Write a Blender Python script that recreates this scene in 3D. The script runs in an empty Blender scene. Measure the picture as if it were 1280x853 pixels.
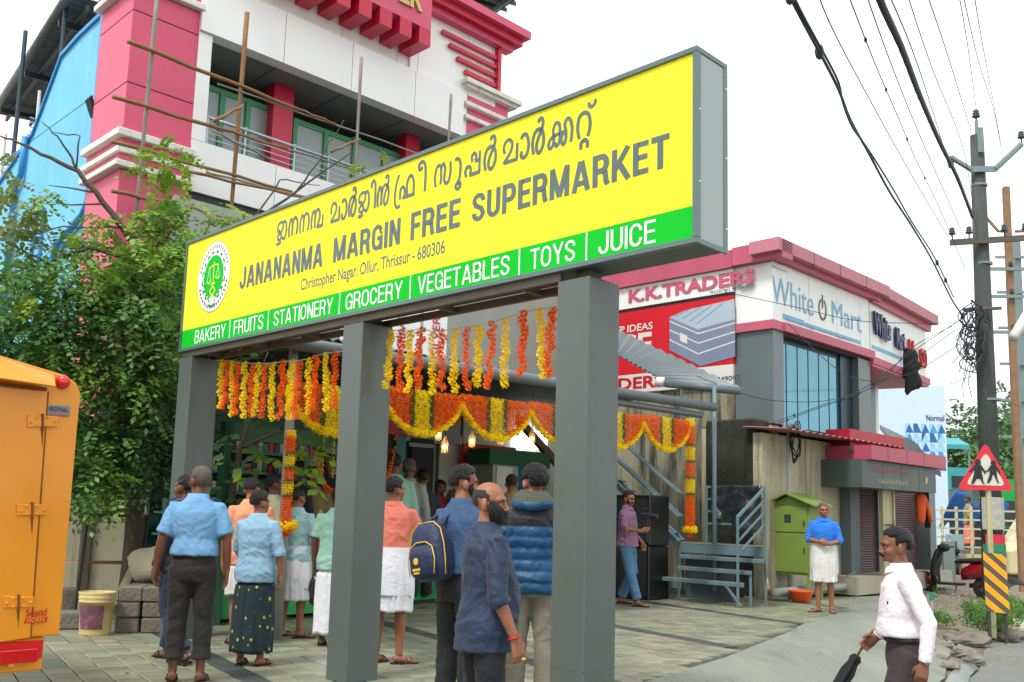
import bpy, math, random, numpy as np
from mathutils import Vector, Matrix, noise, Euler
random.seed(7)
R = math.radians
SC = bpy.context.scene
COL = SC.collection

# ------------------------------------------------------------------ camera
F, CX, CY = 1380.0, 640.0, 426.5
PITCH, ROLL, CZ = R(8.75), R(1.57), 1.37
_c, _s = math.cos(PITCH), math.sin(PITCH)
FW = Vector((0, _c, _s)); _rt = Vector((1, 0, 0)); _up = Vector((0, -_s, _c))
_c, _s = math.cos(ROLL), math.sin(ROLL)
RT = _c*_rt + _s*_up; UPV = -_s*_rt + _c*_up
C0 = Vector((0, 0, CZ))
cam_d = bpy.data.cameras.new('camera'); cam = bpy.data.objects.new('camera', cam_d); COL.objects.link(cam)
cam.matrix_world = Matrix((( RT.x, UPV.x, -FW.x, 0), (RT.y, UPV.y, -FW.y, 0), (RT.z, UPV.z, -FW.z, CZ), (0, 0, 0, 1)))
cam_d.sensor_width = 36.0; cam_d.lens = 36.0*F/1280.0
cam_d.clip_start = .05; cam_d.clip_end = 3000
SC.camera = cam
cam_d.dof.use_dof = False

# ------------------------------------------------------------------ sky and sun (overcast, bright)
SUN_EL, SUN_AZ = R(58), R(215)        # azimuth clockwise from +Y
w = bpy.data.worlds.new('World'); SC.world = w; w.use_nodes = True
nt = w.node_tree; nt.nodes.clear()
sky = nt.nodes.new('ShaderNodeTexSky'); sky.sky_type = 'NISHITA'; sky.sun_disc = False
sky.sun_elevation = SUN_EL; sky.sun_rotation = SUN_AZ; sky.air_density = 1.0; sky.dust_density = 4.0; sky.ozone_density = 1.0
hs = nt.nodes.new('ShaderNodeHueSaturation'); hs.inputs['Saturation'].default_value = .12
mx = nt.nodes.new('ShaderNodeMix'); mx.data_type = 'RGBA'; mx.inputs[0].default_value = .75
mx.inputs[7].default_value = (9.6, 9.9, 10.0, 1)     # even cloud cover over the Nishita sky
bg = nt.nodes.new('ShaderNodeBackground'); bg.inputs['Strength'].default_value = .10
wo = nt.nodes.new('ShaderNodeOutputWorld')
nt.links.new(sky.outputs[0], hs.inputs['Color']); nt.links.new(hs.outputs[0], mx.inputs[6])
nt.links.new(mx.outputs[2], bg.inputs['Color']); nt.links.new(bg.outputs[0], wo.inputs[0])
sl = bpy.data.lights.new('sun', 'SUN'); sl.energy = 1.5; sl.angle = R(11); sl.color = (1, .97, .92)
so = bpy.data.objects.new('sun', sl); COL.objects.link(so)
_d = Vector((math.sin(SUN_AZ)*math.cos(SUN_EL), math.cos(SUN_AZ)*math.cos(SUN_EL), math.sin(SUN_EL)))
so.rotation_euler = _d.to_track_quat('Z', 'Y').to_euler(); so.location = (0, 0, 30)
SC.view_settings.view_transform = 'Standard'; SC.view_settings.look = 'None'
SC.view_settings.exposure = .85; SC.view_settings.gamma = 1
SC.render.engine = 'CYCLES'; SC.cycles.max_bounces = 6; SC.cycles.diffuse_bounces = 4
SC.cycles.transparent_max_bounces = 8

# ------------------------------------------------------------------ measuring helpers (photo pixel -> point in the place)
def ray(x, y): return FW + RT*((x-CX)/F) - UPV*((y-CY)/F)
def gnd(x, y, z=0):
    d = ray(x, y); return C0 + d*((z-CZ)/d.z)
def at(x, y, Y):
    d = ray(x, y); return C0 + d*(Y/d.y)
def onp(x, y, p, n):
    d = ray(x, y); return C0 + d*((Vector(p)-C0).dot(n)/d.dot(n))
_a, _b = R(40.4), R(40.0)
U = Vector((-math.sin(_a), math.cos(_a), 0)); W = Vector((math.sin(_b), math.cos(_b), 0))
NU = Vector((-math.cos(_a), -math.sin(_a), 0)); NW = Vector((math.cos(_b), -math.sin(_b), 0))
Z = Vector((0, 0, 1))
def onU(x, y, p): return onp(x, y, p, NU)
def onW(x, y, p): return onp(x, y, p, NW)

# ------------------------------------------------------------------ object helpers
def wm(o):
    m = o.matrix_basis.copy()
    while o.parent: o = o.parent; m = o.matrix_basis @ m
    return m
def tag(o, label=None, cat=None, group=None, kind=None):
    if label: o['label'] = label
    if cat: o['category'] = cat
    if group: o['group'] = group
    if kind: o['kind'] = kind
    return o
def thing(name, label, cat, loc=(0, 0, 0), rz=0, group=None):
    o = bpy.data.objects.new(name, None); COL.objects.link(o); o.location = loc; o.rotation_euler = (0, 0, rz)
    o.empty_display_size = .2
    return tag(o, label, cat, group)
class MB:
    def __init__(s): s.v = []; s.f = []; s.m = []
    def add(s, vs, fs, mi=0):
        n = len(s.v); s.v += [Vector(q) for q in vs]; s.f += [tuple(i+n for i in q) for q in fs]; s.m += [mi]*len(fs); return s
    def obox(s, o, a, b, c, mi=0):
        o, a, b, c = Vector(o), Vector(a), Vector(b), Vector(c)
        vs = [o, o+a, o+a+b, o+b, o+c, o+a+c, o+a+b+c, o+b+c]
        fs = [(0, 3, 2, 1), (4, 5, 6, 7), (0, 1, 5, 4), (1, 2, 6, 5), (2, 3, 7, 6), (3, 0, 4, 7)]
        if a.cross(b).dot(c) < 0: fs = [q[::-1] for q in fs]
        return s.add(vs, fs, mi)
    def box(s, x0, x1, y0, y1, z0, z1, mi=0):
        return s.obox((x0, y0, z0), (x1-x0, 0, 0), (0, y1-y0, 0), (0, 0, z1-z0), mi)
    def fbox(s, fr, x0, x1, y0, y1, z0, z1, mi=0):
        o, X, Y = fr
        return s.obox(o+X*x0+Y*y0+Z*z0, X*(x1-x0), Y*(y1-y0), Z*(z1-z0), mi)
    def prism(s, poly, vec, mi=0):
        n = len(poly); P = [Vector(q) for q in poly]; v = Vector(vec)
        nn = sum((P[i].cross(P[(i+1) % n]) for i in range(n)), Vector()); up = nn.dot(v) > 0
        fs = [tuple(range(n)), tuple(range(n, 2*n))] + [(i, (i+1) % n, (i+1) % n+n, i+n) for i in range(n)]
        if up: fs[0] = fs[0][::-1]
        else: fs[1] = fs[1][::-1]; fs[2:] = [q[::-1] for q in fs[2:]]
        return s.add(P+[q+v for q in P], fs, mi)
    def quad(s, a, b, c, d, mi=0): return s.add([a, b, c, d], [(0, 1, 2, 3)], mi)
    def loft(s, rings, cap=True, mi=0):
        n = len(rings[0]); vs = [q for r in rings for q in r]; fs = []
        for i in range(len(rings)-1):
            for j in range(n):
                k = (j+1) % n; fs.append((i*n+j, i*n+k, (i+1)*n+k, (i+1)*n+j))
        if cap: fs += [tuple(range(n))[::-1], tuple(range((len(rings)-1)*n, len(rings)*n))]
        return s.add(vs, fs, mi)
    def tube(s, pts, r, n=8, cap=True, mi=0, ref=None):
        P = [Vector(p) for p in pts]; m = len(P); rs = r if isinstance(r, (list, tuple)) else [r]*m
        rings = []; pv = None
        for i in range(m):
            t = (P[min(i+1, m-1)]-P[max(i-1, 0)]).normalized()
            if pv is None:
                q = Vector(ref) if ref else (Z if abs(t.z) < .9 else Vector((0, 1, 0)))
                x = (q - t*q.dot(t)).normalized()
            else: x = (pv - t*pv.dot(t)).normalized()
            pv = x; y = t.cross(x); rr = rs[i]; ra, rb = rr if isinstance(rr, (list, tuple)) else (rr, rr)
            rings.append([P[i]+x*(ra*math.cos(2*math.pi*j/n))+y*(rb*math.sin(2*math.pi*j/n)) for j in range(n)])
        return s.loft(rings, cap, mi)
    def ell(s, c, rx, ry, rz, M=None, nu=14, nv=9, mi=0):
        c = Vector(c); rings = []
        for i in range(nv+1):
            ph = -math.pi/2 + math.pi*i/nv; ph = max(-1.5, min(1.5, ph))
            rings.append([])
            for j in range(nu):
                th = 2*math.pi*j/nu
                q = Vector((rx*math.cos(ph)*math.cos(th), ry*math.cos(ph)*math.sin(th), rz*math.sin(ph)))
                rings[-1].append(c + (M @ q if M else q))
        return s.loft(rings, True, mi)
    def lathe(s, c, prof, n=16, mi=0, cap=True):
        c = Vector(c)
        return s.loft([[c+Vector((r*math.cos(2*math.pi*j/n), r*math.sin(2*math.pi*j/n), z)) for j in range(n)] for r, z in prof], cap, mi)
    def mesh(s, name='mesh'):
        me = bpy.data.meshes.new(name); me.from_pydata([tuple(q) for q in s.v], [], s.f); return me
    def build(s, name, mats, parent=None, smooth=False, bevel=0, world=True, origin=None, seg=1):
        if not isinstance(mats, (list, tuple)): mats = [mats]
        if parent is not None:
            if world:
                inv = wm(parent).inverted(); s.v = [inv @ q for q in s.v]
            org = Vector((0, 0, 0))
        else:
            if origin is None:
                xs = [q.x for q in s.v]; ys = [q.y for q in s.v]; zs = [q.z for q in s.v]
                origin = Vector(((min(xs)+max(xs))/2, (min(ys)+max(ys))/2, min(zs)))
            org = Vector(origin)
        if parent is not None and name != 'x':
            xs = [q.x for q in s.v]; ys = [q.y for q in s.v]; zs = [q.z for q in s.v]
            org = Vector(((min(xs)+max(xs))/2, (min(ys)+max(ys))/2, (min(zs)+max(zs))/2))
        s.v = [q-org for q in s.v]
        me = s.mesh(name)
        for m in mats: me.materials.append(m)
        if len(mats) > 1: me.polygons.foreach_set('material_index', s.m)
        o = bpy.data.objects.new(name, me); COL.objects.link(o); o.location = org
        if parent is not None: o.parent = parent
        if smooth: smooth_mesh(me)
        if bevel:
            b = o.modifiers.new('bevel', 'BEVEL'); b.width = bevel; b.segments = seg; b.limit_method = 'ANGLE'
        return o
def smooth_mesh(me, ang=None):
    me.polygons.foreach_set('use_smooth', [True]*len(me.polygons))
    if ang:
        try: me.set_sharp_from_angle(angle=R(ang))
        except Exception: pass
def link(name, me, parent=None, loc=(0, 0, 0)):
    o = bpy.data.objects.new(name, me); COL.objects.link(o); o.location = loc
    if parent is not None: o.parent = parent
    return o
def copy_tree(o, parent=None):
    c = o.copy(); COL.objects.link(c); c.parent = parent
    for ch in [x for x in o.children]: copy_tree(ch, c)
    return c
TMP = bpy.data.scenes.new('work')
def evaluate(o):
    """apply modifiers / convert text of a scratch object, return the mesh"""
    TMP.collection.objects.link(o)
    with bpy.context.temp_override(scene=TMP, view_layer=TMP.view_layers[0]): dg = bpy.context.evaluated_depsgraph_get()
    dg.update()
    me = bpy.data.meshes.new_from_object(o.evaluated_get(dg), preserve_all_data_layers=False, depsgraph=dg)
    TMP.collection.objects.unlink(o); d = o.data; bpy.data.objects.remove(o)
    return me
def fused(mb, voxel, smooth=3, fac=.5):
    me = mb.mesh('t'); o = bpy.data.objects.new('t', me)
    m = o.modifiers.new('r', 'REMESH'); m.mode = 'VOXEL'; m.voxel_size = voxel; m.adaptivity = 0
    if smooth:
        s = o.modifiers.new('s', 'SMOOTH'); s.factor = fac; s.iterations = smooth
    r = evaluate(o); return r

# ------------------------------------------------------------------ materials
MATS = {}
def mat(key, col=None, rough=.6, metal=0, var=.12, vs=3.0, bump=0, bs=60, streak=0, streakcol=None, coat=0, emit=0, alpha=1, spec=.5, spots=0, spotcol=(.02, .02, .02), ss=1.2, trans=0, stretch=None, edge=.5):
    if key in MATS: return MATS[key]
    m = bpy.data.materials.new(key); m.use_nodes = True; MATS[key] = m
    t = m.node_tree; N = t.nodes; L = t.links; b = N['Principled BSDF']
    tc = N.new('ShaderNodeTexCoord'); co = tc.outputs['Object']
    if stretch:
        mp = N.new('ShaderNodeMapping'); mp.inputs['Scale'].default_value = stretch; L.new(co, mp.inputs[0]); co = mp.outputs[0]
    c = tuple(col)+(1,)
    n1 = N.new('ShaderNodeTexNoise'); n1.inputs['Scale'].default_value = vs; n1.inputs['Detail'].default_value = 6; n1.inputs['Roughness'].default_value = .65; L.new(co, n1.inputs['Vector'])
    mr = N.new('ShaderNodeMapRange'); mr.inputs[1].default_value = .3; mr.inputs[2].default_value = .7
    mr.inputs[3].default_value = 1-var; mr.inputs[4].default_value = 1+var*.6; L.new(n1.outputs[0], mr.inputs[0])
    ml = N.new('ShaderNodeVectorMath'); ml.operation = 'SCALE'; ml.inputs[0].default_value = c[:3]; L.new(mr.outputs[0], ml.inputs['Scale'])
    out = ml.outputs[0]
    def over(o, fac, colr):
        x = N.new('ShaderNodeMix'); x.data_type = 'RGBA'; L.new(fac, x.inputs[0]); L.new(o, x.inputs[6]); x.inputs[7].default_value = tuple(colr)+(1,); return x.outputs[2]
    if streak:
        mp = N.new('ShaderNodeMapping'); mp.inputs['Scale'].default_value = (2.2, 2.2, .28); L.new(tc.outputs['Object'], mp.inputs[0])
        n2 = N.new('ShaderNodeTexNoise'); n2.inputs['Scale'].default_value = 2.2; n2.inputs['Detail'].default_value = 8; n2.inputs['Roughness'].default_value = .7; L.new(mp.outputs[0], n2.inputs[0])
        r2 = N.new('ShaderNodeMapRange'); r2.inputs[1].default_value = edge; r2.inputs[2].default_value = edge+.22; r2.inputs[4].default_value = streak; L.new(n2.outputs[0], r2.inputs[0])
        out = over(out, r2.outputs[0], streakcol or (.03, .035, .03))
    if spots:
        n3 = N.new('ShaderNodeTexNoise'); n3.inputs['Scale'].default_value = ss; n3.inputs['Detail'].default_value = 10; n3.inputs['Roughness'].default_value = .75; L.new(co, n3.inputs[0])
        r3 = N.new('ShaderNodeMapRange'); r3.inputs[1].default_value = .55; r3.inputs[2].default_value = .68; r3.inputs[4].default_value = spots; L.new(n3.outputs[0], r3.inputs[0])
        out = over(out, r3.outputs[0], spotcol)
    L.new(out, b.inputs['Base Color'])
    b.inputs['Roughness'].default_value = rough; b.inputs['Metallic'].default_value = metal
    b.inputs['Specular IOR Level'].default_value = spec
    b.inputs['Coat Weight'].default_value = coat
    if trans: b.inputs['Transmission Weight'].default_value = trans
    if alpha < 1: b.inputs['Alpha'].default_value = alpha
    if emit:
        b.inputs['Emission Color'].default_value = c; b.inputs['Emission Strength'].default_value = emit
    if rough > .15 and not emit:
        r4 = N.new('ShaderNodeMapRange'); r4.inputs[3].default_value = max(0, rough-.12); r4.inputs[4].default_value = min(1, rough+.12); L.new(n1.outputs[0], r4.inputs[0]); L.new(r4.outputs[0], b.inputs['Roughness'])
    if bump:
        nb = N.new('ShaderNodeTexNoise'); nb.inputs['Scale'].default_value = bs; nb.inputs['Detail'].default_value = 5; L.new(co, nb.inputs[0])
        bp = N.new('ShaderNodeBump'); bp.inputs['Strength'].default_value = bump; bp.inputs['Distance'].default_value = .02; L.new(nb.outputs[0], bp.inputs['Height']); L.new(bp.outputs[0], b.inputs['Normal'])
    return m
M_ = lambda k: MATS[k]
def g(r, gg, b): # sRGB 0-255 -> linear
    f = lambda c: (c/255/12.92) if c/255 <= .04045 else ((c/255+.055)/1.055)**2.4
    return (f(r), f(gg), f(b))

# ------------------------------------------------------------------ lettering
def put_flat(mesh_vf, o, xd, yd, w, h, name, m, parent, proud, world=True):
    vs, fs = mesh_vf
    xs = [v[0] for v in vs]; ys = [v[1] for v in vs]; x0, x1, y0, y1 = min(xs), max(xs), min(ys), max(ys)
    n = xd.cross(yd).normalized()
    sx = w/(x1-x0); sy = h/(y1-y0)
    mb = MB(); mb.add([o+xd*((v[0]-x0)*sx)+yd*((v[1]-y0)*sy)+n*(proud+v[2]) for v in vs], fs)
    return mb.build(name, m, parent, world=world)
def text_vf(s, off=0.0, ext=0.0):
    cu = bpy.data.curves.new('t', 'FONT'); cu.body = s; cu.offset = off; cu.extrude = ext; cu.fill_mode = 'BOTH' if ext else 'FRONT'; cu.resolution_u = 3
    cu.space_word = .8
    me = evaluate(bpy.data.objects.new('t', cu))
    vs = [tuple(v.co) for v in me.vertices]; fs = [tuple(p.vertices) for p in me.polygons]; bpy.data.meshes.remove(me)
    return vs, fs
def text(s, o, xd, yd, w, h, m, parent, name='lettering', off=0.0, ext=0.0, proud=.006):
    return put_flat(text_vf(s, off, ext), Vector(o), xd, yd, w, h, name, m, parent, proud)

def arc(cx, cy, rx, ry, a0, a1, n=9):
    return [(cx+rx*math.cos(R(a0+(a1-a0)*i/n)), cy+ry*math.sin(R(a0+(a1-a0)*i/n))) for i in range(n+1)]
def glyph(ch, w, t):
    """strokes of a plain grotesque capital, width w, height 1, stroke t"""
    h = t/2; l, r, b, T = h, w-h, h, 1-h; c = w/2
    G = {
     'A': [[(h*.9, 0), (c-h*.25, 1-h*.2)], [(w-h*.9, 0), (c+h*.25, 1-h*.2)], [(w*.2, .27), (w*.8, .27)]],
     'B': [[(l, 0), (l, 1)], [(0, T), (r-.3*w, T)]+arc(r-.27*w, (T+.53)/2, .25*w, (T-.53)/2, 90, -90)+[(l, .53)], [(l, .53), (r-.3*w, .53)]+arc(r-.27*w, (b+.53)/2, .27*w, (.53-b)/2, 90, -90)+[(0, b)]],
     'C': [[(r, .66)]+arc(c, .66, c-h, T-.66, 0, 180)+arc(c, .34, c-h, .34-b, 180, 360)+[(r, .36)]],
     'D': [[(l, 0), (l, 1)], [(0, T)]+arc(r-.36*w, .5, .36*w, T-.5, 90, -90, 12)+[(0, b)]],
     'E': [[(l, 0), (l, 1)], [(l, T), (w, T)], [(l, .52), (w*.93, .52)], [(l, b), (w, b)]],
     'F': [[(l, 0), (l, 1)], [(l, T), (w, T)], [(l, .5), (w*.93, .5)]],
     'G': [[(r, .68)]+arc(c, .67, c-h, T-.67, 0, 180)+arc(c, .33, c-h, .33-b, 180, 330), [(c, .46), (w, .46)], [(r, .5), (r, 0)]],
     'I': [[(c, 0), (c, 1)]],
     'J': [[(r, 1), (r, .32)]+arc(c, .31, c-h, .31-b, 0, -180)+[(l, .36)]],
     'K': [[(l, 0), (l, 1)], [(l, .34), (w-h*.8, 1)], [(w*.42, .52), (w-h*.6, 0)]],
     'L': [[(l, 0), (l, 1)], [(l, b), (w, b)]],
     'M': [[(l, 0), (l, 1)], [(r, 0), (r, 1)], [(l, 1), (c, .04)], [(r, 1), (c, .04)]],
     'N': [[(l, 0), (l, 1)], [(r, 0), (r, 1)], [(l*.9, 1), (w-l*.9, 0)]],
     'O': [arc(c, .66, c-h, T-.66, 0, 180)+arc(c, .34, c-h, .34-b, 180, 360)+[(r, .66)]],
     'P': [[(l, 0), (l, 1)], [(0, T), (r-.3*w, T)]+arc(r-.27*w, (T+.45)/2, .27*w, (T-.45)/2, 90, -90)+[(l, .45)]],
     'R': [[(l, 0), (l, 1)], [(0, T), (r-.3*w, T)]+arc(r-.27*w, (T+.48)/2, .27*w, (T-.48)/2, 90, -90)+[(l, .48)], [(c, .48), (r-.08*w, .40), (r-.02*w, .12), (w-h*.5, 0)]],
     'S': [[(r, .7)]+arc(c, .73, c-h, T-.73, 0, 190)+[(w*.3, .56), (w*.7, .44)]+arc(c, .27, c-h, .27-b, 10, -180)+[(l, .3)]],
     'T': [[(c, 0), (c, 1)], [(0, T), (w, T)]],
     'U': [[(l, 1), (l, .32)]+arc(c, .31, c-h, .31-b, 180, 360)+[(r, 1)]],
     'V': [[(h*.9, 1), (c, .02)], [(w-h*.9, 1), (c, .02)]],
     'Y': [[(h*.8, 1), (c, .42)], [(w-h*.8, 1), (c, .42)], [(c, .46), (c, 0)]],
     '|': [[(c, -.12), (c, 1.12)]],
     'X': [[(h, 1), (w-h, 0)], [(w-h, 1), (h, 0)]],
    }
    return G[ch]
def stroke(vs, fs, pts, t, z, asp=1.0):
    n = len(pts)
    P = [Vector((p[0]*asp, p[1])) for p in pts]; L = []
    for i in range(n):
        if i == 0: d = P[1]-P[0]; d.normalize(); nn = Vector((-d.y, d.x)); k = 1
        elif i == n-1: d = P[-1]-P[-2]; d.normalize(); nn = Vector((-d.y, d.x)); k = 1
        else:
            d1 = (P[i]-P[i-1]); d2 = (P[i+1]-P[i])
            if d1.length < 1e-6: d1 = d2
            if d2.length < 1e-6: d2 = d1
            d1 = d1.normalized(); d2 = d2.normalized(); n1 = Vector((-d1.y, d1.x)); n2 = Vector((-d2.y, d2.x)); nn = n1+n2
            if nn.length < 1e-4: nn = n1
            nn.normalize(); k = min(1.6, 1/max(.4, nn.dot(n1)))
        L.append((P[i]+nn*(t/2*k), P[i]-nn*(t/2*k)))
    b = len(vs)
    for a, c in L: vs.append((a.x/1, a.y, z)); vs.append((c.x, c.y, z))
    for i in range(n-1): fs.append((b+2*i, b+2*i+1, b+2*i+3, b+2*i+2))
WID = {'I': .26, 'J': .5, 'M': .74, 'L': .48, '|': .5, 'T': .56, 'E': .5, 'F': .48, ' ': .3, 'A': .66, 'K': .62, 'V': .62, 'Y': .62, 'O': .6, 'G': .6}
def block_vf(s, t, gap, ws=1.0):
    vs, fs = [], []; x = 0; k = 0
    for ch in s:
        w_ = WID.get(ch, .57)*ws
        if ch == 'I': w_ = t
        if ch != ' ':
            for st in glyph(ch, w_, t):
                stroke(vs, fs, [(p[0]+x, p[1]) for p in st], t, .0006*(k % 5)); k += 1
        x += w_+gap
    return vs, fs
def block(s, o, xd, yd, w, h, m, parent, t=.2, gap=.09, ws=1.0, name='lettering', proud=.006):
    return put_flat(block_vf(s, t, gap, ws), Vector(o), xd, yd, w, h, name, m, parent, proud)
# ================================================================== SETTING
mat('soil', g(116, 104, 88), .95, var=.35, vs=1.3, bump=.8, bs=14, spots=.6, spotcol=g(150, 140, 122), ss=2.5)
mat('paver_a', g(132, 135, 114), .42, var=.16, vs=2.5, bump=.25, bs=30, spots=.35, spotcol=g(112, 120, 100), ss=3)
mat('paver_b', g(146, 146, 122), .4, var=.14, vs=2.5, bump=.25, bs=30, spots=.35, spotcol=g(122, 128, 108), ss=3)
mat('paver_c', g(120, 127, 109), .4, var=.16, vs=2.5, bump=.25, bs=30, spots=.3, spotcol=g(158, 152, 120), ss=2)
mat('paver_dark', g(66, 74, 74), .45, var=.2, vs=3, bump=.2, bs=30)
mat('joint', g(70, 76, 66), .9, var=.3, vs=6, bump=.3)
mat('concrete', g(124, 130, 117), .62, var=.22, vs=1.4, bump=.8, bs=34, spots=.75, spotcol=g(98, 106, 98), ss=1.6, stretch=(1, .3, 1))
mat('asphalt', g(118, 121, 116), .8, var=.14, vs=.8, bump=.6, bs=120)
mat('puddle', g(112, 122, 118), .22, var=.25, vs=4, spec=.6)

BD = Vector((-.485, .875, 0)).normalized(); BP = Vector((.875, .485, 0)).normalized()
RD = Vector((.5, .866, 0)); RN = Vector((.866, -.5, 0))
Bq = Vector((2.2, 11.29, 0))
def gz(x, y):
    d = (Vector((x, y, 0))-Bq).dot(Vector((.895, -.447, 0)))
    t = max(0, min(1, d/2.4)); t = t*t*(3-2*t)
    e = (Vector((x, y, 0))-Vector((6, 17, 0))).dot(RD)       # verge in front of the shop climbs back a little
    s = max(0, min(1, e/6)); side = max(0, min(1, (2.0-(Vector((x, y, 0))-Vector((4.77, 12.12, 0))).dot(-RN))/1.0))
    return -.3*t*(1-.35*s*(1 if d < 6 else 0))
def sheet(name, poly, m, dz, step=.5, kind='structure'):
    """a terrain-following sheet cut to a polygon (bmesh grid clipped by plane bisects)"""
    import bmesh
    bm = bmesh.new(); vs = [bm.verts.new((p[0], p[1], 0)) for p in poly]; bm.faces.new(vs)
    xs = [p[0] for p in poly]; ys = [p[1] for p in poly]
    for ax, (lo, hi) in ((0, (min(xs), max(xs))), (1, (min(ys), max(ys)))):
        k = math.ceil(lo/step)
        while k*step < hi and k*step-lo < 60:
            co = [0, 0, 0]; co[ax] = k*step; no = [0, 0, 0]; no[ax] = 1
            bmesh.ops.bisect_plane(bm, geom=bm.verts[:]+bm.edges[:]+bm.faces[:], plane_co=co, plane_no=no); k += 1
    for v in bm.verts: v.co.z = gz(v.co.x, v.co.y)+dz
    bmesh.ops.recalc_face_normals(bm, faces=bm.faces)
    if bm.faces[:] and bm.faces[0].normal.z < 0: bmesh.ops.reverse_faces(bm, faces=bm.faces)
    me = bpy.data.meshes.new(name); bm.to_mesh(me); bm.free(); me.materials.append(m)
    o = bpy.data.objects.new(name, me); COL.objects.link(o); tag(o, kind=kind); return o

# ground: near grid that follows the slope, then out to the horizon
mb = MB()
xs = [-1500, -300, -60, -20]+[-12+i*.8 for i in range(36)]+[25, 60, 300, 1500]
ys = [-200, -30]+[-6+i*.8 for i in range(50)]+[45, 70, 120, 400, 2500]
nx, ny = len(xs), len(ys)
vs = [(x, y, gz(x, y)-.035+.012*noise.noise((x*1.3, y*1.3, 0))) for y in ys for x in xs]
fs = [(j*nx+i, j*nx+i+1, (j+1)*nx+i+1, (j+1)*nx+i) for j in range(ny-1) for i in range(nx-1)]
mb.add(vs, fs); tag(mb.build('ground', M_('soil'), origin=(0, 0, 0), smooth=True), kind='structure')

road_edge0 = Vector((4.77, 12.12, 0))
P = lambda s, n: road_edge0+RD*s+RN*n
sheet('road', [P(-16, 0)[:2], P(-16, 9)[:2], P(230, 9)[:2], P(230, 0)[:2], P(20, .2)[:2], P(8, -.25)[:2], P(3.5, -.1)[:2], P(1.2, .12)[:2]], M_('asphalt'), -.012, 1.0)
sheet('concrete_ramp', [(-4.2, -2.6), (-.6, 6.0), (1.14, 9.45), (2.2, 11.29), (3.57, 14.09), (4.68, 16.83), (5.2, 19.9), (6.9, 20.9), (6.45, 18), (6.1, 16.2), (5.75, 14.6), (5.1, 13.1), (4.72, 12.18), (-2.95, -1.2)], M_('concrete'), -.006, .5)
sheet('puddle_water', [(4.3, 11.35), (4.62, 11.9), (4.95, 12.6), (5.5, 13.6), (5.72, 13.9), (5.5, 13.2), (5.12, 12.5), (4.9, 12.0), (4.5, 11.3)], M_('puddle'), .004, .4, 'structure')

# block paving: dark joint bed, then every block on it
bed = sheet('paving', [(-.6, 6.0), (-4.2, -2.6), (-9, 3), (-12, 14.5), (-8.5, 18.5), (-3.2, 22.5), (5.2, 22.5), (5.2, 19.9), (4.68, 16.83), (3.57, 14.09), (2.2, 11.29), (1.14, 9.45)], M_('joint'), -.02, 1.0)
def block_mesh(i):
    rnd = random.Random(i); a, b, h, c = .106, .106, .05, .008
    mb = MB()
    def rg(x, y, z, j=0): return [Vector((x+rnd.uniform(-j, j), y+rnd.uniform(-j, j), z)), Vector((-x, y, z)), Vector((-x, -y, z)), Vector((x, -y, z))]
    mb.loft([rg(a, b, -h), rg(a, b, -c, .001), rg(a-c, b-c, 0)])
    mb.f = mb.f[:-1]+[mb.f[-1]]; return mb.mesh('paver')
PV = []
for k, key in enumerate(['paver_a', 'paver_b', 'paver_c', 'paver_dark']):
    for i in range(2):
        me = block_mesh(i+k*3); me.materials.append(M_(key)); PV.append(me)
BNX = Vector((.895, -.447, 0))
cells = []; pit = .222
for r in range(-26, 92):
    for cI in range(-10, 110):
        pb = BP*(r*pit) + BD*(cI*pit+(r % 2)*pit/2)
        if (pb-Bq).dot(BNX) > -.12 or pb.x < -8.2 or pb.y > 19.9 or pb.y < 5: continue
        if pb.x+pb.y*.32 < -6 + 0: 
            if pb.x < -.50*pb.y: continue
        if abs(pb.x) > .52*pb.y+1: continue
        dark = (r % 12) == 0 or ((r+5) % 12 == 0 and False)
        rnd = random.random(); k = 3 if dark else (0 if rnd < .45 else 1 if rnd < .75 else 2)
        cells.append((pb, k, random.uniform(-.003, .002), random.uniform(-.012, .012), random.uniform(-.012, .012)))
vis = [c for c in cells if c[0].y > 8.55 and -.47*c[0].y < c[0].x < .2*c[0].y]
vis.sort(key=lambda c: c[0].y)
near = set(id(c) for c in vis[:300])
rest = MB(); rmi = []
ang = math.atan2(BP.y, BP.x)
for c in cells:
    pb, k, dz, tx, ty = c
    if id(c) in near:
        o = link('paver', PV[k*2+random.randint(0, 1)], bed, (pb.x, pb.y, dz+.002)); o.rotation_euler = (tx, ty, ang)
    else:
        a = .106
        q = [pb+BP*sx*a+BD*sy*a+Z*(dz+.002+tx*sx*.08+ty*sy*.08) for sx, sy in ((-1, -1), (1, -1), (1, 1), (-1, 1))]
        n = len(rest.v); rest.v += q+[v-Z*.03 for v in q]
        rest.f += [(n, n+1, n+2, n+3), (n, n+4, n+5, n+1), (n+1, n+5, n+6, n+2), (n+2, n+6, n+7, n+3), (n+3, n+7, n+4, n)]; rest.m += [k]*5
tag(rest.build('farther_pavers', [M_('paver_a'), M_('paver_b'), M_('paver_c'), M_('paver_dark')], bed), kind='stuff')

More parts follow.
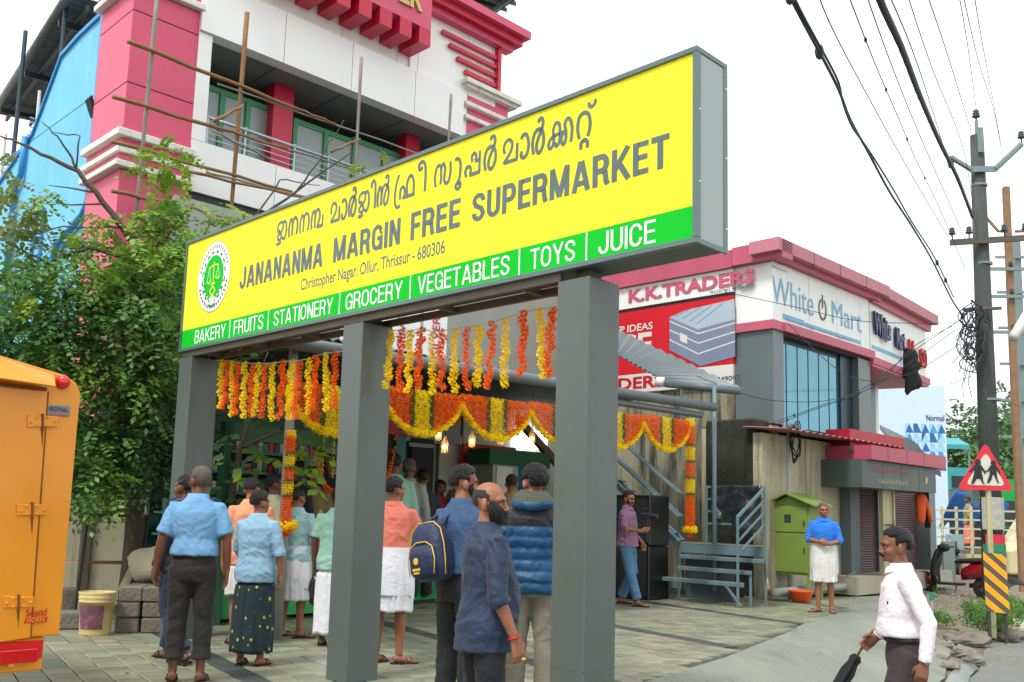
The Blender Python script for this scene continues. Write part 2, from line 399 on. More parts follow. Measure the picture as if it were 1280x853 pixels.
# ================================================================== THE BIG SIGN ON THREE POSTS
mat('post_grey', g(85, 96, 92), .42, var=.07, vs=2.2, bump=.05, bs=9, spec=.5, streak=.35, streakcol=g(112, 120, 110), edge=.55)
mat('frame_grey', g(92, 112, 112), .35, metal=.2, var=.05)
mat('end_alu', g(148, 163, 160), .35, metal=.15, var=.06, vs=2, bump=.08, bs=3)
mat('under_grey', g(92, 100, 92), .6, var=.15, spots=.4, spotcol=g(130, 96, 60), ss=3)
mat('rust_tube', g(104, 100, 88), .7, var=.25, vs=4, spots=.55, spotcol=g(140, 98, 62), ss=3)
mat('flex_yellow', (.86, .79, .035), .7, var=.03, vs=.9, spec=.2, bump=.25, bs=1.6)
mat('flex_green', (.0, .50, .02), .7, var=.05, vs=1.5, spec=.2, bump=.25, bs=1.6)
mat('print_white', (.86, .88, .88), .42, var=.02)
mat('letter_metal', g(88, 104, 104), .3, metal=.25, var=.18, vs=2.2)
mat('print_green', (.0, .42, .04), .45, var=.05)
mat('print_dgreen', (.02, .2, .05), .45, var=.05)
mat('print_yellow', (.75, .75, .1), .45, var=.05)
mat('print_dark', g(84, 104, 98), .4, var=.08)
MR = gnd(432, 856); MR.z = 0                       # front corner of the middle post
sign = thing('shop_sign', 'long yellow and green supermarket sign board on three thick grey posts', 'sign', MR)
SL, SR, ZB, ZT, DEP = 3.52, -3.53, 2.93, 4.13, .37
pw, pd, ptop = .30, .34, 2.87
SO = MR - W*.03                                     # face plane of the box, just proud of the posts
Wp = W; 
def sp(u, v, n=0): return SO + U*(-u) + Z*v - W*n   # u runs from the left of the sign text to the right
for t in (3.236-.0, 0.0, -2.632):
    mb = MB(); mb.obox(MR+U*t, U*pw, W*pd, Z*ptop)
    p = mb.build('post', M_('post_grey'), sign, bevel=.006)
    mb = MB(); q = MR+U*(t+.09)+W*.1
    mb.obox(q+Z*ptop, U*.12, W*.14, Z*(ZB-ptop+.01)); mb.build('bracket', M_('under_grey'), sign)
    mb = MB(); mb.obox(MR+U*(t-.0015)-W*.0015+Z*.42, U*(pw+.003), W*(pd+.003), Z*.004); mb.build('seam', M_('under_grey'), sign)
mb = MB(); mb.obox(SO+U*(SR+.012)+Z*(ZB+.012)+W*.02, U*(SL-SR-.024), W*(DEP-.03), Z*(ZT-ZB-.024)); mb.build('sign_box', M_('under_grey'), sign)
fr = MB(); e = .035
fr.obox(SO+U*SR+Z*(ZT-e), U*(SL-SR), W*DEP, Z*e); fr.build('top_frame', M_('frame_grey'), sign, bevel=.003)
fr = MB(); fr.obox(SO+U*SR+Z*ZB, U*(SL-SR), W*.05, Z*e); fr.build('bottom_frame', M_('frame_grey'), sign, bevel=.003)
for t in (SR, SL-e):
    fr = MB(); fr.obox(SO+U*t+Z*(ZB+e), U*e, W*.05, Z*(ZT-ZB-2*e)); fr.build('side_frame', M_('frame_grey'), sign, bevel=.003)
fr = MB(); fr.obox(SO+U*(SR+.004)+W*.05+Z*(ZB+.03), U*.008, W*(DEP-.1), Z*(ZT-ZB-.07)); fr.build('end_panel', M_('end_alu'), sign)
fr = MB(); fr.obox(SO+U*SR+W*(DEP-.05)+Z*ZB, U*.02, W*.05, Z*(ZT-ZB-.035)); fr.build('end_trim', M_('frame_grey'), sign, bevel=.002)
fr = MB(); fr.obox(SO+U*(SR+.002)+W*.05+Z*ZB, U*.02, W*(DEP-.1), Z*.03); fr.build('end_trim', M_('frame_grey'), sign)
for k in range(5):
    fr = MB(); c = SO+U*(SR-.003)+W*(.03 if k % 2 else DEP-.025)+Z*(ZB+.15+.22*k); fr.ell(c, .006, .006, .006, nu=6, nv=4); fr.build('rivet', M_('print_white'), sign)
for n_ in (.0, .30):                                # two angle irons under the box, crosswise ones between
    fr = MB(); fr.obox(SO+U*(-2.35)+W*(.04+n_)+Z*(ZB-.055), U*(2.35+SL-.02), W*.04, Z*.055); fr.build('angle_iron', M_('rust_tube'), sign)
for k in range(6):
    fr = MB(); fr.obox(SO+U*(-1.9+k*1.0)+W*.085+Z*(ZB-.045), U*.04, W*.25, Z*.04); fr.build('cross_iron', M_('rust_tube'), sign)
# printed face: yellow above, green band below, each a sheet of its own
LL = SL-e; RR_ = -(SR+e)                            # text axis u runs from -LL (left) to RR_
gt = onU(878, 249, SO).z; gtl = onU(235, 414, SO).z
gb = .5*(gt+gtl)
f = MB(); f.obox(sp(-LL, gb, -.016), -U*(-(RR_+LL)) if False else (-U)*(RR_+LL), Z*(ZT-e-gb), W*.01); f.build('yellow_face', M_('flex_yellow'), sign)
f = MB(); f.obox(sp(-LL, ZB+e, -.016), (-U)*(RR_+LL), Z*(gb-ZB-e-.0005), W*.01); f.build('green_face', M_('flex_green'), sign)
FACE = SO+W*.0158
RX = -U
def uv(px, py):
    q = onU(px, py, SO); return (q-SO).dot(RX), q.z
def word(fn, s, xl, yl, xr, yr, h, m, **k):
    """word whose baseline runs from pixel (xl,yl) to (xr,yr), height h metres"""
    u0, v0 = uv(xl, yl); u1, v1 = uv(xr, yr)
    return fn(s, FACE+RX*u0+Z*(.5*(v0+v1)), RX, Z, u1-u0, h, m, sign, **k)
hT = uv(836.7, 163)[1]-uv(826, 211)[1]
bl = [(298, 362.5, 401, 336), ]
v_main = [uv(297.5, 362.5)[1], uv(399.4, 336.1)[1], uv(824, 211)[1], uv(590, 277.5)[1]]
VM = sum(v_main)/4; HM = (uv(836.7, 163)[1]-VM + uv(588, 240)[1]-VM + uv(400.8, 303.5)[1]-VM)/3
def mw(s, xl, yl, xr, yr):
    u0 = uv(xl, yl)[0]; u1 = uv(xr, yr)[0]
    block(s, FACE+RX*u0+Z*VM, RX, Z, u1-u0, HM, M_('letter_metal'), sign, t=.165, gap=.085, ws=.92, proud=.001)
mw('JANANANMA', 297.5, 362, 401, 336); mw('MARGIN', 414, 335, 498, 306); mw('FREE', 511, 302, 573, 283); mw('SUPERMARKET', 588, 277, 835, 208)
# address line
u0 = uv(374, 361)[0]; u1 = uv(554, 322)[0]; v0 = .5*(uv(374, 361)[1]+uv(554, 320)[1])
text('Christopher Nagar. Ollur, Thrissur - 680306', FACE+RX*u0+Z*(v0-.03), RX, Z, u1-u0, .14, M_('letter_metal'), sign, off=.010, proud=.001)
# green row
VG = .5*(uv(241, 430)[1]+uv(817, 303)[1]); HG = .5*(uv(817, 279)[1]-uv(817, 303)[1]+uv(242, 409)[1]-uv(242, 429)[1])
for s, x0, y0, x1, y1 in (('BAKERY', 241.5, 429, 280, 421), ('FRUITS', 290, 419, 327, 411), ('STATIONERY', 340, 409, 414, 393), ('GROCERY', 430, 389, 501, 374), ('VEGETABLES', 520, 370, 635, 345), ('TOYS', 661, 338, 717, 325), ('JUICE', 746, 321, 818, 303)):
    a0 = uv(x0, y0)[0]; a1 = uv(x1, y1)[0]
    block(s, FACE+RX*a0+Z*VG, RX, Z, a1-a0, HG, M_('print_white'), sign, t=.115, gap=.1, ws=1.0, proud=.001)
for x, y in ((285, 420), (333, 410), (422, 391), (510.5, 372), (647, 341), (731, 322)):
    a0 = uv(x, y)[0]; f = MB(); f.obox(FACE+RX*(a0-.006)+Z*(VG-.025)-W*.002, RX*.013, Z*(HG+.045), W*.002); f.build('divider_bar', M_('print_white'), sign)
# Malayalam headline
def mal(parts, xl, yl, xr, yr, name='lettering'):
    """parts: (text, x, y, w, h) in a box 0..1 of the word; drawn with the malayalam glyphs of the built-in font"""
    u0 = uv(xl, yl)[0]; u1 = uv(xr, yr)[0]; ww = u1-u0
    for i, (s, x, y, w_, h_) in enumerate(parts):
        text(s, FACE+RX*(u0+ww*x)+Z*(VMal+HMal*y), RX, Z, ww*w_, HMal*h_, M_('letter_metal'), sign, off=.03, proud=.001+.0004*(i % 3))
VMal = .5*(uv(541, 236.5)[1]+uv(343.5, 303)[1]+0)-.0; HMal = (uv(541, 209)[1]-uv(541, 236.5)[1])*.95; VMal += .012
print('MAL', VMal, HMal, VM, HM, VG, HG, 'gb', gt, gtl)
MG = {
 'na': (1.0, [[(.04, 0), (0, .3), (.03, .7), (.16, .97), (.31, .85), (.36, .5), (.34, .03)], [(.34, .55), (.42, .88), (.6, 1), (.82, .85), (.9, .5), (.82, .02)]]),
 'nma': (1.2, [[(.04, 0), (0, .3), (.03, .7), (.16, .97), (.31, .85), (.36, .5), (.34, .03)], [(.34, .55), (.42, .88), (.6, 1), (.78, .85), (.82, .5), (.6, .04)], [(.56, .04), (1.16, .04)], [(1.12, .04), (1.12, .62)]]),
 'ja': (1.15, [[(.32, .6), (.18, .5), (.05, .62), (.08, .88), (.3, 1), (.56, .97), (.64, .78), (.58, .56), (.42, .42), (.2, .34), (.08, .2), (.2, .03), (.42, .05), (.5, .2), (.42, .33)], [(.56, .9), (.76, 1), (.96, .85), (1.02, .45), (.92, .1), (.74, 0), (.62, .14)], [(0, -.14), (.22, -.2), (.5, -.12)]]),
 'ma': (1.0, [[(.1, .45), (.02, .7), (.15, .95), (.38, 1), (.58, .82), (.55, .55), (.3, .25), (.02, .04)], [(.02, .04), (.97, .04)], [(.92, .04), (.92, .74)]]),
 'aa': (.58, [[(0, .85), (.15, 1), (.38, .92), (.5, .55), (.42, .15), (.2, 0), (.02, .12), (.08, .3)]]),
 'rr': (.8, [[(.08, 0), (0, .45), (.1, .85), (.35, 1), (.62, .85), (.7, .45), (.58, .1), (.38, 0), (.26, .18), (.3, .5), (.5, .85), (.63, 1.15), (.6, 1.38), (.42, 1.42), (.36, 1.28)]]),
 'i': (.38, [[(.3, 0), (.3, .9), (.24, 1.3), (.06, 1.42), (-.1, 1.25), (-.04, 1.1)]]),
 'nn': (1.15, [[(.04, 0), (0, .3), (.03, .7), (.16, .97), (.31, .85), (.36, .5), (.34, .03)], [(.36, .5), (.46, .88), (.68, 1), (.95, .85), (1.02, .45), (.9, .1), (.72, 0), (.6, .18), (.66, .5), (.84, .85), (.96, 1.15), (.92, 1.38), (.76, 1.42), (.7, 1.28)]]),
 'phra': (1.35, [[(.24, 1.25), (.08, .8), (.02, .3), (.05, -.15), (.2, -.36), (.38, -.3)], [(.36, 0), (.36, .42), (.48, .58), (.62, .42), (.62, .04)], [(.5, .04), (1.26, .04)], [(.8, .04), (.76, .6), (.88, .95), (1.06, .95), (1.18, .6), (1.18, .04)]]),
 'ii': (.42, [[(.34, 0), (.36, .8), (.3, 1.3), (.12, 1.48), (-.06, 1.34), (.0, 1.12), (.18, 1.2)]]),
 'sa': (1.2, [[(.1, 0), (.02, .4), (.1, .85), (.25, 1), (.42, .85), (.46, .4), (.42, .06)], [(.42, .8), (.58, 1), (.72, .75), (.68, .25), (.82, .03), (1.0, .12), (1.1, .5), (1.08, 1)]]),
 'uu': (.55, [[(.02, .95), (.2, 1), (.38, .8), (.4, .4), (.34, .02), (.14, -.2), (.12, -.32), (.28, -.42), (.44, -.3), (.38, -.14), (.27, -.24)]]),
 'ppa': (1.08, [[(.1, 0), (.02, .25), (.12, .43), (.28, .43), (.38, .28), (.34, .03)], [(.3, .04), (.98, .04)], [(.93, .04), (.93, 1)], [(.46, .6), (.42, .84), (.56, .97), (.7, .84), (.66, .62)], [(.62, .6), (.93, .6)]]),
 'kka': (1.55, [[(.78, .5), (.4, .48), (.15, .38), (.03, .18), (.12, 0), (.28, .08), (.36, .4), (.3, .72), (.45, .98), (.66, .9), (.72, .5), (.66, .12), (.5, .02), (.42, .2)], [(.74, .5), (1.0, .5)], [(1.02, .5), (.86, .42), (.8, .18), (.92, 0), (1.06, .14), (1.08, .5), (1.0, .8), (1.14, 1), (1.34, .9), (1.44, .5), (1.38, 0)]]),
 'tta': (.9, [[(.15, 0), (.05, .4), (.12, .85), (.4, 1), (.68, .85), (.76, .4), (.64, 0)], [(.26, -.46), (.26, -.22), (.44, -.12), (.62, -.22), (.62, -.46)], [(.66, 1.36), (.7, 1.2), (.86, 1.14), (1.02, 1.24), (1.02, 1.4)]]),
}
def smooth_pts(P, n=5):
    if len(P) < 3: return P
    out = []
    for i in range(len(P)-1):
        p0, p1, p2, p3 = P[max(i-1, 0)], P[i], P[i+1], P[min(i+2, len(P)-1)]
        for k in range(n):
            t = k/n; out.append(tuple(.5*(2*p1[a]+(p2[a]-p0[a])*t+(2*p0[a]-5*p1[a]+4*p2[a]-p3[a])*t*t+(3*p1[a]-p0[a]-3*p2[a]+p3[a])*t**3) for a in (0, 1)))
    out.append(P[-1]); return out
def malword(gl, xl, yl, xr, yr):
    u0 = uv(xl, yl)[0]; u1 = uv(xr, yr)[0]; gap = .17; tot = sum(MG[q][0] for q in gl)+gap*(len(gl)-1)-.08; sx = (u1-u0)/tot; x = 0; k = 0; vs = []; fs = []
    rat = sx/HMal
    for q in gl:
        for st in MG[q][1]:
            pts = [((p[0]+x)*rat, p[1]) for p in (smooth_pts(st) if len(st) > 2 else st)]
            stroke(vs, fs, pts, .165, .0006*(k % 5)); k += 1
        x += MG[q][0]+gap
    n = RX.cross(Z).normalized(); mb = MB(); mb.add([FACE+RX*(u0+v[0]*HMal)+Z*(VMal+v[1]*HMal)+n*(.001+v[2]) for v in vs], fs); mb.build('lettering', M_('letter_metal'), sign)
malword(['ja', 'na', 'na', 'nma'], 344, 303, 401, 285); malword(['ma', 'aa', 'rr', 'ja', 'i', 'nn'], 411, 281, 484, 258); malword(['phra', 'ii'], 491, 257, 529, 243)
malword(['sa', 'uu', 'ppa', 'rr'], 541, 236.5, 618, 209); malword(['ma', 'aa', 'rr', 'kka', 'tta'], 627, 206, 737, 176)
# round emblem
ec = uv(265.5, 345.5); ER = .5*(uv(266, 302)[1]-uv(265, 389)[1])
EC = FACE+RX*ec[0]+Z*ec[1]
def disc(r0, r1, a0, a1, proud, m, name, parent, n=40, c=(0, 0)):
    mb = MB(); cc = EC+RX*c[0]+Z*c[1]-W*(proud-.002)
    for i in range(n):
        b0 = R(a0+(a1-a0)*i/n); b1 = R(a0+(a1-a0)*(i+1)/n)
        q = lambda r, b: cc+RX*(r*math.cos(b))+Z*(r*math.sin(b))
        if r0 == 0: mb.add([cc, q(r1, b0), q(r1, b1)], [(0, 1, 2)])
        else: mb.quad(q(r0, b0), q(r1, b0), q(r1, b1), q(r0, b1))
    return mb.build(name, m, parent)
em = disc(0, ER, 0, 360, .004, M_('print_white'), 'emblem', sign)
def esub(*a, **k):
    return disc(*a, **k)
disc(ER*.985, ER, 0, 360, .0046, M_('print_dark'), 'emblem_rim', em)
disc(0, ER*.60, 0, 360, .0052, M_('flex_green'), 'emblem_disc', em)
for k in range(16):
    disc(ER*.66, ER*.73, k*22.5+4, k*22.5+15, .0056, M_('print_dgreen'), 'emblem_dash', em, n=3)
for k in range(40):
    if k*9 % 180 in (171, 0, 9): continue
    disc(ER*.80, ER*.90, k*9, k*9+4.5, .0056, M_('print_dark') if k > 20 else M_('paver_b'), 'emblem_tick', em, n=1)
def epl(pts, th, m, name='emblem_line', z=.006):
    vs, fs = [], []; stroke(vs, fs, pts, th, 0); mb = MB(); mb.add([EC+RX*v[0]*ER+Z*v[1]*ER-W*(z-.002) for v in vs], fs); mb.build(name, m, em)
epl([(0, .42), (0, -.18)], .045, M_('print_yellow')); epl([(-.3, .26), (0, .33), (.3, .30)], .04, M_('print_yellow'), z=.0064)
epl([(-.14, -.2), (.14, -.2)], .05, M_('print_yellow'), z=.0068)
for sx, yy in ((-.27, -.1), (.27, -.02)):
    epl([(sx, .28), (sx-.1, yy)], .018, M_('print_white'), z=.0066); epl([(sx, .28), (sx+.1, yy)], .018, M_('print_white'), z=.0070)
    epl([(sx-.13, yy), (sx, yy-.07), (sx+.13, yy)], .05, M_('print_yellow'), z=.0072)
epl([(0, -.26), (-.16, -.4), (0, -.56), (.16, -.4), (0, -.26)], .05, M_('print_yellow'), z=.0074)
epl([(-.08, -.55), (-.1, -.74)], .07, M_('print_white'), z=.0076); epl([(.08, -.55), (.1, -.74)], .07, M_('print_white'), z=.0078)
epl([(-.22, -.78), (0, -.84), (.22, -.78)], .06, M_('print_dgreen'), z=.008)
for k in range(6):
    for sx in (-1, 1):
        a0 = R(-70+k*17); epl([(sx*.52*math.cos(a0), .52*math.sin(a0)-.05), (sx*.62*math.cos(a0+.12), .62*math.sin(a0+.12)-.05)], .07, M_('print_green'), z=.0082)
# ================================================================== PINK AND WHITE BUILDING
mat('pink', g(212, 82, 114), .45, var=.07, vs=1.2, bump=.05, bs=5, streak=.25, streakcol=g(160, 50, 75), edge=.58)
mat('pink_lt', g(206, 88, 120), .5, var=.08, vs=1.0, streak=.25, streakcol=g(170, 70, 95), edge=.58)
mat('pink_red', g(196, 26, 62), .4, var=.06, vs=1.5)
mat('clad_white', g(238, 241, 240), .4, var=.04, vs=.8, streak=.3, streakcol=g(165, 175, 172), edge=.6)
mat('clad_seam', g(60, 66, 66), .7, var=.1)
mat('trim_white', g(222, 226, 216), .6, var=.1, vs=3, streak=.5, streakcol=g(110, 112, 100), edge=.52)
mat('soffit', g(118, 126, 124), .5, var=.08, vs=1)
mat('blue_wall', g(112, 192, 230), .75, var=.12, vs=.7, bump=.15, bs=12, streak=.4, streakcol=g(150, 206, 226), edge=.5, spots=.3, spotcol=g(80, 168, 214), ss=.8)
mat('blue_pipe', g(40, 140, 200), .45, var=.1)
mat('green_frame', g(52, 140, 92), .45, var=.1)
mat('glass_grey', g(140, 154, 156), .35, var=.1, vs=.8, spec=.8)
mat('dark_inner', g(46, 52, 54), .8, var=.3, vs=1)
mat('steel', g(170, 178, 180), .3, metal=.8, var=.08)
mat('bamboo', g(132, 98, 58), .7, var=.3, vs=4, bump=.2, bs=20)
mat('bamboo_grey', g(132, 128, 118), .7, var=.25, vs=4)
mat('tin_roof', g(112, 122, 124), .55, var=.2, vs=2, streak=.5, streakcol=g(84, 74, 64), edge=.5)
mat('steel_dark', g(52, 74, 78), .55, var=.15)
mat('gold', g(196, 176, 116), .35, metal=.4)
PO = Vector((-5.70, 15.82, 0)); PF = (PO, W, U)
pb = thing('commercial_building', 'pink and white panelled building with balcony and blue side wall behind the sign', 'building', PO)
def part(name, m, parent, boxes, fr=PF, **k):
    mb = MB()
    for b in boxes: mb.fbox(fr, *b)
    return mb.build(name, m, parent, **k)
# side wall
mb = MB()
poly = [(1.36, 0), (1.36, 9.28), (2.9, 9.22), (3.75, 9.12), (5.0, 8.0), (6.9, 7.45), (16, 7.45), (16, 0)]
mb.prism([PO+W*.0+U*t+Z*z for t, z in poly], W*.25); part_ = mb.build('side_wall', M_('blue_wall'), pb)
mb = MB()
for (a, b) in zip(poly[1:6], poly[2:7]):
    p, q = PO+U*a[0]+Z*a[1], PO+U*b[0]+Z*b[1]
    mb.obox(p-W*.05, W*.35, (q-p), Z*.07)
mb.build('wall_coping', M_('blue_pipe'), pb)
mb = MB(); mb.tube([PO-W*.08+U*1.55+Z*9.2, PO-W*.08+U*1.55+Z*6.05, PO-W*.08+U*1.75+Z*5.85, PO-W*.08+U*2.9+Z*5.55, PO-W*.08+U*3.05+Z*5.3, PO-W*.08+U*3.05+Z*.5], .06, 10); mb.build('drain_pipe', M_('blue_pipe'), pb, smooth=True)
mb = MB(); mb.tube([PO-W*.08+U*5.25+Z*8.0, PO-W*.08+U*5.3+Z*7.3, PO-W*.08+U*5.6+Z*7.1, PO-W*.08+U*5.6+Z*.5], .06, 10); mb.build('drain_pipe', M_('blue_pipe'), pb, smooth=True)
for t in (3.9, 4.35):
    mb = MB(); mb.tube([PO-W*.04+U*t+Z*6.4, PO-W*.04+U*t+Z*4.9], .03, 8); mb.build('thin_pipe', M_('blue_pipe'), pb)
for z in (7.9,):
    mb = MB(); mb.fbox(PF, -.005, .02, 1.4, 8, z, z+.02); mb.build('wall_groove', M_('blue_pipe'), pb)
mb = MB(); c = PO-W*.10+U*1.42+Z*7.45; mb.obox(c, -W*.04-Z*.06, U*.2, Z*.26-W*.12); mb.build('flood_light', M_('dark_inner'), pb)
# left pillar: stacked panels with open joints
zs = [0, 2.1, 4.2, 6.2]; 
for z0, z1 in ((0, 2.08), (2.1, 4.18), (4.2, 6.19)): part('pillar_panel', M_('pink'), pb, [(-.2, .95, 0, 1.35, z0, z1)])
for z0, z1 in ((6.86, 7.52), (7.54, 8.66), (8.68, 9.04)): part('pillar_panel', M_('pink'), pb, [(-.2, .95, 0, 1.35, z0, z1)])
part('pillar_core', M_('clad_seam'), pb, [(-.185, .935, .015, 1.3, 0, 9.3)])
for z0, z1, d in ((6.2, 6.29, .12), (6.41, 6.5, .11), (6.66, 6.77, .13), (9.06, 9.16, .12)):
    part('pillar_trim', M_('trim_white'), pb, [(-.2-d, .95+d*.4, -d, 1.42, z0, z1)], bevel=.01)
for z0, z1, d in ((6.292, 6.408, .05), (6.502, 6.658, .03), (6.772, 6.858, .03)): part('pillar_band', M_('pink'), pb, [(-.2-d, .95+d*.3, -d, 1.38, z0, z1)])
part('pillar_panel', M_('pink'), pb, [(-.2, .95, 0, 1.35, 9.17, 10.4)])
# white pier and panels around the balcony
part('white_pier', M_('clad_white'), pb, [(.952, 1.2, -.02, 1.6, 6.98, 8.74)])
for s0, s1 in ((.952, 2.58), (2.595, 4.1), (4.115, 5.7), (5.715, 7.08)):
    part('parapet_panel', M_('clad_white'), pb, [(s0, s1, -.04, .1, 6.14, 6.96)])
    part('band_panel', M_('clad_white'), pb, [(s0, s1, -.08, .2, 8.75, 9.66)])
part('backing', M_('clad_seam'), pb, [(.96, 7.05, .06, .3, 8.86, 9.66), (.96, 7.05, .36, .4, 9.66, 11.2), (.96, 7.05, .02, .3, 5.9, 6.9)])
for s0, s1 in ((.952, 2.1), (2.115, 3.9), (3.915, 5.28), (5.295, 7.0)):
    part('upper_panel', M_('clad_white'), pb, [(s0, s1, .05, .35, 9.67, 11.2)])
for s0, s1 in ((5.6, 5.8), (5.815, 7.25), (7.265, 8.1)): part('upper_panel', M_('clad_white'), pb, [(s0, s1, .02-.004*s0, .04, 9.68, 11.2)])
part('soffit_slab', M_('soffit'), pb, [(1.2, 7.1, .21, 2.2, 8.76, 8.85)])
for s in (2.6, 4.1, 5.7): part('soffit_joint', M_('clad_seam'), pb, [(s, s+.015, .21, 2.2, 8.752, 8.758)])
part('balcony_floor', M_('soffit'), pb, [(.96, 7.1, .1, 2.2, 6.6, 6.9)])
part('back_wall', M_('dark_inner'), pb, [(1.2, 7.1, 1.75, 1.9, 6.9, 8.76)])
part('end_wall', M_('clad_white'), pb, [(7.1, 7.25, .0, 2.2, 0, 9.7)])
# windows at the back of the balcony
def window(s0, s1, z0, z1, n, t=1.25):
    wf = part('window', M_('green_frame'), pb, [(s0, s1, t, t+.08, z1-.09, z1), (s0, s1, t, t+.08, z0, z0+.09)]+[(s0+(s1-s0)*i/n-.05, s0+(s1-s0)*i/n+.05, t-.01, t+.07, z0, z1) for i in range(n+1)])
    for i in range(n):
        mb = MB(); mb.fbox(PF, s0+(s1-s0)*i/n+.055, s0+(s1-s0)*(i+1)/n-.055, t+.03, t+.05, z0+.08, z1-.08); mb.build('pane', M_('glass_grey'), wf)
def win_px(x0, x1, yt, yb, n, t=.95):
    b = PO+U*t; a = onW(x0, yt, b); c = onW(x1, yb, b); window((a-b).dot(W), (c-b).dot(W), 6.95, a.z, n, t)
win_px(246, 338, 100, 200, 3); win_px(370, 442, 148, 230, 2); win_px(444, 515, 172, 240, 2)
for x0, x1 in ((341, 366), (509, 526)):
    b = PO+U*.75; s0 = (onW(x0, 150, b)-b).dot(W); s1 = (onW(x1, 150, b)-b).dot(W); part('red_column', M_('pink_red'), pb, [(s0, s1, .75, 1.1, 6.9, 8.74)])
# balcony rail
rl = part('balcony_rail', M_('steel'), pb, [])if False else None
mb = MB(); mb.tube([PO+W*1.2-U*.0+Z*7.42+U*.05, PO+W*7.1+U*.05+Z*7.42], .03, 8); rail = mb.build('balcony_rail', M_('steel'), pb, smooth=True)
for z in (7.28, 7.18, 7.08, 6.99):
    mb = MB(); mb.tube([PO+W*1.2+U*.05+Z*z, PO+W*7.1+U*.05+Z*z], .011, 6); mb.build('rail_bar', M_('steel'), rail)
for s in (1.25, 1.98, 3.0, 3.75, 4.5, 5.3, 6.1, 7.0):
    mb = MB(); mb.tube([PO+W*s+U*.05+Z*6.9, PO+W*s+U*.05+Z*7.4], .022, 8); mb.ell(PO+W*s+U*.05+Z*7.44, .035, .035, .035, nu=8, nv=6); mb.build('rail_post', M_('steel'), rail)
# pink sign box with brackets, cornice, bars
part('name_board', M_('pink'), pb, [(1.3, 5.62, -.62, .04, 10.25, 11.9)])
part('name_board_lip', M_('pink_red'), pb, [(1.25, 5.67, -.67, -.62, 11.5, 11.9)])
for k in range(8):
    s = 5.62-.5*k-.3; part('bracket', M_('pink_red'), pb, [(s, s+.3, -.62, .045, 9.93-(0), 10.248)])
text('CENTER', PO+W*3.35-U*.625+Z*10.5, W, Z, 2.0, .42, M_('gold'), pb, off=.03, ext=.02, proud=.02)
part('cornice', M_('pink'), pb, [(5.68, 8.72, -.5, .05, 11.24, 11.4)]); part('cornice', M_('pink_red'), pb, [(5.68, 8.6, -.35, .05, 11.08, 11.238)]); part('cornice_bed', M_('pink'), pb, [(5.68, 8.45, -.2, .05, 10.95, 11.078)])
for i, s in enumerate((6.4, 6.62, 6.86, 7.1)):
    z = 10.72-.2*i; part('pink_bar', M_('pink_red'), pb, [(s, 8.05, -.1, -.02, z-.05, z+.03)])
part('pink_bar_upright', M_('pink_red'), pb, [(8.05, 8.15, -.13, .3, 9.97, 10.95)])
part('right_pillar', M_('pink'), pb, [(7.25, 8.55, -.02, 1.3, 0, 9.2), (7.27, 8.53, 0, 1.28, 9.2, 9.9)])
part('pillar_trim', M_('trim_white'), pb, [(7.05, 8.78, -.22, 1.4, 9.86, 9.95), (7.12, 8.7, -.14, 1.36, 9.79, 9.858)])
for z in (9.42, 9.14): part('pillar_trim', M_('trim_white'), pb, [(7.13, 8.68, -.12, 1.36, z, z+.09)], bevel=.01)
# lower front: recess, slabs, columns behind the canopy
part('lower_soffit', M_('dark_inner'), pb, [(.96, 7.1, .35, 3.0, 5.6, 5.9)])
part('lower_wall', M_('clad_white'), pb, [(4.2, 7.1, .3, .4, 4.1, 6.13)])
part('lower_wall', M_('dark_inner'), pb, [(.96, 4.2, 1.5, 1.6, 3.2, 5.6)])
# scaffold of bamboo tied to the front
PS = PO+NW*.75
sc = thing('bamboo_scaffold', 'thin bamboo and pipe scaffold tied across the front of the pink and white building', 'scaffold', (PS.x, PS.y, 0))
def pole_px(x0, y0, x1, y1, r=.035, off=0, m='bamboo', name='bamboo_pole'):
    a = onp(x0, y0, PS+NW*off, NW); b = onp(x1, y1, PS+NW*off, NW)
    mb = MB(); n = 6; pts = [a.lerp(b, i/n)+Vector((0, 0, .012*math.sin(i*2.1))) for i in range(n+1)]
    mb.tube(pts, [r*(1-.25*i/n) for i in range(n+1)], 8); return mb.build(name, M_(m), sc, smooth=True)
pole_px(309, 16, 286, 300, .04); pole_px(198, -20, 168, 290, .035, .02, 'bamboo_grey')
pole_px(160, 52, 374, 137, .036, .08); pole_px(374, 137, 420, 155, .02, .08)
pole_px(141, 121, 358, 186, .033, .08); pole_px(140, 177, 365, 240, .03, .08); pole_px(140, 239, 250, 262, .03, .08)
pole_px(266, 164, 340, 200, .022, .12, 'bamboo_grey'); pole_px(232, 214, 384, 248, .026, .11); pole_px(258, 216, 470, 268, .02, .1, 'bamboo_grey')
pole_px(230, 258, 310, 282, .03, .1); pole_px(268, 152, 304, 132, .03, .3); pole_px(414, 190, 450, 174, .025, .3)
pole_px(356, 186, 540, 240, .02, .05, 'bamboo_grey'); pole_px(452, 72, 442, 250, .03, .05, 'bamboo_grey', 'steel_pole'); pole_px(564, 118, 560, 190, .028, .05, 'bamboo_grey', 'steel_pole')
pole_px(272, 105, 560, 205, .018, .05, 'bamboo_grey')
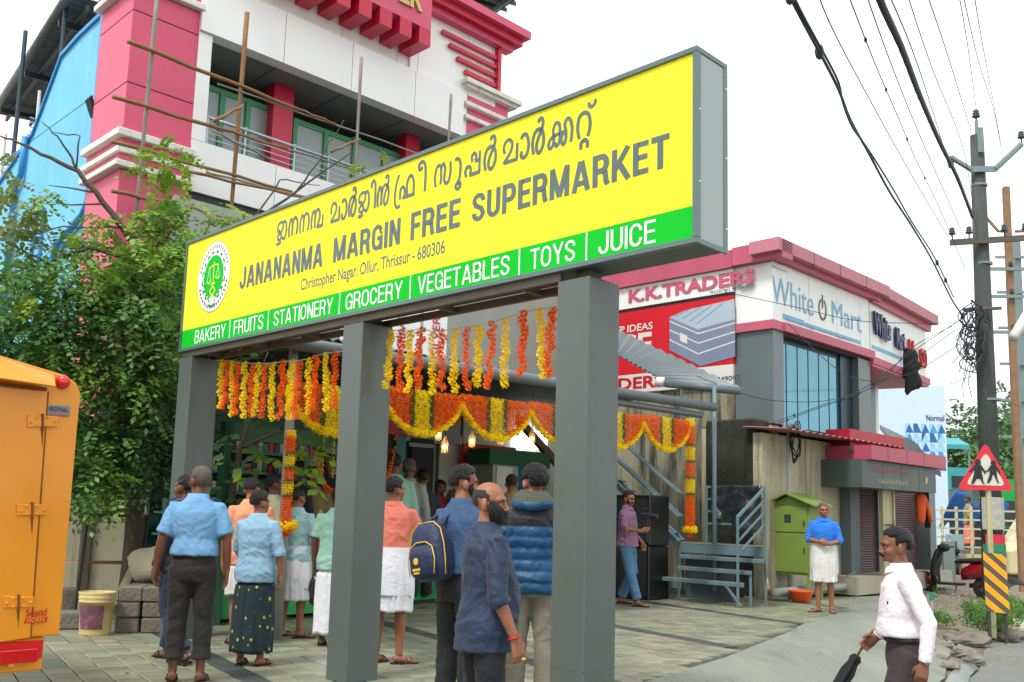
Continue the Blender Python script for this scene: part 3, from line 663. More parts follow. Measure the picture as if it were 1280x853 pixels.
# terrace roof above the building
def roof(name, q, nrib, label, beams):
    q = [Vector(v) for v in q]; base = (q[0]+q[1]+q[2]+q[3])/4
    rt = thing(name, label, 'roof', (base.x, base.y, base.z-.5))
    mb = MB(); m = nrib*4
    for k, off in ((0, 0), (1, .03)):
        n0 = len(mb.v)
        for i in range(m+1):
            a = q[0].lerp(q[1], i/m); b = q[3].lerp(q[2], i/m); h = .05*math.sin(i*math.pi/2)+off
            mb.v += [a+Z*h, b+Z*h]
        mb.f += [(n0+2*i, n0+2*i+1, n0+2*i+3, n0+2*i+2) for i in range(m)]; mb.m += [0]*m
    mb.build('roof_sheet', M_('tin_roof'), rt, smooth=True)
    for i in range(beams):
        t = (i+.5)/beams; a = q[0].lerp(q[3], t); b = q[1].lerp(q[2], t)
        mb = MB(); mb.obox(a-Z*.2, (b-a), (q[3]-q[0]).normalized()*.07, Z*.12); mb.build('purlin', M_('steel_dark'), rt)
    for i in range(3):
        t = (i+.2)/2.6; a = q[0].lerp(q[1], t); b = q[3].lerp(q[2], t)
        mb = MB(); mb.obox(a-Z*.34, (b-a), (q[1]-q[0]).normalized()*.09, Z*.13); mb.build('rafter', M_('steel_dark'), rt)
    return rt
A = at(86, -6, 18.5); B = at(-8, 140, 29)
r1 = roof('terrace_roof', [A, B, B+W*6+Z*.5, A+W*6+Z*.5], 40, 'corrugated metal terrace roof with steel beams above the blue wall', 9)
mb = MB(); mb.tube([A+Z*.0, B], .09, 8); mb.build('eave_gutter', M_('tin_roof'), r1, smooth=True)
for t, z in ((2.35, 9.2), (4.2, 8.9), (6.6, 7.5), (8.5, 7.5)):
    p = PO+W*.12+U*t+Z*(z-.1); mb = MB(); mb.tube([p, p+Z*(3.4 if t < 5 else 3.2)], .045, 8); mb.build('roof_post', M_('bamboo_grey' if t < 3 else 'steel_dark'), r1)
A2, B2, C2, D2 = at(500, -60, 21), at(664, -14, 25), at(608, 24, 29), at(520, -16, 29)
roof('terrace_roof', [A2, B2, C2, D2], 26, 'dark corrugated roof edge jutting out behind the pink cornice', 5)
for i, (x, y) in enumerate(((30, 118), (38, 160), (44, 110))):
    pass
an = thing('tv_antenna', 'white ladder like aerials standing on top of the blue wall', 'antenna', PO+U*6.2+Z*7.4+W*.1)
for i, (t, h) in enumerate(((5.2, .95), (5.75, .75), (6.6, .6), (7.2, 1.1))):
    p = PO+W*.1+U*t+Z*(8.0 if t < 5.5 else 7.5); mb = MB(); mb.tube([p, p+Z*h+U*.02], .03, 6)
    if i < 3:
        for k in range(4): mb.obox(p+Z*(.1+.09*k)-W*.14-U*.01, W*.28, U*.02, Z*.02)
    mb.build('mast', M_('trim_white'), an)

# ================================================================== SHOPS ON THE CORNER (right)
mat('k_pink', g(190, 92, 112), .5, var=.1, vs=1.5, streak=.4, streakcol=g(150, 80, 92), edge=.52)
mat('k_pinktop', g(190, 122, 132), .6, var=.1, vs=1.5, streak=.5, streakcol=g(150, 110, 108), edge=.5)
mat('k_white', g(232, 238, 234), .45, var=.04, vs=.8, streak=.35, streakcol=g(168, 180, 172), edge=.58)
mat('k_grey', g(96, 110, 112), .4, var=.07, vs=1.2, spec=.6)
mat('k_glass', g(70, 146, 168), .07, var=.25, vs=.6, spec=1.0, metal=.55, bump=.02, bs=1.2)
mat('k_glass2', g(170, 190, 182), .25, var=.2, vs=1.5, spots=.6, spotcol=g(110, 130, 120), ss=2)
mat('mullion', g(30, 60, 70), .4)
mat('bill_red', g(206, 24, 40), .4, var=.05, vs=1)
mat('bill_white', g(214, 214, 208), .45, var=.05)
mat('matt_top', g(168, 186, 200), .6, var=.06); mat('matt_side', g(120, 132, 156), .6, var=.06)
mat('kk_letter', g(196, 96, 120), .4, var=.15, vs=4); mat('kk_red', g(190, 20, 36), .4)
mat('wm_blue', g(110, 172, 208), .45, var=.1); mat('navy', g(28, 32, 92), .35, var=.1); mat('brown_logo', g(92, 70, 64), .5)
mat('stain_wall', g(150, 146, 122), .85, var=.25, vs=1.2, bump=.5, bs=14, streak=.95, streakcol=g(40, 42, 34), edge=.42, spots=.35, spotcol=g(140, 128, 104), ss=2)
mat('beige_wall', g(182, 176, 150), .85, var=.14, vs=1.2, bump=.3, bs=14, streak=.75, streakcol=g(84, 82, 62), edge=.47, spots=.5, spotcol=g(142, 128, 96), ss=1.4)
mat('mossy', g(50, 52, 40), .95, var=.5, vs=2, bump=.8, bs=10, spots=.8, spotcol=g(86, 94, 52), ss=1.6, streak=.7, streakcol=g(22, 24, 20), edge=.48)
mat('shutter', g(104, 78, 82), .5, var=.15, vs=2, streak=.3, streakcol=g(70, 54, 54))
mat('cream_plinth', g(176, 172, 152), .8, var=.15, vs=2, bump=.2, streak=.4, streakcol=g(110, 106, 88))
mat('shop_green', g(74, 90, 86), .5, var=.1)
KO = Vector((4.72, 19.79, 0)); KF = (KO, W, U)
kb = thing('corner_shops', 'corner shop block with pink parapet, teal glass and white name panels', 'building', KO)
K = lambda name, m, boxes, parent=kb, **k: part(name, M_(m), parent, boxes, KF, **k)
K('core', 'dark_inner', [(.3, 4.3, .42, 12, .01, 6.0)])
# side towards the forecourt (along U)
K('side_wall', 'stain_wall', [(-.06, .24, 1.6, 12, 0, 5.5), (-.06, .24, .8, 1.59, 3.03, 5.5)])
K('side_wall', 'beige_wall', [(-.05, .24, .0, 1.6, 0, 3.02)])
K('mossy_pier', 'mossy', [(-.62, -.06, .05, 1.15, 0, 3.1)], bevel=.03)
K('parapet', 'k_pink', [(-.22, .2, .78, 12, 6.0, 6.33)]); K('parapet', 'k_pink', [(-.22, .2, -.36, .77, 6.02, 6.36)])
K('name_panel', 'k_white', [(-.14, .2, .8, 12, 5.55, 5.99)])
K('corner_panel', 'k_white', [(-.06, .3, -.06, .79, 4.93, 6.01)])
K('pink_strip', 'k_pink', [(-.12, .3, -.1, .79, 4.76, 4.925)])
K('corner_column', 'k_grey', [(-.06, .3, -.05, .79, 3.05, 4.755)])
bb = K('billboard', 'bill_red', [(-.13, .1, .8, 12, 4.18, 5.48)])
K('billboard_strip', 'bill_white', [(-.135, .1, .8, 12, 3.8, 4.175)])
K('panel_shadow_gap', 'clad_seam', [(-.1, .1, .8, 12, 5.485, 5.545)])
SP_ = KO - W*.138
def ktext(s, xl, yl, xr, yr, h, m, off=.02, ext=0, fn=text, proud=.003, base=SP_, parent=kb, z=None, **k):
    a = onU(xl, yl, base); b = onU(xr, yr, base); z = z or .5*(a.z+b.z); a.z = z
    return fn(s, a, -U, Z, abs((b-a).dot(U)), h, M_(m), parent, proud=proud, **({'off': off, 'ext': ext} if fn is text else {}), **k)
ktext('K.K.TRADERS', 786, 385, 943, 356, .27, 'kk_letter', off=.035, ext=.012, z=5.655, base=KO-W*.142)
ktext('PH:2357462. 9497349097', 888, 368, 942, 361, .07, 'navy', off=.01, z=5.56)
ktext('SLEEP IDEAS', 752, 421, 816, 411, .15, 'bill_white', off=.02); 
ktext('GRACE', 700, 465, 815, 438, .5, 'bill_white', off=.03)
ktext('K.K.TRADERS', 690, 509, 830, 492, .25, 'kk_red', off=.03, z=3.87)
ktext('PH:2357462.9349097', 845, 493, 925, 483, .09, 'navy', off=.005, z=3.87)
# mattress printed on the billboard
def flat_poly(pts, m, name, lift, parent=kb, base=SP_, fn=onU):
    P = [fn(x, y, base)-W*lift for x, y in pts]; mb = MB(); mb.add(P, [tuple(range(len(P)))]); return mb.build(name, m, parent)
flat_poly([(837, 397), (857, 388), (918, 374), (919, 399), (872, 412)], M_('matt_top'), 'mattress_picture', .002)
flat_poly([(837, 397), (872, 412), (919, 399), (919, 446), (876, 458), (837, 438)], M_('matt_side'), 'mattress_picture', .0025)
for i, dy in enumerate((4, 15, 27)):
    flat_poly([(837, 397+dy), (873, 412+dy*1.1), (919, 399+dy), (919, 400.6+dy), (873, 413.6+dy*1.1), (837, 398.6+dy)], M_('bill_white'), 'mattress_piping', .003)
for i in range(4): 
    x0, x1 = 843+i*9, 862+i*14
    flat_poly([(x0, 395.5+i*3.3), (x1, 386.3-i*2.6), (x1+.8, 386.9-i*2.6), (x0+.9, 396.2+i*3.3)], M_('matt_side'), 'mattress_quilting', .0032)
flat_poly([(850, 416), (859, 420), (859, 430), (850, 426)], M_('bill_white'), 'mattress_label', .0035)
# front towards the street (along W)
K('parapet', 'k_pinktop', [(-.36, 4.9, -.36, .3, 6.13, 6.36)]); K('fascia', 'k_pink', [(-.2, 4.75, -.2, .3, 6.03, 6.129)])
for s in (1.1, 2.3, 3.6): K('parapet_joint', 'clad_seam', [(s, s+.02, -.363, -.3, 6.12, 6.362)])
K('front_panel', 'k_white', [(.302, 1.44, -.06, .2, 4.93, 6.02)])
for s0, s1 in ((1.455, 2.72), (2.735, 3.9), (3.915, 4.38)): K('front_panel', 'k_white', [(s0, s1, -.06, .2, 4.93, 6.02)])
K('panel_backing', 'clad_seam', [(.302, 4.38, -.04, .22, 4.95, 6.0)])
K('pink_strip', 'k_pink', [(.302, 4.5, -.14, .2, 4.76, 4.925)])
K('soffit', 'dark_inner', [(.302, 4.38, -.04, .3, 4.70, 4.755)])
K('column', 'k_grey', [(.301, .36, -.05, .4, 2.95, 4.75)]); K('column', 'k_grey', [(3.78, 4.40, -.05, .4, 2.93, 4.7)])
K('reveal', 'mullion', [(3.2, 3.78, .1, .4, 2.93, 4.7)])
gl = K('glazing', 'mullion', [(.36, 3.2, .14, .2, 2.93, 2.98), (.36, 3.2, .14, .2, 4.62, 4.7)]+[(.36+2.84*i/6-.006, .36+2.84*i/6+.006, .14, .19, 2.98, 4.62) for i in range(7)])
for i in range(6): K('pane', 'k_glass', [(.36+2.84*i/6+.008, .36+2.84*(i+1)/6-.008, .15, .18, 2.985, 4.615)], parent=gl)
FP = KO - U*.062
def wtext(s, xl, yl, xr, yr, h, m, off=.0, ext=0, proud=.006, base=FP, n=None, xd=None, dz=0):
    n = n or NW; xd = xd or W; a = onp(xl, yl, base, n); b = onp(xr, yr, base, n); z = .5*(a.z+b.z)+dz; a.z = z
    return text(s, a, xd, Z, (b-a).dot(xd), h, M_(m), kb, off=off, ext=ext, proud=proud)
wtext('White', 965, 380, 1017, 394, .50, 'wm_blue', off=.0); wtext('Mart', 1040, 404, 1077, 417, .46, 'wm_blue', off=.0)
def ringlogo(cx, cy, base, n, xd, r, m='brown_logo'):
    c = onp(cx, cy, base, n)+n*.008; vs, fs = [], []; stroke(vs, fs, arc(0, 0, r*.8, r, 115, 425, 24), .05, 0); stroke(vs, fs, [(0, r*.1), (0, r*1.45)], .05, .0005)
    mb = MB(); mb.add([c+xd*v[0]+Z*v[1]+n*v[2] for v in vs], fs); mb.build('ring_mark', M_(m), kb)
ringlogo(1028, 387, FP, NW, W, .2)
wtext("South India's largest house warming gift mall", 981, 402, 1064, 424, .07, 'navy', off=.0, dz=-.03)
wtext('www.whitemart.in', 964, 334, 984, 341, .04, 'navy', off=.0)
a = onp(965, 403, FP, NW)
K('blue_band', 'wm_blue', [(.14 if False else .32, 1.2, -.068, -.062, 5.0, 5.1), (1.2, 3.9, -.068, -.062, 5.0, 5.07)])
# second bay, turned a little towards the street
A34 = R(36); W2 = Vector((math.sin(A34), math.cos(A34), 0)); N2 = Vector((W2.y, -W2.x, 0)); K4 = KO+W*4.40; KF2 = (K4, W2, -N2)
K2 = lambda name, m, boxes, parent=kb, **k: part(name, M_(m), parent, boxes, KF2, **k)
K2('parapet', 'k_pinktop', [(.1, 4.5, -.3, .3, 6.15, 6.38)]); K2('fascia', 'k_pink', [(.0, 4.4, -.15, .3, 5.98, 6.148)])
b2 = K2('front_panel', 'k_white', [(0.01, 4.2, -.06, .3, 4.82, 6.0)])
K2('pink_strip', 'k_pink', [(0.01, 4.3, -.12, .3, 4.66, 4.815)])
K2('core', 'dark_inner', [(.3, 3.3, 1.3, 3, 0, 6.0)])
K2('soffit', 'k_pink', [(.01, 4.2, -.1, 3.0, 4.60, 4.655)])
K2('column', 'k_grey', [(2.75, 3.3, .9, 1.6, 2.3, 4.6)]); K2('column', 'k_white', [(3.302, 3.5, .9, 1.6, 2.3, 4.6)])
gl2 = K2('glazing', 'mullion', [(0, 2.75, 1.0, 1.06, 2.93, 3.0), (0, 2.75, 1.0, 1.06, 4.5, 4.6)]+[(2.75*i/5-.01, 2.75*i/5+.01, 1, 1.05, 3, 4.5) for i in range(6)])
for i in range(5): K2('pane', 'k_glass2', [(2.75*i/5+.012, 2.75*(i+1)/5-.012, 1.01, 1.03, 3.0, 4.5)], parent=gl2)
B2p = K4+N2*.065
for s, s0, s1, h, z, m in (('White', .1, 1.22, .5, 5.3, 'navy'), ('Mart', 1.62, 2.25, .46, 5.22, 'navy'), ('LA', 2.6, 3.05, .45, 5.1, 'kk_red'), ('CO', 3.5, 4.0, .45, 5.02, 'kk_red')):
    text(s, B2p+W2*s0+Z*z, W2, Z, s1-s0, h, M_(m), kb, off=.02, ext=.03, proud=.05)
ringlogo(1106, 416, B2p+N2*.06, N2, W2, .2)
K2('blue_band', 'wm_blue', [(.1, 2.2, -.068, -.062, 5.0, 5.08)])
# ground floor under it
K('lower_front', 'beige_wall', [(-.62, 2.6, -.12, .29, 0, 2.84)])
for s in (1.1,): K('wall_crack', 'clad_seam', [(s, s+.012, -.123, -.1, .3, 2.8)])
cs = MB()
for k, off in ((0, 0), (1, .012)):
    n0 = len(cs.v); m = 80
    for i in range(m+1):
        s = -.8+5.4*i/m; h = .015*math.sin(i*math.pi/2)+off
        cs.v += [KO+W*s-U*.75+Z*(2.86+h), KO+W*s+U*.2+Z*(2.93+h)]
    cs.f += [(n0+2*i, n0+2*i+1, n0+2*i+3, n0+2*i+2) for i in range(m)]; cs.m += [0]*m
mat('canopy_pink', g(170, 112, 114), .7, var=.2, vs=3, streak=.5, streakcol=g(120, 86, 80)); cs.build('canopy_sheet', M_('canopy_pink'), kb)
mb = MB(); mb.tube([KO+W*1.9-U*.7+Z*2.68, KO+W*3.6-U*.7+Z*2.70], .05, 8); mb.build('canopy_pipe', M_('rust_tube'), kb)
K('roller_shutter', 'shutter', [])if False else None
mb = MB(); n = 34; prof = []
for i in range(n*4+1):
    z = .34+1.7*i/(n*4); d = .02*abs(math.sin(i*math.pi/4)); prof.append((z, d))
for i in range(n*4):
    z0, d0 = prof[i]; z1, d1 = prof[i+1]
    mb.quad(KO+W*3.05+U*(-.02-d0)+Z*z0, KO+W*6.9+U*(-.02-d0)+Z*z0, KO+W*6.9+U*(-.02-d1)+Z*z1, KO+W*3.05+U*(-.02-d1)+Z*z1)
mb.build('roller_shutter', M_('shutter'), kb)
K('shutter_guide', 'k_grey', [(4.55, 4.7, -.1, .0, .34, 2.04)])
K('door_pillar', 'k_grey', [(2.6, 3.04, -.35, .2, .34, 2.04)]); K('door_pillar', 'k_grey', [(6.92, 7.3, -.35, .2, .34, 2.04)])
K('plinth', 'cream_plinth', [(2.05, 7.3, -.7, .2, 0, .335)])
KS = KO-U*1.0
fs_ = part('sign_fascia', M_('shop_green'), kb, [(1.75, 5.62, -.0, .95, 1.98, 2.49)], (KS, W, U))
for s in (2.72, 3.7, 4.65): part('fascia_joint', M_('clad_seam'), kb, [(s, s+.01, -.003, .0, 1.98, 2.49)], (KS, W, U))
mat('fascia_red0', g(168, 26, 44), .5); mat('cap_pink', g(182, 78, 94), .5, var=.1, vs=2); part('pink_cap', M_('cap_pink'), kb, [(1.95, 5.95, -.12, .95, 2.495, 2.76)], (KS, W, U)); 
for s in (2.72, 3.7, 4.65): part('cap_joint', M_('clad_seam'), kb, [(s, s+.012, -.123, -.12, 2.5, 2.755)], (KS, W, U))
part('red_box', M_('fascia_red0'), kb, [(2.2, 5.0, .45, .98, 2.765, 3.1)], (KS, W, U))
mat('fascia_red', g(170, 62, 74), .5); mat('fascia_cream', g(186, 184, 132), .5)
for s, s0, s1, z, h, m in (('ശ്രീകൃഷ്ണ', 2.25, 4.05, 2.24, .16, 'fascia_red'), ('ബേക്കറി & സ്റ്റോർസ്', 2.5, 4.0, 2.08, .10, 'fascia_cream')):
    text(s, KS+W*s0+Z*z-U*.001, W, Z, s1-s0, h, M_(m), kb, off=.01, proud=.004)
mb = MB(); mb.obox(KS+W*4.98-U*.006+Z*2.16, W*.12, -U*.004, Z*.13); mb.build('fascia_badge', M_('fascia_cream'), kb)
# tilted sheet roof beside the far end
# ================================================================== FORECOURT THINGS
mat('stair_blue', g(96, 124, 130), .5, var=.1, vs=3, spots=.3, spotcol=g(70, 84, 84), ss=5)
mat('tread', g(108, 100, 88), .8, var=.3, vs=6)
mat('black_plastic', g(18, 20, 22), .35, var=.2, spec=.6)
mat('black_cloth', g(22, 24, 26), .9)
mat('tarp_black', g(44, 50, 54), .14, var=.3, vs=4, bump=1.0, bs=9, spec=.9)
mat('kiosk_green', g(116, 140, 64), .5, var=.12, vs=2, spots=.4, spotcol=g(108, 128, 62), ss=3, streak=.25, streakcol=g(96, 92, 50), edge=.55)
mat('orange_plastic', g(226, 84, 30), .4, var=.08)
mat('white_plastic', g(214, 214, 206), .4)
mat('pipe_grey', g(150, 154, 148), .5, var=.1)
mat('rusty_cream', g(186, 182, 142), .6, var=.15, vs=2, spots=.6, spotcol=g(128, 84, 52), ss=2.2, streak=.5, streakcol=g(132, 92, 58), edge=.5)
mat('canopy_grey', g(92, 104, 108), .45, var=.12, vs=2)
mat('wood', g(120, 92, 60), .8, var=.25, vs=4); mat('iron', g(60, 58, 52), .6, var=.3)
mat('cement', g(118, 114, 102), .95, var=.25, vs=3, bump=.9, bs=24, spots=.5, spotcol=g(140, 100, 78), ss=1.6)
mat('precast', g(190, 184, 158), .85, var=.12, vs=1.5, bump=.2, streak=.6, streakcol=g(120, 108, 84), edge=.52)
mat('wall_post', g(96, 92, 78), .9, var=.3, streak=.6)
mat('sacking', g(178, 172, 146), .9, var=.15, bump=.6, bs=60); mat('maroon_cloth', g(140, 70, 66), .9, var=.25)
mat('bucket', g(196, 176, 120), .55, var=.15, vs=5, spots=.75, spotcol=g(150, 96, 92), ss=5, stretch=(1, 1, .7))
mat('truck_yellow', g(226, 142, 2), .38, var=.07, vs=1.5, coat=.3, streak=.18, streakcol=g(180, 110, 10), edge=.56)
mat('truck_rust', g(122, 72, 20), .8, var=.4, vs=14); mat('lamp_red', g(200, 22, 24), .15, coat=.5, var=.15, vs=12); mat('reflect_red', g(206, 20, 22), .3)
mat('rubber', g(24, 24, 25), .8); mat('sticker_red', g(196, 36, 20), .5); mat('plate_grey', g(136, 138, 134), .4, metal=.3)

# --- stairs up to the platform
S0 = Vector((3.82, 17.82, 0)); WS = Vector((.22, .975, 0)); SF = (S0, WS, U)
st = thing('steel_staircase', 'blue grey steel steps with open treads, landing and rising flight beside the stained wall', 'staircase', S0)
def SB(name, boxes, m='stair_blue'): return part(name, M_(m), st, boxes, SF, bevel=.004)
H1 = .90
SB('landing_beam', [(.02, .07, -.38, 1.42, H1-.14, H1)]); SB('landing_beam', [(.95, 1.0, -.38, 1.42, H1-.14, H1)]); SB('landing_beam', [(.07, .95, -.38, -.33, H1-.14, H1)])
SB('landing_deck', [(.02, 1.0, -.38, 1.42, H1+.002, H1+.02)], 'tread')
for i, (z, t0, t1) in enumerate(((.73, -.33, 1.38), (.55, -.1, 1.40), (.37, .05, 1.72))):
    s = -.22*(i+1); SB('tread_edge', [(s, s+.03, t0, t1, z-.06, z)]); SB('tread', [(s+.03, s+.24, t0, t1, z-.01, z)], 'tread'); SB('tread_edge', [(s+.03, s+.24, t0, t0+.03, z-.06, z-.011)])
for s, t, z0, z1 in ((.0, -.38, 0, 1.86), (.96, -.38, 0, 1.9), (.0, 1.38, 0, H1-.14), (.96, 1.38, 0, H1), (-.66, .14, 0, 1.39), (-.42, -.1, 0, .55)): SB('upright', [(s, s+.055, t, t+.055, z0, z1)])
def SBar(name, a, b, r=.03, m='stair_blue'):
    p = S0+WS*a[0]+U*a[1]+Z*a[2]; q = S0+WS*b[0]+U*b[1]+Z*b[2]; d = (q-p); x = d.cross(Z).normalized()*r; y = d.cross(x).normalized()*r
    mb = MB(); mb.obox(p-x*.5-y*.5, d, x, y); return mb.build(name, M_(m), st)
for k in range(4): SBar('hand_rail', (-.63, .17, 1.37-.19*k), (.03, -.35, 1.84-.19*k), .04 if k == 0 else .028)
for k in range(4): SBar('guard_rail', (.98, -.35, 1.88-.21*k), (.98, .9, 1.88-.21*k), .035)
for k in range(4): SBar('guard_rail', (.03, -.35, 1.86-.24*k) if k else (.03, -.35, 1.86), (.97, -.35, 1.86-.24*k), .035)
SB('upright', [(.95, 1.0, .85, .9, H1, 1.9)])
SBar('brace', (-.64, .1, .02), (-.64, .42, .34)); SBar('brace', (-.64, 1.5, .34), (-.2, 1.66, .02)); SB('upright', [(-.1, -.05, 1.62, 1.67, 0, .3)])
# flight rising away along the wall
n = 9
for k in range(n):
    t = 1.5+.26*k; z = H1+.18*(k+1); SB('tread', [(.05, .95, t, t+.27, z-.02, z)], 'stair_blue')
for s in (.0, .96): 
    p0 = (s, 1.42, H1+.02); p1 = (s, 1.5+.26*n, H1+.02+.18*n); SBar('stringer', p0, p1, .09)
    for h in (.45, .85): SBar('flight_rail', (s, 1.42, H1+h), (s, 1.5+.26*n, H1+h+.18*n), .035)
    for k in (0, 3, 6, 9): SBar('flight_post', (s, 1.45+.26*k, H1+.18*k), (s, 1.45+.26*k, H1+.18*k+.87), .035)
SB('under_panel', [(.3, .34, .25, 1.3, .0, .7)], 'canopy_grey')
pl = MB(); pl.tube([at(893, 740, 18.4), at(893, 482, 18.4)], .035, 10); tp = pl.build('canopy_pole', M_('stair_blue'), smooth=True); tag(tp, 'tall thin blue grey pole rising from the landing to the canopy gutter', 'pole')
# black tarp hung over the guard rail
import math
mb = MB(); nx_, nz_ = 26, 16; vs = []
for j in range(nz_+1):
    for i in range(nx_+1):
        u, v = i/nx_, j/nz_
        bot = .62+.12*math.sin(u*5.2)+.06*math.sin(u*17)
        p = S0+WS*(.93+.05*noise.noise((u*6, v*5, 1))+.07*v*math.sin(u*9+v*2))+U*(-.3+1.05*u)+Z*(1.9-(bot)*v*(1.05))
        vs.append(p-W*.03)
mb.add(vs, [(j*(nx_+1)+i, j*(nx_+1)+i+1, (j+1)*(nx_+1)+i+1, (j+1)*(nx_+1)+i) for j in range(nz_) for i in range(nx_)])
o = mb.build('tarpaulin', M_('tarp_black'), smooth=True); tag(o, 'shiny black plastic sheet bundled over the staircase landing rail', 'tarpaulin'); sol = o.modifiers.new('s', 'SOLIDIFY'); sol.thickness = .012
# bottle of orange liquid
def lathe_thing(name, c, prof, m, label, cat, n=14, group=None):
    mb = MB(); mb.lathe(c, prof, n); o = mb.build(name, M_(m), smooth=True); return tag(o, label, cat, group)
b = gnd(959, 750); bt = thing('bottle', 'small plastic bottle of orange liquid standing by the staircase leg', 'bottle', b)
mat('orange_liquid', g(214, 130, 20), .1, var=.05, coat=.5)
mb = MB(); mb.lathe(b, [(.055, .002), (.06, .03), (.06, .2), (.05, .24)]); mb.build('bottle_body', M_('orange_liquid'), bt, smooth=True)
mb = MB(); mb.lathe(b, [(.045, .245), (.022, .30), (.022, .36)]); mb.build('bottle_neck', M_('white_plastic'), bt, smooth=True)
# --- loudspeakers stacked behind the cameraman
for i, (x0, x1, y0, y1, Yd, lab) in enumerate(((776, 831, 680, 752, 18.6, 'lower black loudspeaker cabinet of the stack left of the stairs'), (777, 832, 612, 679, 18.6, 'upper black loudspeaker cabinet of the stack left of the stairs'))):
    p = gnd(831, 752); q = at(x1-20, y1, p.y); q.z = 0 if i == 0 else .87; h = .86 if i == 0 else .82
    sp_ = thing('loudspeaker', lab, 'speaker', q, 0, 'stacked loudspeakers'); L = .85
    mb = MB(); mb.obox(q, U*L, W*.6, Z*h); mb.build('cabinet', M_('black_plastic'), sp_, bevel=.02)
    mb = MB(); mb.obox(q+U*.05-W*.012+Z*.05, U*(L-.1), W*.01, Z*(h-.1)); mb.build('grille', M_('black_cloth'), sp_)
    c = q+U*L/2-W*.014+Z*.42
    for r, dz in ():
        mb = MB(); cc = c+Z*dz
        rings = [[cc-W*w_+U*(rr*math.cos(a))+Z*(rr*math.sin(a)) for a in [2*math.pi*k/24 for k in range(24)]] for rr, w_ in ((r, 0), (r, .02), (r*.85, .02), (r*.4, -.0))]
        mb.loft(rings[::-1]); mb.build('driver', M_('rubber'), sp_, smooth=False)
# --- green meter kiosk on legs
kf = onp(966, 742, gnd(990, 745), NW); kf = gnd(967, 738); KG = (Vector((kf.x, kf.y, 0)), W, U)
kf0 = gnd(1013, 752); KG = (kf0, U, W)
kk = thing('meter_kiosk', 'lime green sheet metal cabinet with gabled roof on short legs against the beige wall', 'cabinet', kf0)
kd = lambda name, m, boxes: part(name, M_(m), kk, boxes, KG, bevel=.006)
kd('leg', 'kiosk_green', [(.02, .07, .0, .05, 0, .42)]); kd('leg', 'kiosk_green', [(.72, .77, .0, .05, 0, .42)]); kd('leg', 'kiosk_green', [(.02, .07, .5, .55, 0, .42)]); kd('leg', 'kiosk_green', [(.72, .77, .5, .55, 0, .42)])
kd('body', 'kiosk_green', [(0, .79, 0, .56, .42, 1.60)])
kd('lower_door', 'kiosk_green', [(.04, .75, -.02, 0, .46, 1.12)]); kd('upper_door', 'kiosk_green', [(.04, .75, -.02, 0, 1.14, 1.58)])
kd('window', 'dark_inner', [(.36, .5, -.026, -.02, 1.30, 1.44)]); kd('latch', 'iron', [(.08, .11, -.04, -.02, 1.26, 1.34)]); kd('latch', 'iron', [(.08, .11, -.04, -.02, .8, .88)])
mb = MB(); mb.prism([kf0+Z*1.602, kf0+U*.79+Z*1.602, kf0+U*.42+Z*1.77], W*.56); mb.build('gable', M_('kiosk_green'), kk)
for a, b_ in (((-.16, 1.58), (.42, 1.79)), ((.42, 1.79), (.95, 1.58))):
    mb = MB(); p = kf0+U*a[0]+Z*a[1]-W*.12; q = kf0+U*b_[0]+Z*b_[1]-W*.12; mb.obox(p, q-p, W*.8, Z*.025); mb.build('roof_sheet', M_('kiosk_green'), kk)
# orange basin, stick
c = gnd(1001, 753); mb = MB(); mb.lathe(c, [(.13, .01), (.15, .02), (.2, .17), (.215, .19), (.205, .192), (.14, .04)], 20); o = mb.build('basin', M_('orange_plastic'), smooth=True); tag(o, 'bright orange plastic basin on the ground beneath the green cabinet', 'basin')
mb = MB(); mb.tube([gnd(992, 752)+Z*.02, at(1068, 716, 20.2)], .012, 6); o = mb.build('stick', M_('wood')); tag(o, 'long thin stick leaning from the orange basin to the cream plinth', 'stick')
# pipe along the wall
mb = MB(); p0 = KO+W*(-.9)-U*.45+Z*.14; mb.tube([p0, p0+W*3.6, p0+W*5.6-U*.35+Z*.02], .075, 12); o = mb.build('ground_pipe', M_('pipe_grey'), smooth=True); tag(o, 'long grey plastic pipe lying along the foot of the beige wall', 'pipe')
# service pole with cable coil at the corner
cp = thing('conduit_pole', 'thin grey conduit pole with a coil of black cable at the beige wall', 'pole', KO+W*-.1-U*.35)
mb = MB(); pb0 = KO+W*(-.05)-U*.35; mb.tube([pb0, pb0+Z*2.95], .035, 8); mb.build('pole', M_('pipe_grey'), cp, smooth=True)
for k in range(6):
    mb = MB(); cc = pb0+Z*(2.62+.03*k)+NW*(.06+.01*k)+W*.12; rr = .22+.03*math.sin(k*1.7)
    mb.tube([cc+W*(rr*.7*math.cos(a))+Z*(rr*1.25*math.sin(a))+NW*(.03*math.sin(2*a+k)) for a in [2*math.pi*i/20 for i in range(21)]], .011, 5, cap=False); mb.build('cable_coil', M_('rubber'), cp, smooth=True)
mb = MB(); mb.tube([pb0+Z*2.95, pb0+Z*3.0+W*.1, pb0+W*.45+Z*2.92], .05, 8); mb.build('junction', M_('rust_tube'), cp)
# rusty cream panel standing on the plinth
q = KO+W*3.25-U*.72+Z*.337; rp = thing('door_frame_leaf', 'tall rusty cream steel channel panel standing on the plinth before the shutter', 'panel', q)
mb = MB(); mb.obox(q, W*.62, U*.03, Z*1.85); mb.build('face', M_('rusty_cream'), rp)
for s in (0, .57): mb = MB(); mb.obox(q+W*s-U*.05, W*.05, U*.05, Z*1.86); mb.build('flange', M_('rusty_cream'), rp, bevel=.004)
mb = MB(); mb.obox(q+W*.05-U*.03+Z*.95, W*.52, U*.03, Z*.03); mb.build('seam_bar', M_('iron'), rp)
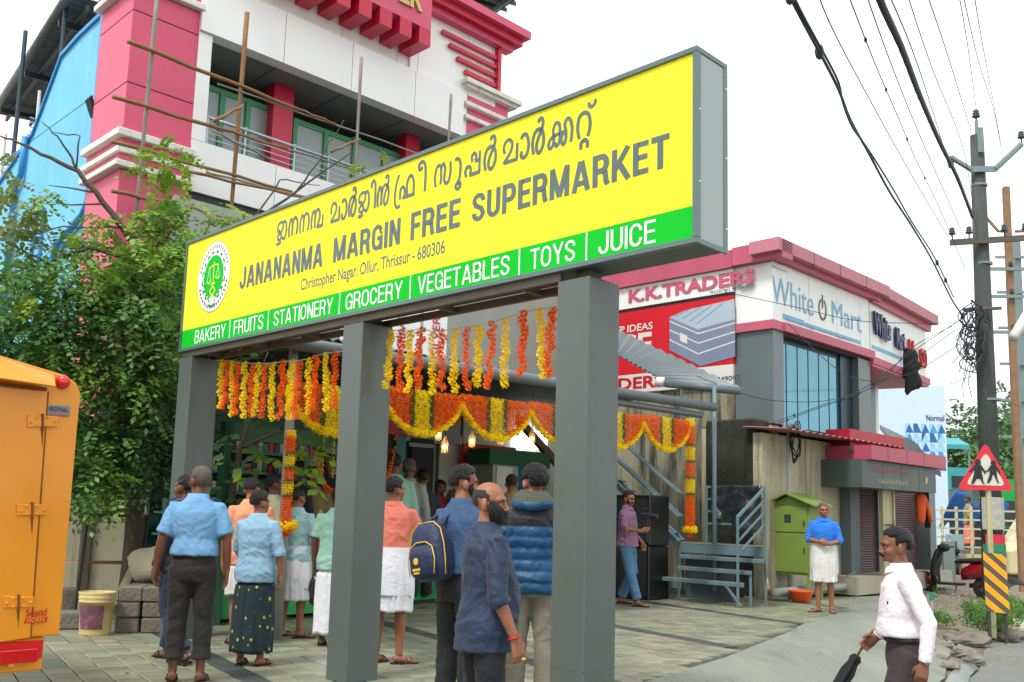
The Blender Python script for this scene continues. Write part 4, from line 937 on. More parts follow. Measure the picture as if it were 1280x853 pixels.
# --- canopy over the shop front: gutters, tin roofs
V0 = at(855, 600, 17.5); V0.z = 0
cn = thing('forecourt_canopy', 'grey tin canopy with round gutter pipe running over the flower valance', 'canopy', V0+W*-4)
CV0 = V0+NW*-.12
mb = MB(); mb.tube([V0+W*-7.95+Z*3.05, V0+W*.95+Z*3.16], .075, 12); mb.build('gutter', M_('canopy_grey'), cn, smooth=True)
mb = MB(); k0 = len(mb.v); m = 160
for k, off in ((0, 0), (1, .02)):
    n0 = len(mb.v)
    for i in range(m+1):
        s = -7.9+6.0*i/m; h = .02*math.sin(i*math.pi/2)+off
        mb.v += [V0+W*s+Z*(3.14+h), V0+W*s+U*1.3+Z*(3.35+h)]
    mb.f += [(n0+2*i, n0+2*i+1, n0+2*i+3, n0+2*i+2) for i in range(m)]; mb.m += [0]*m
mb.build('tin_sheet', M_('canopy_grey'), cn)
mb = MB(); mb.tube([V0+W*-3.3+U*.05+Z*2.98, V0+W*.6+U*.05+Z*3.0], .05, 10); mb.build('gutter_bracket', M_('canopy_grey'), cn)
for s in (-7.75, -2.75): mb = MB(); p = V0+W*s+U*.18; mb.tube([p, p+Z*3.05], .05, 10); mb.build('post', M_('pipe_grey'), cn, smooth=True)
# sloping roof rising to the left behind (lean-to against the K.K. wall)
a0, a1 = at(925, 482, 18.9), at(828, 468, 19.6); 
lr = thing('lean_to_roof', 'sloping grey tin lean-to roof with a white capped gutter beneath the red billboard', 'roof', Vector((a0.x-1, a0.y, 3.4)))
q0, q1, q2, q3 = at(925, 486, 18.4), at(832, 478, 19.0), at(745, 430, 19.5), at(735, 396, 21.0)
mb = MB(); m = 60
for k, off in ((0, 0), (1, .02)):
    n0 = len(mb.v)
    for i in range(m+1):
        u_ = i/m; a = q0.lerp(q3, u_); b_ = q1.lerp(q2, u_); h = .02*math.sin(i*math.pi/2)+off; mb.v += [a+Z*h, b_+Z*h]
    mb.f += [(n0+2*i, n0+2*i+1, n0+2*i+3, n0+2*i+2) for i in range(m)]; mb.m += [0]*m
mb.build('tin_sheet', M_('canopy_grey'), lr)
mb = MB(); mb.tube([q0-Z*.04, q1-Z*.02], .07, 12); mb.build('gutter', M_('canopy_grey'), lr, smooth=True)
mb = MB(); mb.tube([q1+(q1-q0).normalized()*.02, q1+(q1-q0).normalized()*.16], .085, 12); mb.build('gutter_cap', M_('white_plastic'), lr, smooth=True)
mb = MB(); p = q1.lerp(q0, .22); mb.tube([p-Z*.05, Vector((p.x, p.y, 2.9))], .03, 8); mb.build('strut', M_('canopy_grey'), lr)
# --- compound wall behind the tree
wa, wb = Vector((-9.4, 13.3, 0)), Vector((-3.4, 16.9, 0))
cw = thing('compound_wall', 'stained cream precast compound wall behind the tree at left', 'wall', wa)
dv = (wb-wa); Lw = dv.length; dn = dv.normalized(); nn = Vector((dn.y, -dn.x, 0)); npn = 5
for k in range(npn):
    for j in range(3):
        mb = MB(); mb.obox(wa+dn*(Lw*k/npn+.07)+Z*(.53*j+.005), dn*(Lw/npn-.14), nn*.05, Z*.52); mb.build('precast_panel', M_('precast'), cw, bevel=.006)
for k in range(npn+1):
    mb = MB(); mb.obox(wa+dn*(Lw*k/npn-.07)-nn*.05, dn*.14, nn*.15, Z*1.65); mb.build('wall_post', M_('wall_post'), cw, bevel=.008)
mb = MB(); mb.obox(wa-dn*.1-nn*.08+Z*1.655, dn*(Lw+.2), nn*.18, Z*.07); mb.build('coping', M_('wall_post'), cw)
# --- cement block stack with junk, table, bucket
bs0 = gnd(143, 792); BX = (gnd(200, 792)-bs0).normalized()
bk = thing('cement_block_stack', 'low stack of rough grey cement blocks behind the paint bucket', 'block stack', bs0)
wdt = (gnd(205, 792)-bs0).length
for j in range(3):
    for k in range(2):
        for l in range(2):
            mb = MB(); mb.obox(bs0+BX*(wdt*k/2+.004+.012*random.uniform(-1, 1))+Vector((-.12, .95, 0)).normalized()*(.42*l+.01*random.uniform(-1, 1))+Z*(.16*j+.002), BX*(wdt/2-.012), Vector((-.12, .95, 0)).normalized()*.41, Z*.152); mb.build('block', M_('cement'), bk, bevel=.012)
tb0 = at(104, 690, 13.2); tb0.z = 0
tt = thing('work_table', 'rusty iron frame table with thin top carrying a maroon cloth', 'table', tb0)
TX = Vector((.93, .36, 0)); TY = Vector((-.36, .93, 0)); ztab = at(120, 646, 13.2).z
mb = MB(); mb.obox(tb0+Z*ztab, TX*.78, TY*.45, Z*.035); mb.build('table_top', M_('iron'), tt)
for a, b_ in ((0, 0), (.68, 0), (0, .42), (.68, .42)):
    mb = MB(); p = tb0+TX*(a+.02)+TY*b_; mb.tube([p-TX*.06, p+Z*ztab], .02, 6); mb.build('leg', M_('iron'), tt)
mb = MB(); mb.obox(tb0+TX*.02+Z*ztab*.53, TX*.68, TY*.02, Z*.03); mb.build('cross_bar', M_('bamboo'), tt)
mb = MB(); mb.ell(tb0+TX*.33+TY*.2+Z*(ztab+.05), .17, .12, .045, nu=14, nv=8)
for v in mb.v: v += Vector((0, 0, 1))*.03*noise.noise(v*14)+TX*.04*noise.noise(v*9)
o = mb.build('cloth_bundle', M_('maroon_cloth'), smooth=True); tag(o, 'crumpled maroon cloth lying on the iron work table', 'cloth')
mb = MB(); p = at(193, 700, 12.5); p.z = .49; mb.ell(p+Z*.19, .25, .17, .23, nu=18, nv=12)
for v in mb.v:
    v += (v-p-Z*.19)*.35*noise.noise(v*4)+Vector((1, 1, 1))*.02*noise.noise(v*15)
    if v.z < .5: v.z = .5
o = mb.build('cement_sack', M_('sacking'), smooth=True); tag(o, 'crumpled pale sack leaning upright on the cement blocks', 'sack')
for i, (x, y, dx) in enumerate(((150, 745, .4), (185, 741, .5), (200, 747, .3))):
    p = at(x, y, 12.1); mb = MB(); mb.obox(p, TX*dx, TY*.06, Z*.02+TY*.02); o = mb.build('scrap_plank', M_('wood' if i % 2 else 'iron')); tag(o, ('short dark scrap bar at the left on the cement blocks', 'longest brown scrap plank on the cement blocks', 'short scrap bar at the right end of the cement blocks')[i], 'scrap')
mb = MB(); mb.obox(at(147, 738, 12.6), at(172, 688, 12.9)-at(147, 738, 12.6), TX*.09, TY*.03); o = mb.build('leaning_plank', M_('rusty_cream')); tag(o, 'pale plank leaning slantwise under the iron table', 'plank')
c = gnd(118, 794); bu = thing('paint_bucket', 'dirty cream paint bucket with torn purple label beside the cement blocks', 'bucket', c)
r = 21/1380*c.y
mb = MB(); mb.lathe(c, [(r*.86, .002), (r*.86, .02), (r*.97, .33), (r*1.03, .332), (r*1.03, .345), (r*.98, .35), (r*1.04, .375), (r*1.04, .39), (r*1.0, .395), (r*1.05, .42), (r*1.05, .435), (r*.97, .435), (r*.9, .3)], 28); mb.build('tub', M_('bucket'), bu, smooth=True)
mat('label_purple', g(112, 70, 88), .7, var=.4, vs=14, spots=.8, spotcol=g(196, 150, 100), ss=9)
mb = MB(); rings = []
for z, rr in ((.07, r*.885), (.30, r*.968)):
    rings.append([c+Vector(((rr+.003)*math.cos(a), (rr+.003)*math.sin(a), z)) for a in [R(-135+90*k/8) for k in range(9)]])
mb.add(rings[0]+rings[1], [(i, i+1, i+10, i+9) for i in range(8)]); mb.build('torn_label', M_('label_purple'), bu, smooth=True)
# grey step blocks by the wall
for i, (x, y) in enumerate(((84, 790), (78, 770))):
    p = gnd(x, y); mb = MB(); mb.obox(p-Vector((.5, 0, 0)), TX*.62, TY*.3, Z*(.18 if i == 0 else .3)); o = mb.build('kerb_stone', M_('cement'), bevel=.015); tag(o, ('front kerb stone between the truck and the bucket', 'rear higher kerb stone between the truck and the bucket')[i], 'stone')

# ================================================================== YELLOW TRUCK (rear right part)
T0 = at(88, 640, 6.7); T0.z = 0; TF = (T0, W, U)
tr = thing('delivery_truck', 'bright yellow box truck with rusty door hinges, seen at its rear corner', 'truck', T0)
def tz(px, py): return onW(px, py, T0)
Wt = 2.0; zt = tz(84, 478).z; zb = tz(66, 795).z; zl = tz(56, 838).z
mb = MB()
prof = [(0, zb), (0, zt-.05), (-.03, zt), (-.10, zt+.04), (-.5, zt+.11), (-1.0, zt+.13), (-Wt, zt+.05), (-Wt, zb)]
mb.prism([T0+W*s+Z*z for s, z in prof], U*3.4); mb.build('box_body', M_('truck_yellow'), tr, bevel=.012, seg=2)
dz0 = zb+.02; dz1 = zt-.11
sd = (tz(45, 640)-T0).dot(W)
def dpoly(pts, th, m, name, lift=0):
    mb = MB(); mb.prism([tz(x, y)-U*(lift) for x, y in pts], -U*th); return mb.build(name, M_(m), tr, bevel=.003)
dpoly([(-60, 478), (59, 490), (37, 797), (-60, 812)], .012, 'truck_yellow', 'rear_door')
dpoly([(-60, 472), (58, 485), (58, 489), (-60, 476)], .016, 'truck_rust', 'door_gap')
mb = MB(); P_ = [(-60, 443), (0, 449), (66, 470), (60, 486), (0, 477), (-60, 470)]
a_ = [tz(x, y) for x, y in P_]; mb.add([a_[0], a_[1], a_[2], a_[3]-U*.12, a_[4]-U*.12, a_[5]-U*.12], [(0, 1, 4, 5), (1, 2, 3, 4)])
rh = mb.build('rain_hood', M_('truck_yellow'), tr); s_ = rh.modifiers.new('s', 'SOLIDIFY'); s_.thickness = .01
for (x, y) in ((52, 526.5), (39, 637), (22, 752)):
    hg = dpoly([(x-19, y-7), (x+19, y-6), (x+19, y+7), (x-19, y+8)], .008, 'truck_yellow', 'hinge', .0125)
    for dx, dy in ((-15, 2), (-7, -4), (-7, 6), (6, -4), (6, 6), (15, 1)):
        mb = MB(); p = tz(x+dx, y+dy)-U*.022; mb.ell(p, .008, .008, .008, nu=8, nv=5); mb.build('bolt', M_('truck_yellow'), hg, smooth=True)
    mb = MB(); mb.tube([tz(x, y-9)-U*.022, tz(x, y+10)-U*.022], .008, 8); mb.build('hinge_pin', M_('truck_rust'), hg)
    dpoly([(x-2, y+10), (x+2, y+10), (x, y+34)], .001, 'truck_rust', 'rust_run', .0125)
dpoly([(58.5, 490), (60.5, 490), (38.5, 797), (36.5, 797)], .001, 'truck_rust', 'door_gap', .0125)
mb = MB(); p = tz(77.5, 478); mb.ell(p-U*.015, .044, .035, .044, nu=16, nv=9); mb.build('top_lamp', M_('lamp_red'), tr, smooth=True)
pl_ = dpoly([(58, 506), (88, 507.5), (87, 521), (57, 520)], .004, 'plate_grey', 'maker_plate', .001)
def ttext(s, x0, y0, x1, h, m, z=None):
    a = tz(x0, y0); b_ = tz(x1, y0); return text(s, a-U*.0140, W, Z, (b_-a).dot(W), h, M_(m), tr, off=.02, proud=.003)
ttext('ROYAL', 61, 514, 85, .028, 'navy'); ttext('COACH BODY', 60, 519, 86, .012, 'kk_red')
ttext('Sound', 31, 771, 57, .045, 'sticker_red')
dpoly([(29, 779.5), (31, 772.5), (59, 770.5), (57, 777.5)], .002, 'sticker_red', 'sticker_band', .013)
text('HORN', tz(32, 778.5)-U*.0165, W, Z, .105, .030, M_('truck_yellow'), tr, off=.03, proud=.001)
mb = MB(); p = tz(-60, 850); q = tz(56, 837)
s0 = (tz(-60, 820)-T0).dot(W); s1 = (tz(56, 815)-T0).dot(W); z1 = zb-.005; z0 = zl
mb.fbox(TF, -Wt, s1, .02, 3.3, z0, z1); mb.build('rear_sill', M_('truck_yellow'), tr, bevel=.008)
rs = lambda a, b, c, d, y0, y1, nm, m: part(nm, M_(m), tr, [(a, b, y0, y1, c, d)], TF, bevel=.004)
sx0 = s1-.36; rs(-Wt, s1-.012, z1-.12, z1-.015, .006, .02, 'reflector_tape', 'reflect_red')
rs(sx0+.03, s1-.05, z0+.13, z1-.13, -.03, .02, 'tail_lamp', 'lamp_red')
mb = MB(); p = T0+W*(s1-.2)+U*.01+Z*(z0+.06); mb.tube([p, p-U*.03], .022, 12); mb.build('tow_eye', M_('truck_yellow'), tr)
for s in (-1.75, s1-.35):
    mb = MB(); c = T0+W*(s)+U*.9+Z*.33; mb.tube([c, c+W*.22], .33, 22); wh = mb.build('wheel', M_('rubber'), tr, bevel=.03)
    mb = MB(); mb.tube([c-W*.004, c+W*.224], .18, 14); mb.build('rim', M_('plate_grey'), wh)
mb = MB(); mb.fbox(TF, -1.6, s1-.1, .5, 3.2, .3, z0-.01); mb.build('chassis', M_('rubber'), tr)
# ================================================================== MARIGOLD GARLANDS
mat('marigold_y', (.99, .77, .008), .65, var=.12, vs=30); mat('marigold_o', (.95, .20, .012), .65, var=.15, vs=30); mat('marigold_g', (.03, .12, .015), .7, var=.35, vs=30)
mat('string', g(190, 180, 150), .9)
for k_ in ('marigold_y', 'marigold_o'):
    m_ = M_(k_); t_ = m_.node_tree; b_ = t_.nodes['Principled BSDF']; tr_ = t_.nodes.new('ShaderNodeBsdfTranslucent'); t_.links.new(b_.inputs['Base Color'].links[0].from_socket, tr_.inputs[0])
    ms_ = t_.nodes.new('ShaderNodeMixShader'); ms_.inputs[0].default_value = .45; t_.links.new(b_.outputs[0], ms_.inputs[1]); t_.links.new(tr_.outputs[0], ms_.inputs[2]); t_.links.new(ms_.outputs[0], t_.nodes['Material Output'].inputs[0])
def flower(mb, c, r, rnd, mi=0, n=16):
    """a ragged pompon of small petals round a centre"""
    for k in range(n):
        zz = 1-2*(k+.5)/n; ph = k*2.39996+rnd.random(); s = math.sqrt(max(0, 1-zz*zz)); d = Vector((s*math.cos(ph), s*math.sin(ph), zz))
        a = d.cross(Vector((.3, .5, .8))).normalized(); b = d.cross(a); rr = r*rnd.uniform(.8, 1.15); w_ = r*.42
        p = c+d*rr*.45; q = c+d*rr
        mb.add([p-a*w_*.5, q-a*w_+b*w_*.3, q+d*rr*.12+b*w_*.2, q+a*w_-b*w_*.3, p+a*w_*.5], [(0, 1, 2, 3, 4)], mi)
def strand_mesh(seed, L, r, key):
    rnd = random.Random(seed); mb = MB(); n = int(L/(r*.95))
    for i in range(n):
        z = -(i+.5)*L/n; sw = .004*math.sin(i*.9+seed)
        for k in range(2):
            a = rnd.uniform(0, 6.28); flower(mb, Vector((sw+r*.42*math.cos(a+k*3.1), r*.42*math.sin(a+k*3.1), z+rnd.uniform(-.006, .006))), r*rnd.uniform(.62, .85), rnd, 0, 13)
    me = mb.mesh('flower_string'); me.materials.append(M_(key)); return me
ORD = ['first', 'second', 'third', 'fourth', 'fifth', 'sixth', 'seventh', 'eighth', 'ninth', 'tenth']
SM = {}
for key in ('y', 'o'):
    for i in range(3): SM[key, i] = strand_mesh(i+(5 if key == 'o' else 0), .50+.02*i, .036, 'marigold_'+key)
cy = co = 0
GP = MR+W*(.22)
def hang(px, py, key, k, label, bay, Ls=1.0):
    p = onU(px, py, GP); o = link('flower_string', SM[key, k % 3], None, p); o.scale = (1, 1, Ls); o.rotation_euler = (random.uniform(-.05, .05), random.uniform(-.04, .04), random.uniform(0, 6))
    return tag(o, label, 'garland', bay)
xsL = [72, 105, 133, 165, 200, 235, 272, 305, 350, 395, 440, 487, 540, 580, 635, 678]
ysL = [345, 345, 350, 360, 358, 362, 358, 362, 358, 352, 348, 345, 335, 320, 305, 300]
xe = [62, 88, 120, 155, 188, 222, 262, 298, 342, 380, 430, 478, 532, 575, 628, 672]
for i, (x, y) in enumerate(zip(xsL, ysL)):
    key = 'y' if i % 2 == 0 else 'o'; px, py = 260+x/4.267+random.uniform(-1, 1), 370+y/4.267
    hang(px, py, key, i, '%s %s marigold string from the left post of the sign' % (ORD[i//2], 'yellow' if key == 'y' else 'orange'), 'marigold strings hung between left and middle sign posts', 1.0+random.uniform(-.05, .08))
xsR = [55, 125, 195, 270, 355, 430, 510, 597, 687, 795, 897, 1012, 1140, 1222]
ysR = [195, 190, 200, 175, 205, 195, 180, 170, 160, 130, 100, 60, 38, 25]
for i, (x, y) in enumerate(zip(xsR, ysR)):
    key = 'y' if i % 2 == 0 else 'o'; px, py = 480+x/5.818, 380+y/5.818
    hang(px, py, key, i+1, '%s %s marigold string right of the middle post of the sign' % (ORD[i//2], 'yellow' if key == 'y' else 'orange'), 'marigold strings hung between middle and right sign posts', .93+random.uniform(-.04, .05))
def line_tag(pts, r, label, name='string', m='string', cat='string'):
    mb = MB(); mb.tube(pts, r, 5); return tag(mb.build(name, M_(m)), label, cat)
line_tag([onU(260+x/4.267, 370+y/4.267, GP) for x, y in zip([40]+xsL+[720], [342]+ysL+[296])], .004, 'thin sagging string carrying the flowers between left and middle posts')
line_tag([onU(480+x/5.818, 380+y/5.818, GP) for x, y in zip([30]+xsR+[1260], [200]+ysR+[15])], .004, 'thin sagging string carrying the flowers between middle and right posts')

# swag valance: seven bays along the canopy front
VP0 = V0+NW*.12
BAY = 1.33; HV = .62
def swag_proto():
    root = thing('flower_swag', 'x', 'garland')
    rnd = random.Random(3)
    ys_, os_, gs_ = MB(), MB(), MB(); rope = MB()
    def bottom(u): return -.06-.40*(1-(2*u-1)**2)**.75      # u 0..1 across the bay
    nu, nv = 42, 19
    for i in range(nu):
        for j in range(nv):
            u = (i+.5+rnd.uniform(-.25, .25))/nu; z = -HV*(j+.5+rnd.uniform(-.2, .2))/nv*1.0+.05
            if z < bottom(u)-.02 or z > .0+.02: continue
            d = abs(u-.5)*BAY; mb = ys_ if d < .13 else gs_ if d < .19 else os_
            flower(mb, Vector(((u-.5)*BAY, rnd.uniform(-.02, .02), z)), .026, rnd, 0, 7)
    for i in range(80):
        u = (i+.5)/80; 
        for k in range(3): flower(rope, Vector(((u-.5)*BAY+rnd.uniform(-.01, .01), rnd.uniform(-.03, .03), bottom(u)-.02+rnd.uniform(-.025, .025))), .03, rnd, 0, 8)
    for nm, mb, k in (('yellow_panel', ys_, 'marigold_y'), ('orange_panel', os_, 'marigold_o'), ('leaf_edging', gs_, 'marigold_g'), ('swag_rope', rope, 'marigold_y')):
        tag(mb.build(nm, M_(k), root, world=False), kind='stuff')
    return root
sw = swag_proto()
pos = ['rightmost', 'second from right', 'third from right', 'fourth from right', 'fifth from right', 'sixth from right']
for i in range(6):
    o = sw if i == 0 else copy_tree(sw)
    o.location = VP0+W*(-.72-BAY*i)+Z*(2.83-.03*i if i < 5 else 2.62); o.rotation_euler = (0, 0, math.atan2(W.y, W.x)); o.scale = (1, 1, 1.0 if i else .98)
    o['label'] = 'orange and yellow marigold swag with green edging, %s along the canopy' % pos[i]; o['group'] = 'marigold swags along the canopy'
def column(p, zt, zb, label, cr=.055):
    rnd = random.Random(9); root = thing('flower_column', label, 'garland', Vector((p.x, p.y, zb)))
    segs = [('y', .10), ('o', .26), ('g', .035), ('y', .19), ('g', .035), ('o', .2), ('g', .035), ('y', .19), ('g', .035), ('o', .48)]
    z = zt; s = (zt-zb-.08)/sum(q[1] for q in segs)
    for key, h in segs:
        h *= s; mb = MB(); n = max(1, int(h/.026))
        for j in range(n):
            for k in range(7):
                a = 2*math.pi*k/7+j*.4; flower(mb, Vector((p.x+cr*math.cos(a), p.y+cr*math.sin(a), z-h*(j+.5)/n)), .026, rnd, 0, 7)
        mb.build({'y': 'yellow_section', 'o': 'orange_section', 'g': 'leaf_ring'}[key], M_('marigold_'+key), root); z -= h
    mb = MB()
    for k in range(40): a = rnd.uniform(0, 6.28); flower(mb, Vector((p.x+.09*math.cos(a), p.y+.09*math.sin(a), z+rnd.uniform(-.03, .03))), .035, rnd, 0, 8)
    mb.build('yellow_ball', M_('marigold_y'), root)
    mb = MB()
    for k in range(14): flower(mb, Vector((p.x+rnd.uniform(-.03, .03), p.y+rnd.uniform(-.03, .03), z-.05-rnd.uniform(0, .05))), .03, rnd, 0, 8)
    mb.build('orange_tip', M_('marigold_o'), root)
column(VP0+W*-.02, 2.88, 1.08, 'thick orange and yellow flower column hanging at the right end of the canopy')
column(VP0+W*-7.95+NW*.02, 2.12, 1.08, 'orange and yellow flower column hanging at the left end of the canopy', .036)

# ================================================================== SHOP INTERIOR BEHIND THE FLOWERS
mat('panel_cream', g(206, 206, 190), .6, var=.05); mat('panel_orange', g(214, 150, 92), .5, var=.08); mat('panel_grey', g(150, 158, 150), .5, var=.08)
mat('fruit_print', g(196, 40, 24), .4, var=.5, vs=3.0, spots=.8, spotcol=g(232, 120, 40), ss=2.2); mat('red_print', g(206, 20, 50), .4, var=.25, vs=3)
mat('stall_green', g(0, 150, 60), .4, var=.06); mat('stall_dgreen', g(14, 84, 50), .5, var=.1); mat('teal', g(60, 140, 132), .5); mat('beam_brown', g(104, 62, 52), .6)
mat('lit_panel', (1, 1, .96), .5, emit=5, var=0); mat('lamp_glow', (1, .62, .22), .5, emit=25, var=0); mat('jar_glass', g(220, 200, 160), .08, alpha=.4, spec=.8)
mat('shop_floor', g(110, 116, 104), .5, var=.1); mat('dark_teal', g(50, 96, 98), .5, var=.3, vs=2)
def Vf(d): return (V0+U*d, W, U)
hall = thing('shop_interior', 'open supermarket front with cream panels, printed boards and dark recesses behind the swags', 'shop', V0+W*-5+U*5)
def Hp(name, m, d, px0, py0, px1, py1, th=.05, lift=0):
    fr = V0+U*(d-lift); a = onW(px0, py1, fr); b = onW(px1, py0, fr); s0 = (a-fr).dot(W); s1 = (b-fr).dot(W)
    return part(name, M_(m), hall, [(s0, s1, 0, th, a.z, b.z)], (fr, W, U))
Hp('back_wall', 'panel_grey', 4.6, 180, 400, 800, 760, .1)
Hp('wall_panel', 'panel_cream', 4.5, 545, 546, 578, 700); Hp('wall_panel', 'panel_cream', 4.5, 579, 500, 640, 559); 
Hp('orange_panel', 'panel_orange', 4.45, 515, 500, 577, 533); Hp('grey_band', 'panel_grey', 4.44, 496, 534, 576, 550)
Hp('red_board', 'red_print', 4.3, 470, 521, 517, 541); Hp('fruit_board', 'fruit_print', 4.3, 578, 560, 645, 596)
Hp('light_panel', 'lit_panel', 4.35, 652, 540, 684, 560)
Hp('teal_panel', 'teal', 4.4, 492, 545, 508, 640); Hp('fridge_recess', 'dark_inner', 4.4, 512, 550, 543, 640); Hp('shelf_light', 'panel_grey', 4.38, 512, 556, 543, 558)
mb = MB(); p = onW(650, 530, V0+U*3.5); q = onW(712, 600, V0+U*3.5); mb.obox(p, q-p, U*.12, Z*.16); mb.build('stair_beam', M_('beam_brown'), hall)
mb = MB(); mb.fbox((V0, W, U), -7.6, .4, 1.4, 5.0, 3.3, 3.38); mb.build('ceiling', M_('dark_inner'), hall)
fz = thing('drinks_cooler', 'tall drinks cooler with dark green header at the back of the shop', 'cooler', onW(650, 640, V0+U*3.4)); 
def box_px(name, m, par, d, px0, py0, px1, py1, th, lift=0):
    fr = V0+U*(d-lift); a = onW(px0, py1, fr); b = onW(px1, py0, fr); s0 = (a-fr).dot(W); s1 = (b-fr).dot(W)
    return part(name, M_(m), par, [(s0, s1, 0, th, a.z, b.z)], (fr, W, U))
box_px('cabinet', 'panel_grey', fz, 3.5, 612, 580, 688, 720, .6); box_px('header', 'stall_dgreen', fz, 3.5, 612, 567, 688, 580, .62, .03)
box_px('glass_door', 'panel_cream', fz, 3.5, 618, 584, 641, 700, .05, .02); box_px('glass_door', 'k_glass', fz, 3.5, 646, 584, 684, 700, .05, .02)
# pendant jar lamps, lit
for i, (x, y) in enumerate(((548, 540), (556, 556), (590, 549), (626, 546), (665, 546))):
    c = onW(x, y, V0+U*.9); pl = thing('jar_lamp', ['lit glass jar lamp hanging highest and leftmost under the swags', 'lit glass jar lamp hanging lowest, second from left', 'lit glass jar lamp, middle of the five', 'lit glass jar lamp, fourth from left', 'lit glass jar lamp nearest the right sign post'][i], 'lamp', c, 0, 'jar lamps under the canopy')
    mb = MB(); mb.lathe(c-Z*.11, [(.035, 0), (.045, .02), (.045, .14), (.02, .19), (.02, .22)], 12); mb.build('jar', M_('jar_glass'), pl, smooth=True)
    mb = MB(); mb.ell(c-Z*.03, .018, .018, .03, nu=8, nv=6); mb.build('bulb', M_('lamp_glow'), pl, smooth=True)
    mb = MB(); mb.tube([c+Z*.11, Vector((c.x, c.y, 3.1))], .005, 5); mb.build('cord', M_('rubber'), pl)
# fruit counters
mat('grape', g(44, 26, 40), .3, var=.3, vs=20); mat('orange_fruit', g(224, 110, 40), .45, var=.2, vs=8); mat('lime_fruit', g(176, 178, 50), .45, var=.25, vs=8); mat('tomato', g(190, 40, 40), .35, var=.2, vs=8); mat('packet_green', g(150, 180, 96), .5, var=.3, vs=9)
def pile(name, m, o, sx, sy, r, n, seed, lab, slope=.3):
    rnd = random.Random(seed); mb = MB()
    for k in range(n):
        a, b = rnd.random(), rnd.random(); c = o+W*(a*sx)+U*(b*sy)+Z*(b*sy*slope+r*.7*rnd.uniform(.6, 1.6)); rr = r*rnd.uniform(.85, 1.1)
        mb.ell(c, rr, rr, rr*.95, nu=8, nv=5)
    ob = mb.build(name, M_(m), smooth=True); tag(ob, lab, 'fruit'); ob['kind'] = 'stuff'; return ob
c0 = gnd(470, 752); c0 = onW(505, 742, V0+U*2.4); c0.z = 0
ct = thing('fruit_counter', 'stepped bright green fruit counter behind the man in the pink shirt', 'counter', c0)
CF = (c0, W, U)
part('front', M_('stall_green'), ct, [(-.6, 2.0, 0, .06, 0.06, .72)], CF); part('rim', M_('stall_green'), ct, [(-.6, 2.0, -.05, .05, .82, .88)], CF, bevel=.005)
part('shelf', M_('stall_dgreen'), ct, [(-.6, 2.0, .06, 1.4, .6, .7)], CF); part('upper_step', M_('stall_dgreen'), ct, [(-.6, 2.0, .75, 1.6, .7, 1.0)], CF); part('skirting', M_('dark_inner'), ct, [(-.6, 2.0, .03, .1, 0, .06)], CF)
pile('limes', 'lime_fruit', c0+W*-.4+U*.1+Z*.72, 1.4, .6, .04, 190, 1, 'heap of yellow green limes in the front of the green fruit counter')
pile('grapes', 'grape', c0+W*-.55+U*.7+Z*1.0, 1.5, .8, .028, 420, 2, 'heap of dark purple grapes on the upper step of the green counter')
pile('oranges', 'orange_fruit', c0+W*1.0+U*.8+Z*1.05, .9, .7, .045, 120, 3, 'rows of oranges to the right of the grapes')
# left stall
l0 = onW(352, 738, V0+U*1.6); l0.z = 0
ls = thing('vegetable_stall', 'dark green stall with trays of packets and red produce behind the flower strings', 'stall', l0); LF = (l0, W, U)
part('back_board', M_('dark_teal'), ls, [(-.95, 1.5, 2.0, 2.08, 0, 2.6)], LF); part('frame_top', M_('stall_dgreen'), ls, [(-.95, 1.5, .0, .12, 2.1, 2.3)], LF)
part('frame_post', M_('stall_dgreen'), ls, [(-.95, -.85, 0, .12, 0, 2.3)], LF); part('frame_post', M_('stall_dgreen'), ls, [(1.4, 1.5, 0, .12, 0, 2.3)], LF)
part('counter', M_('stall_green'), ls, [(-.9, 1.45, .1, .9, .06, .86)], LF)
for k in range(5): part('shelf', M_('teal'), ls, [(-.9, 1.45, 1.5, 1.98, .95+.27*k, .98+.27*k)], LF)
pile('red_produce', 'tomato', l0+W*-.2+U*.15+Z*.88, .9, .6, .045, 150, 4, 'heap of red tomatoes on the left stall counter')
mb = MB(); rnd = random.Random(4)
for i in range(9):
    for j in range(3): mb.obox(l0+W*(.75+.1*i)+U*(.15+.2*j)+Z*(.88+.08*j), W*.085, U*.15, Z*.07)
o = mb.build('green_packets', M_('packet_green')); tag(o, 'rows of small green food packets on the stall counter', 'packets', kind='stuff')
mb = MB()
for k in range(5):
    for i in range(26):
        h = rnd.uniform(.1, .2); mb.obox(l0+W*(-.88+.09*i)+U*1.6+Z*(.985+.27*k), W*.075, U*.15, Z*h, i % 4)
o = mb.build('shelf_goods', [M_('teal'), M_('red_print'), M_('navy'), M_('panel_cream')]); tag(o, 'small packaged goods filling the shelves of the dark stall', 'goods', kind='stuff')
# inner garlands of the stall
for i in range(2):
    root = thing('inner_garland', ['orange looped garland at the left inside the stall', 'orange looped garland at the right inside the stall'][i], 'garland', l0+W*(.55+.75*i)+Z*1.7)
    mb = MB(); mb2 = MB()
    for k in range(50):
        u_ = k/49; flower(mb, l0+W*(.35+.72*i+.66*u_)-U*.05+Z*(2.3-.75*(1-(2*u_-1)**2)**.6), .035, rnd, 0, 7)
    for k in range(3):
        for j in range(12): flower(mb2, l0+W*(.5+.72*i+.17*k)-U*.03+Z*(2.3-.05*j), .03, rnd, 0, 6)
    tag(mb.build('loop', M_('marigold_o'), root), kind='stuff'); tag(mb2.build('strands', M_('marigold_y'), root), kind='stuff')
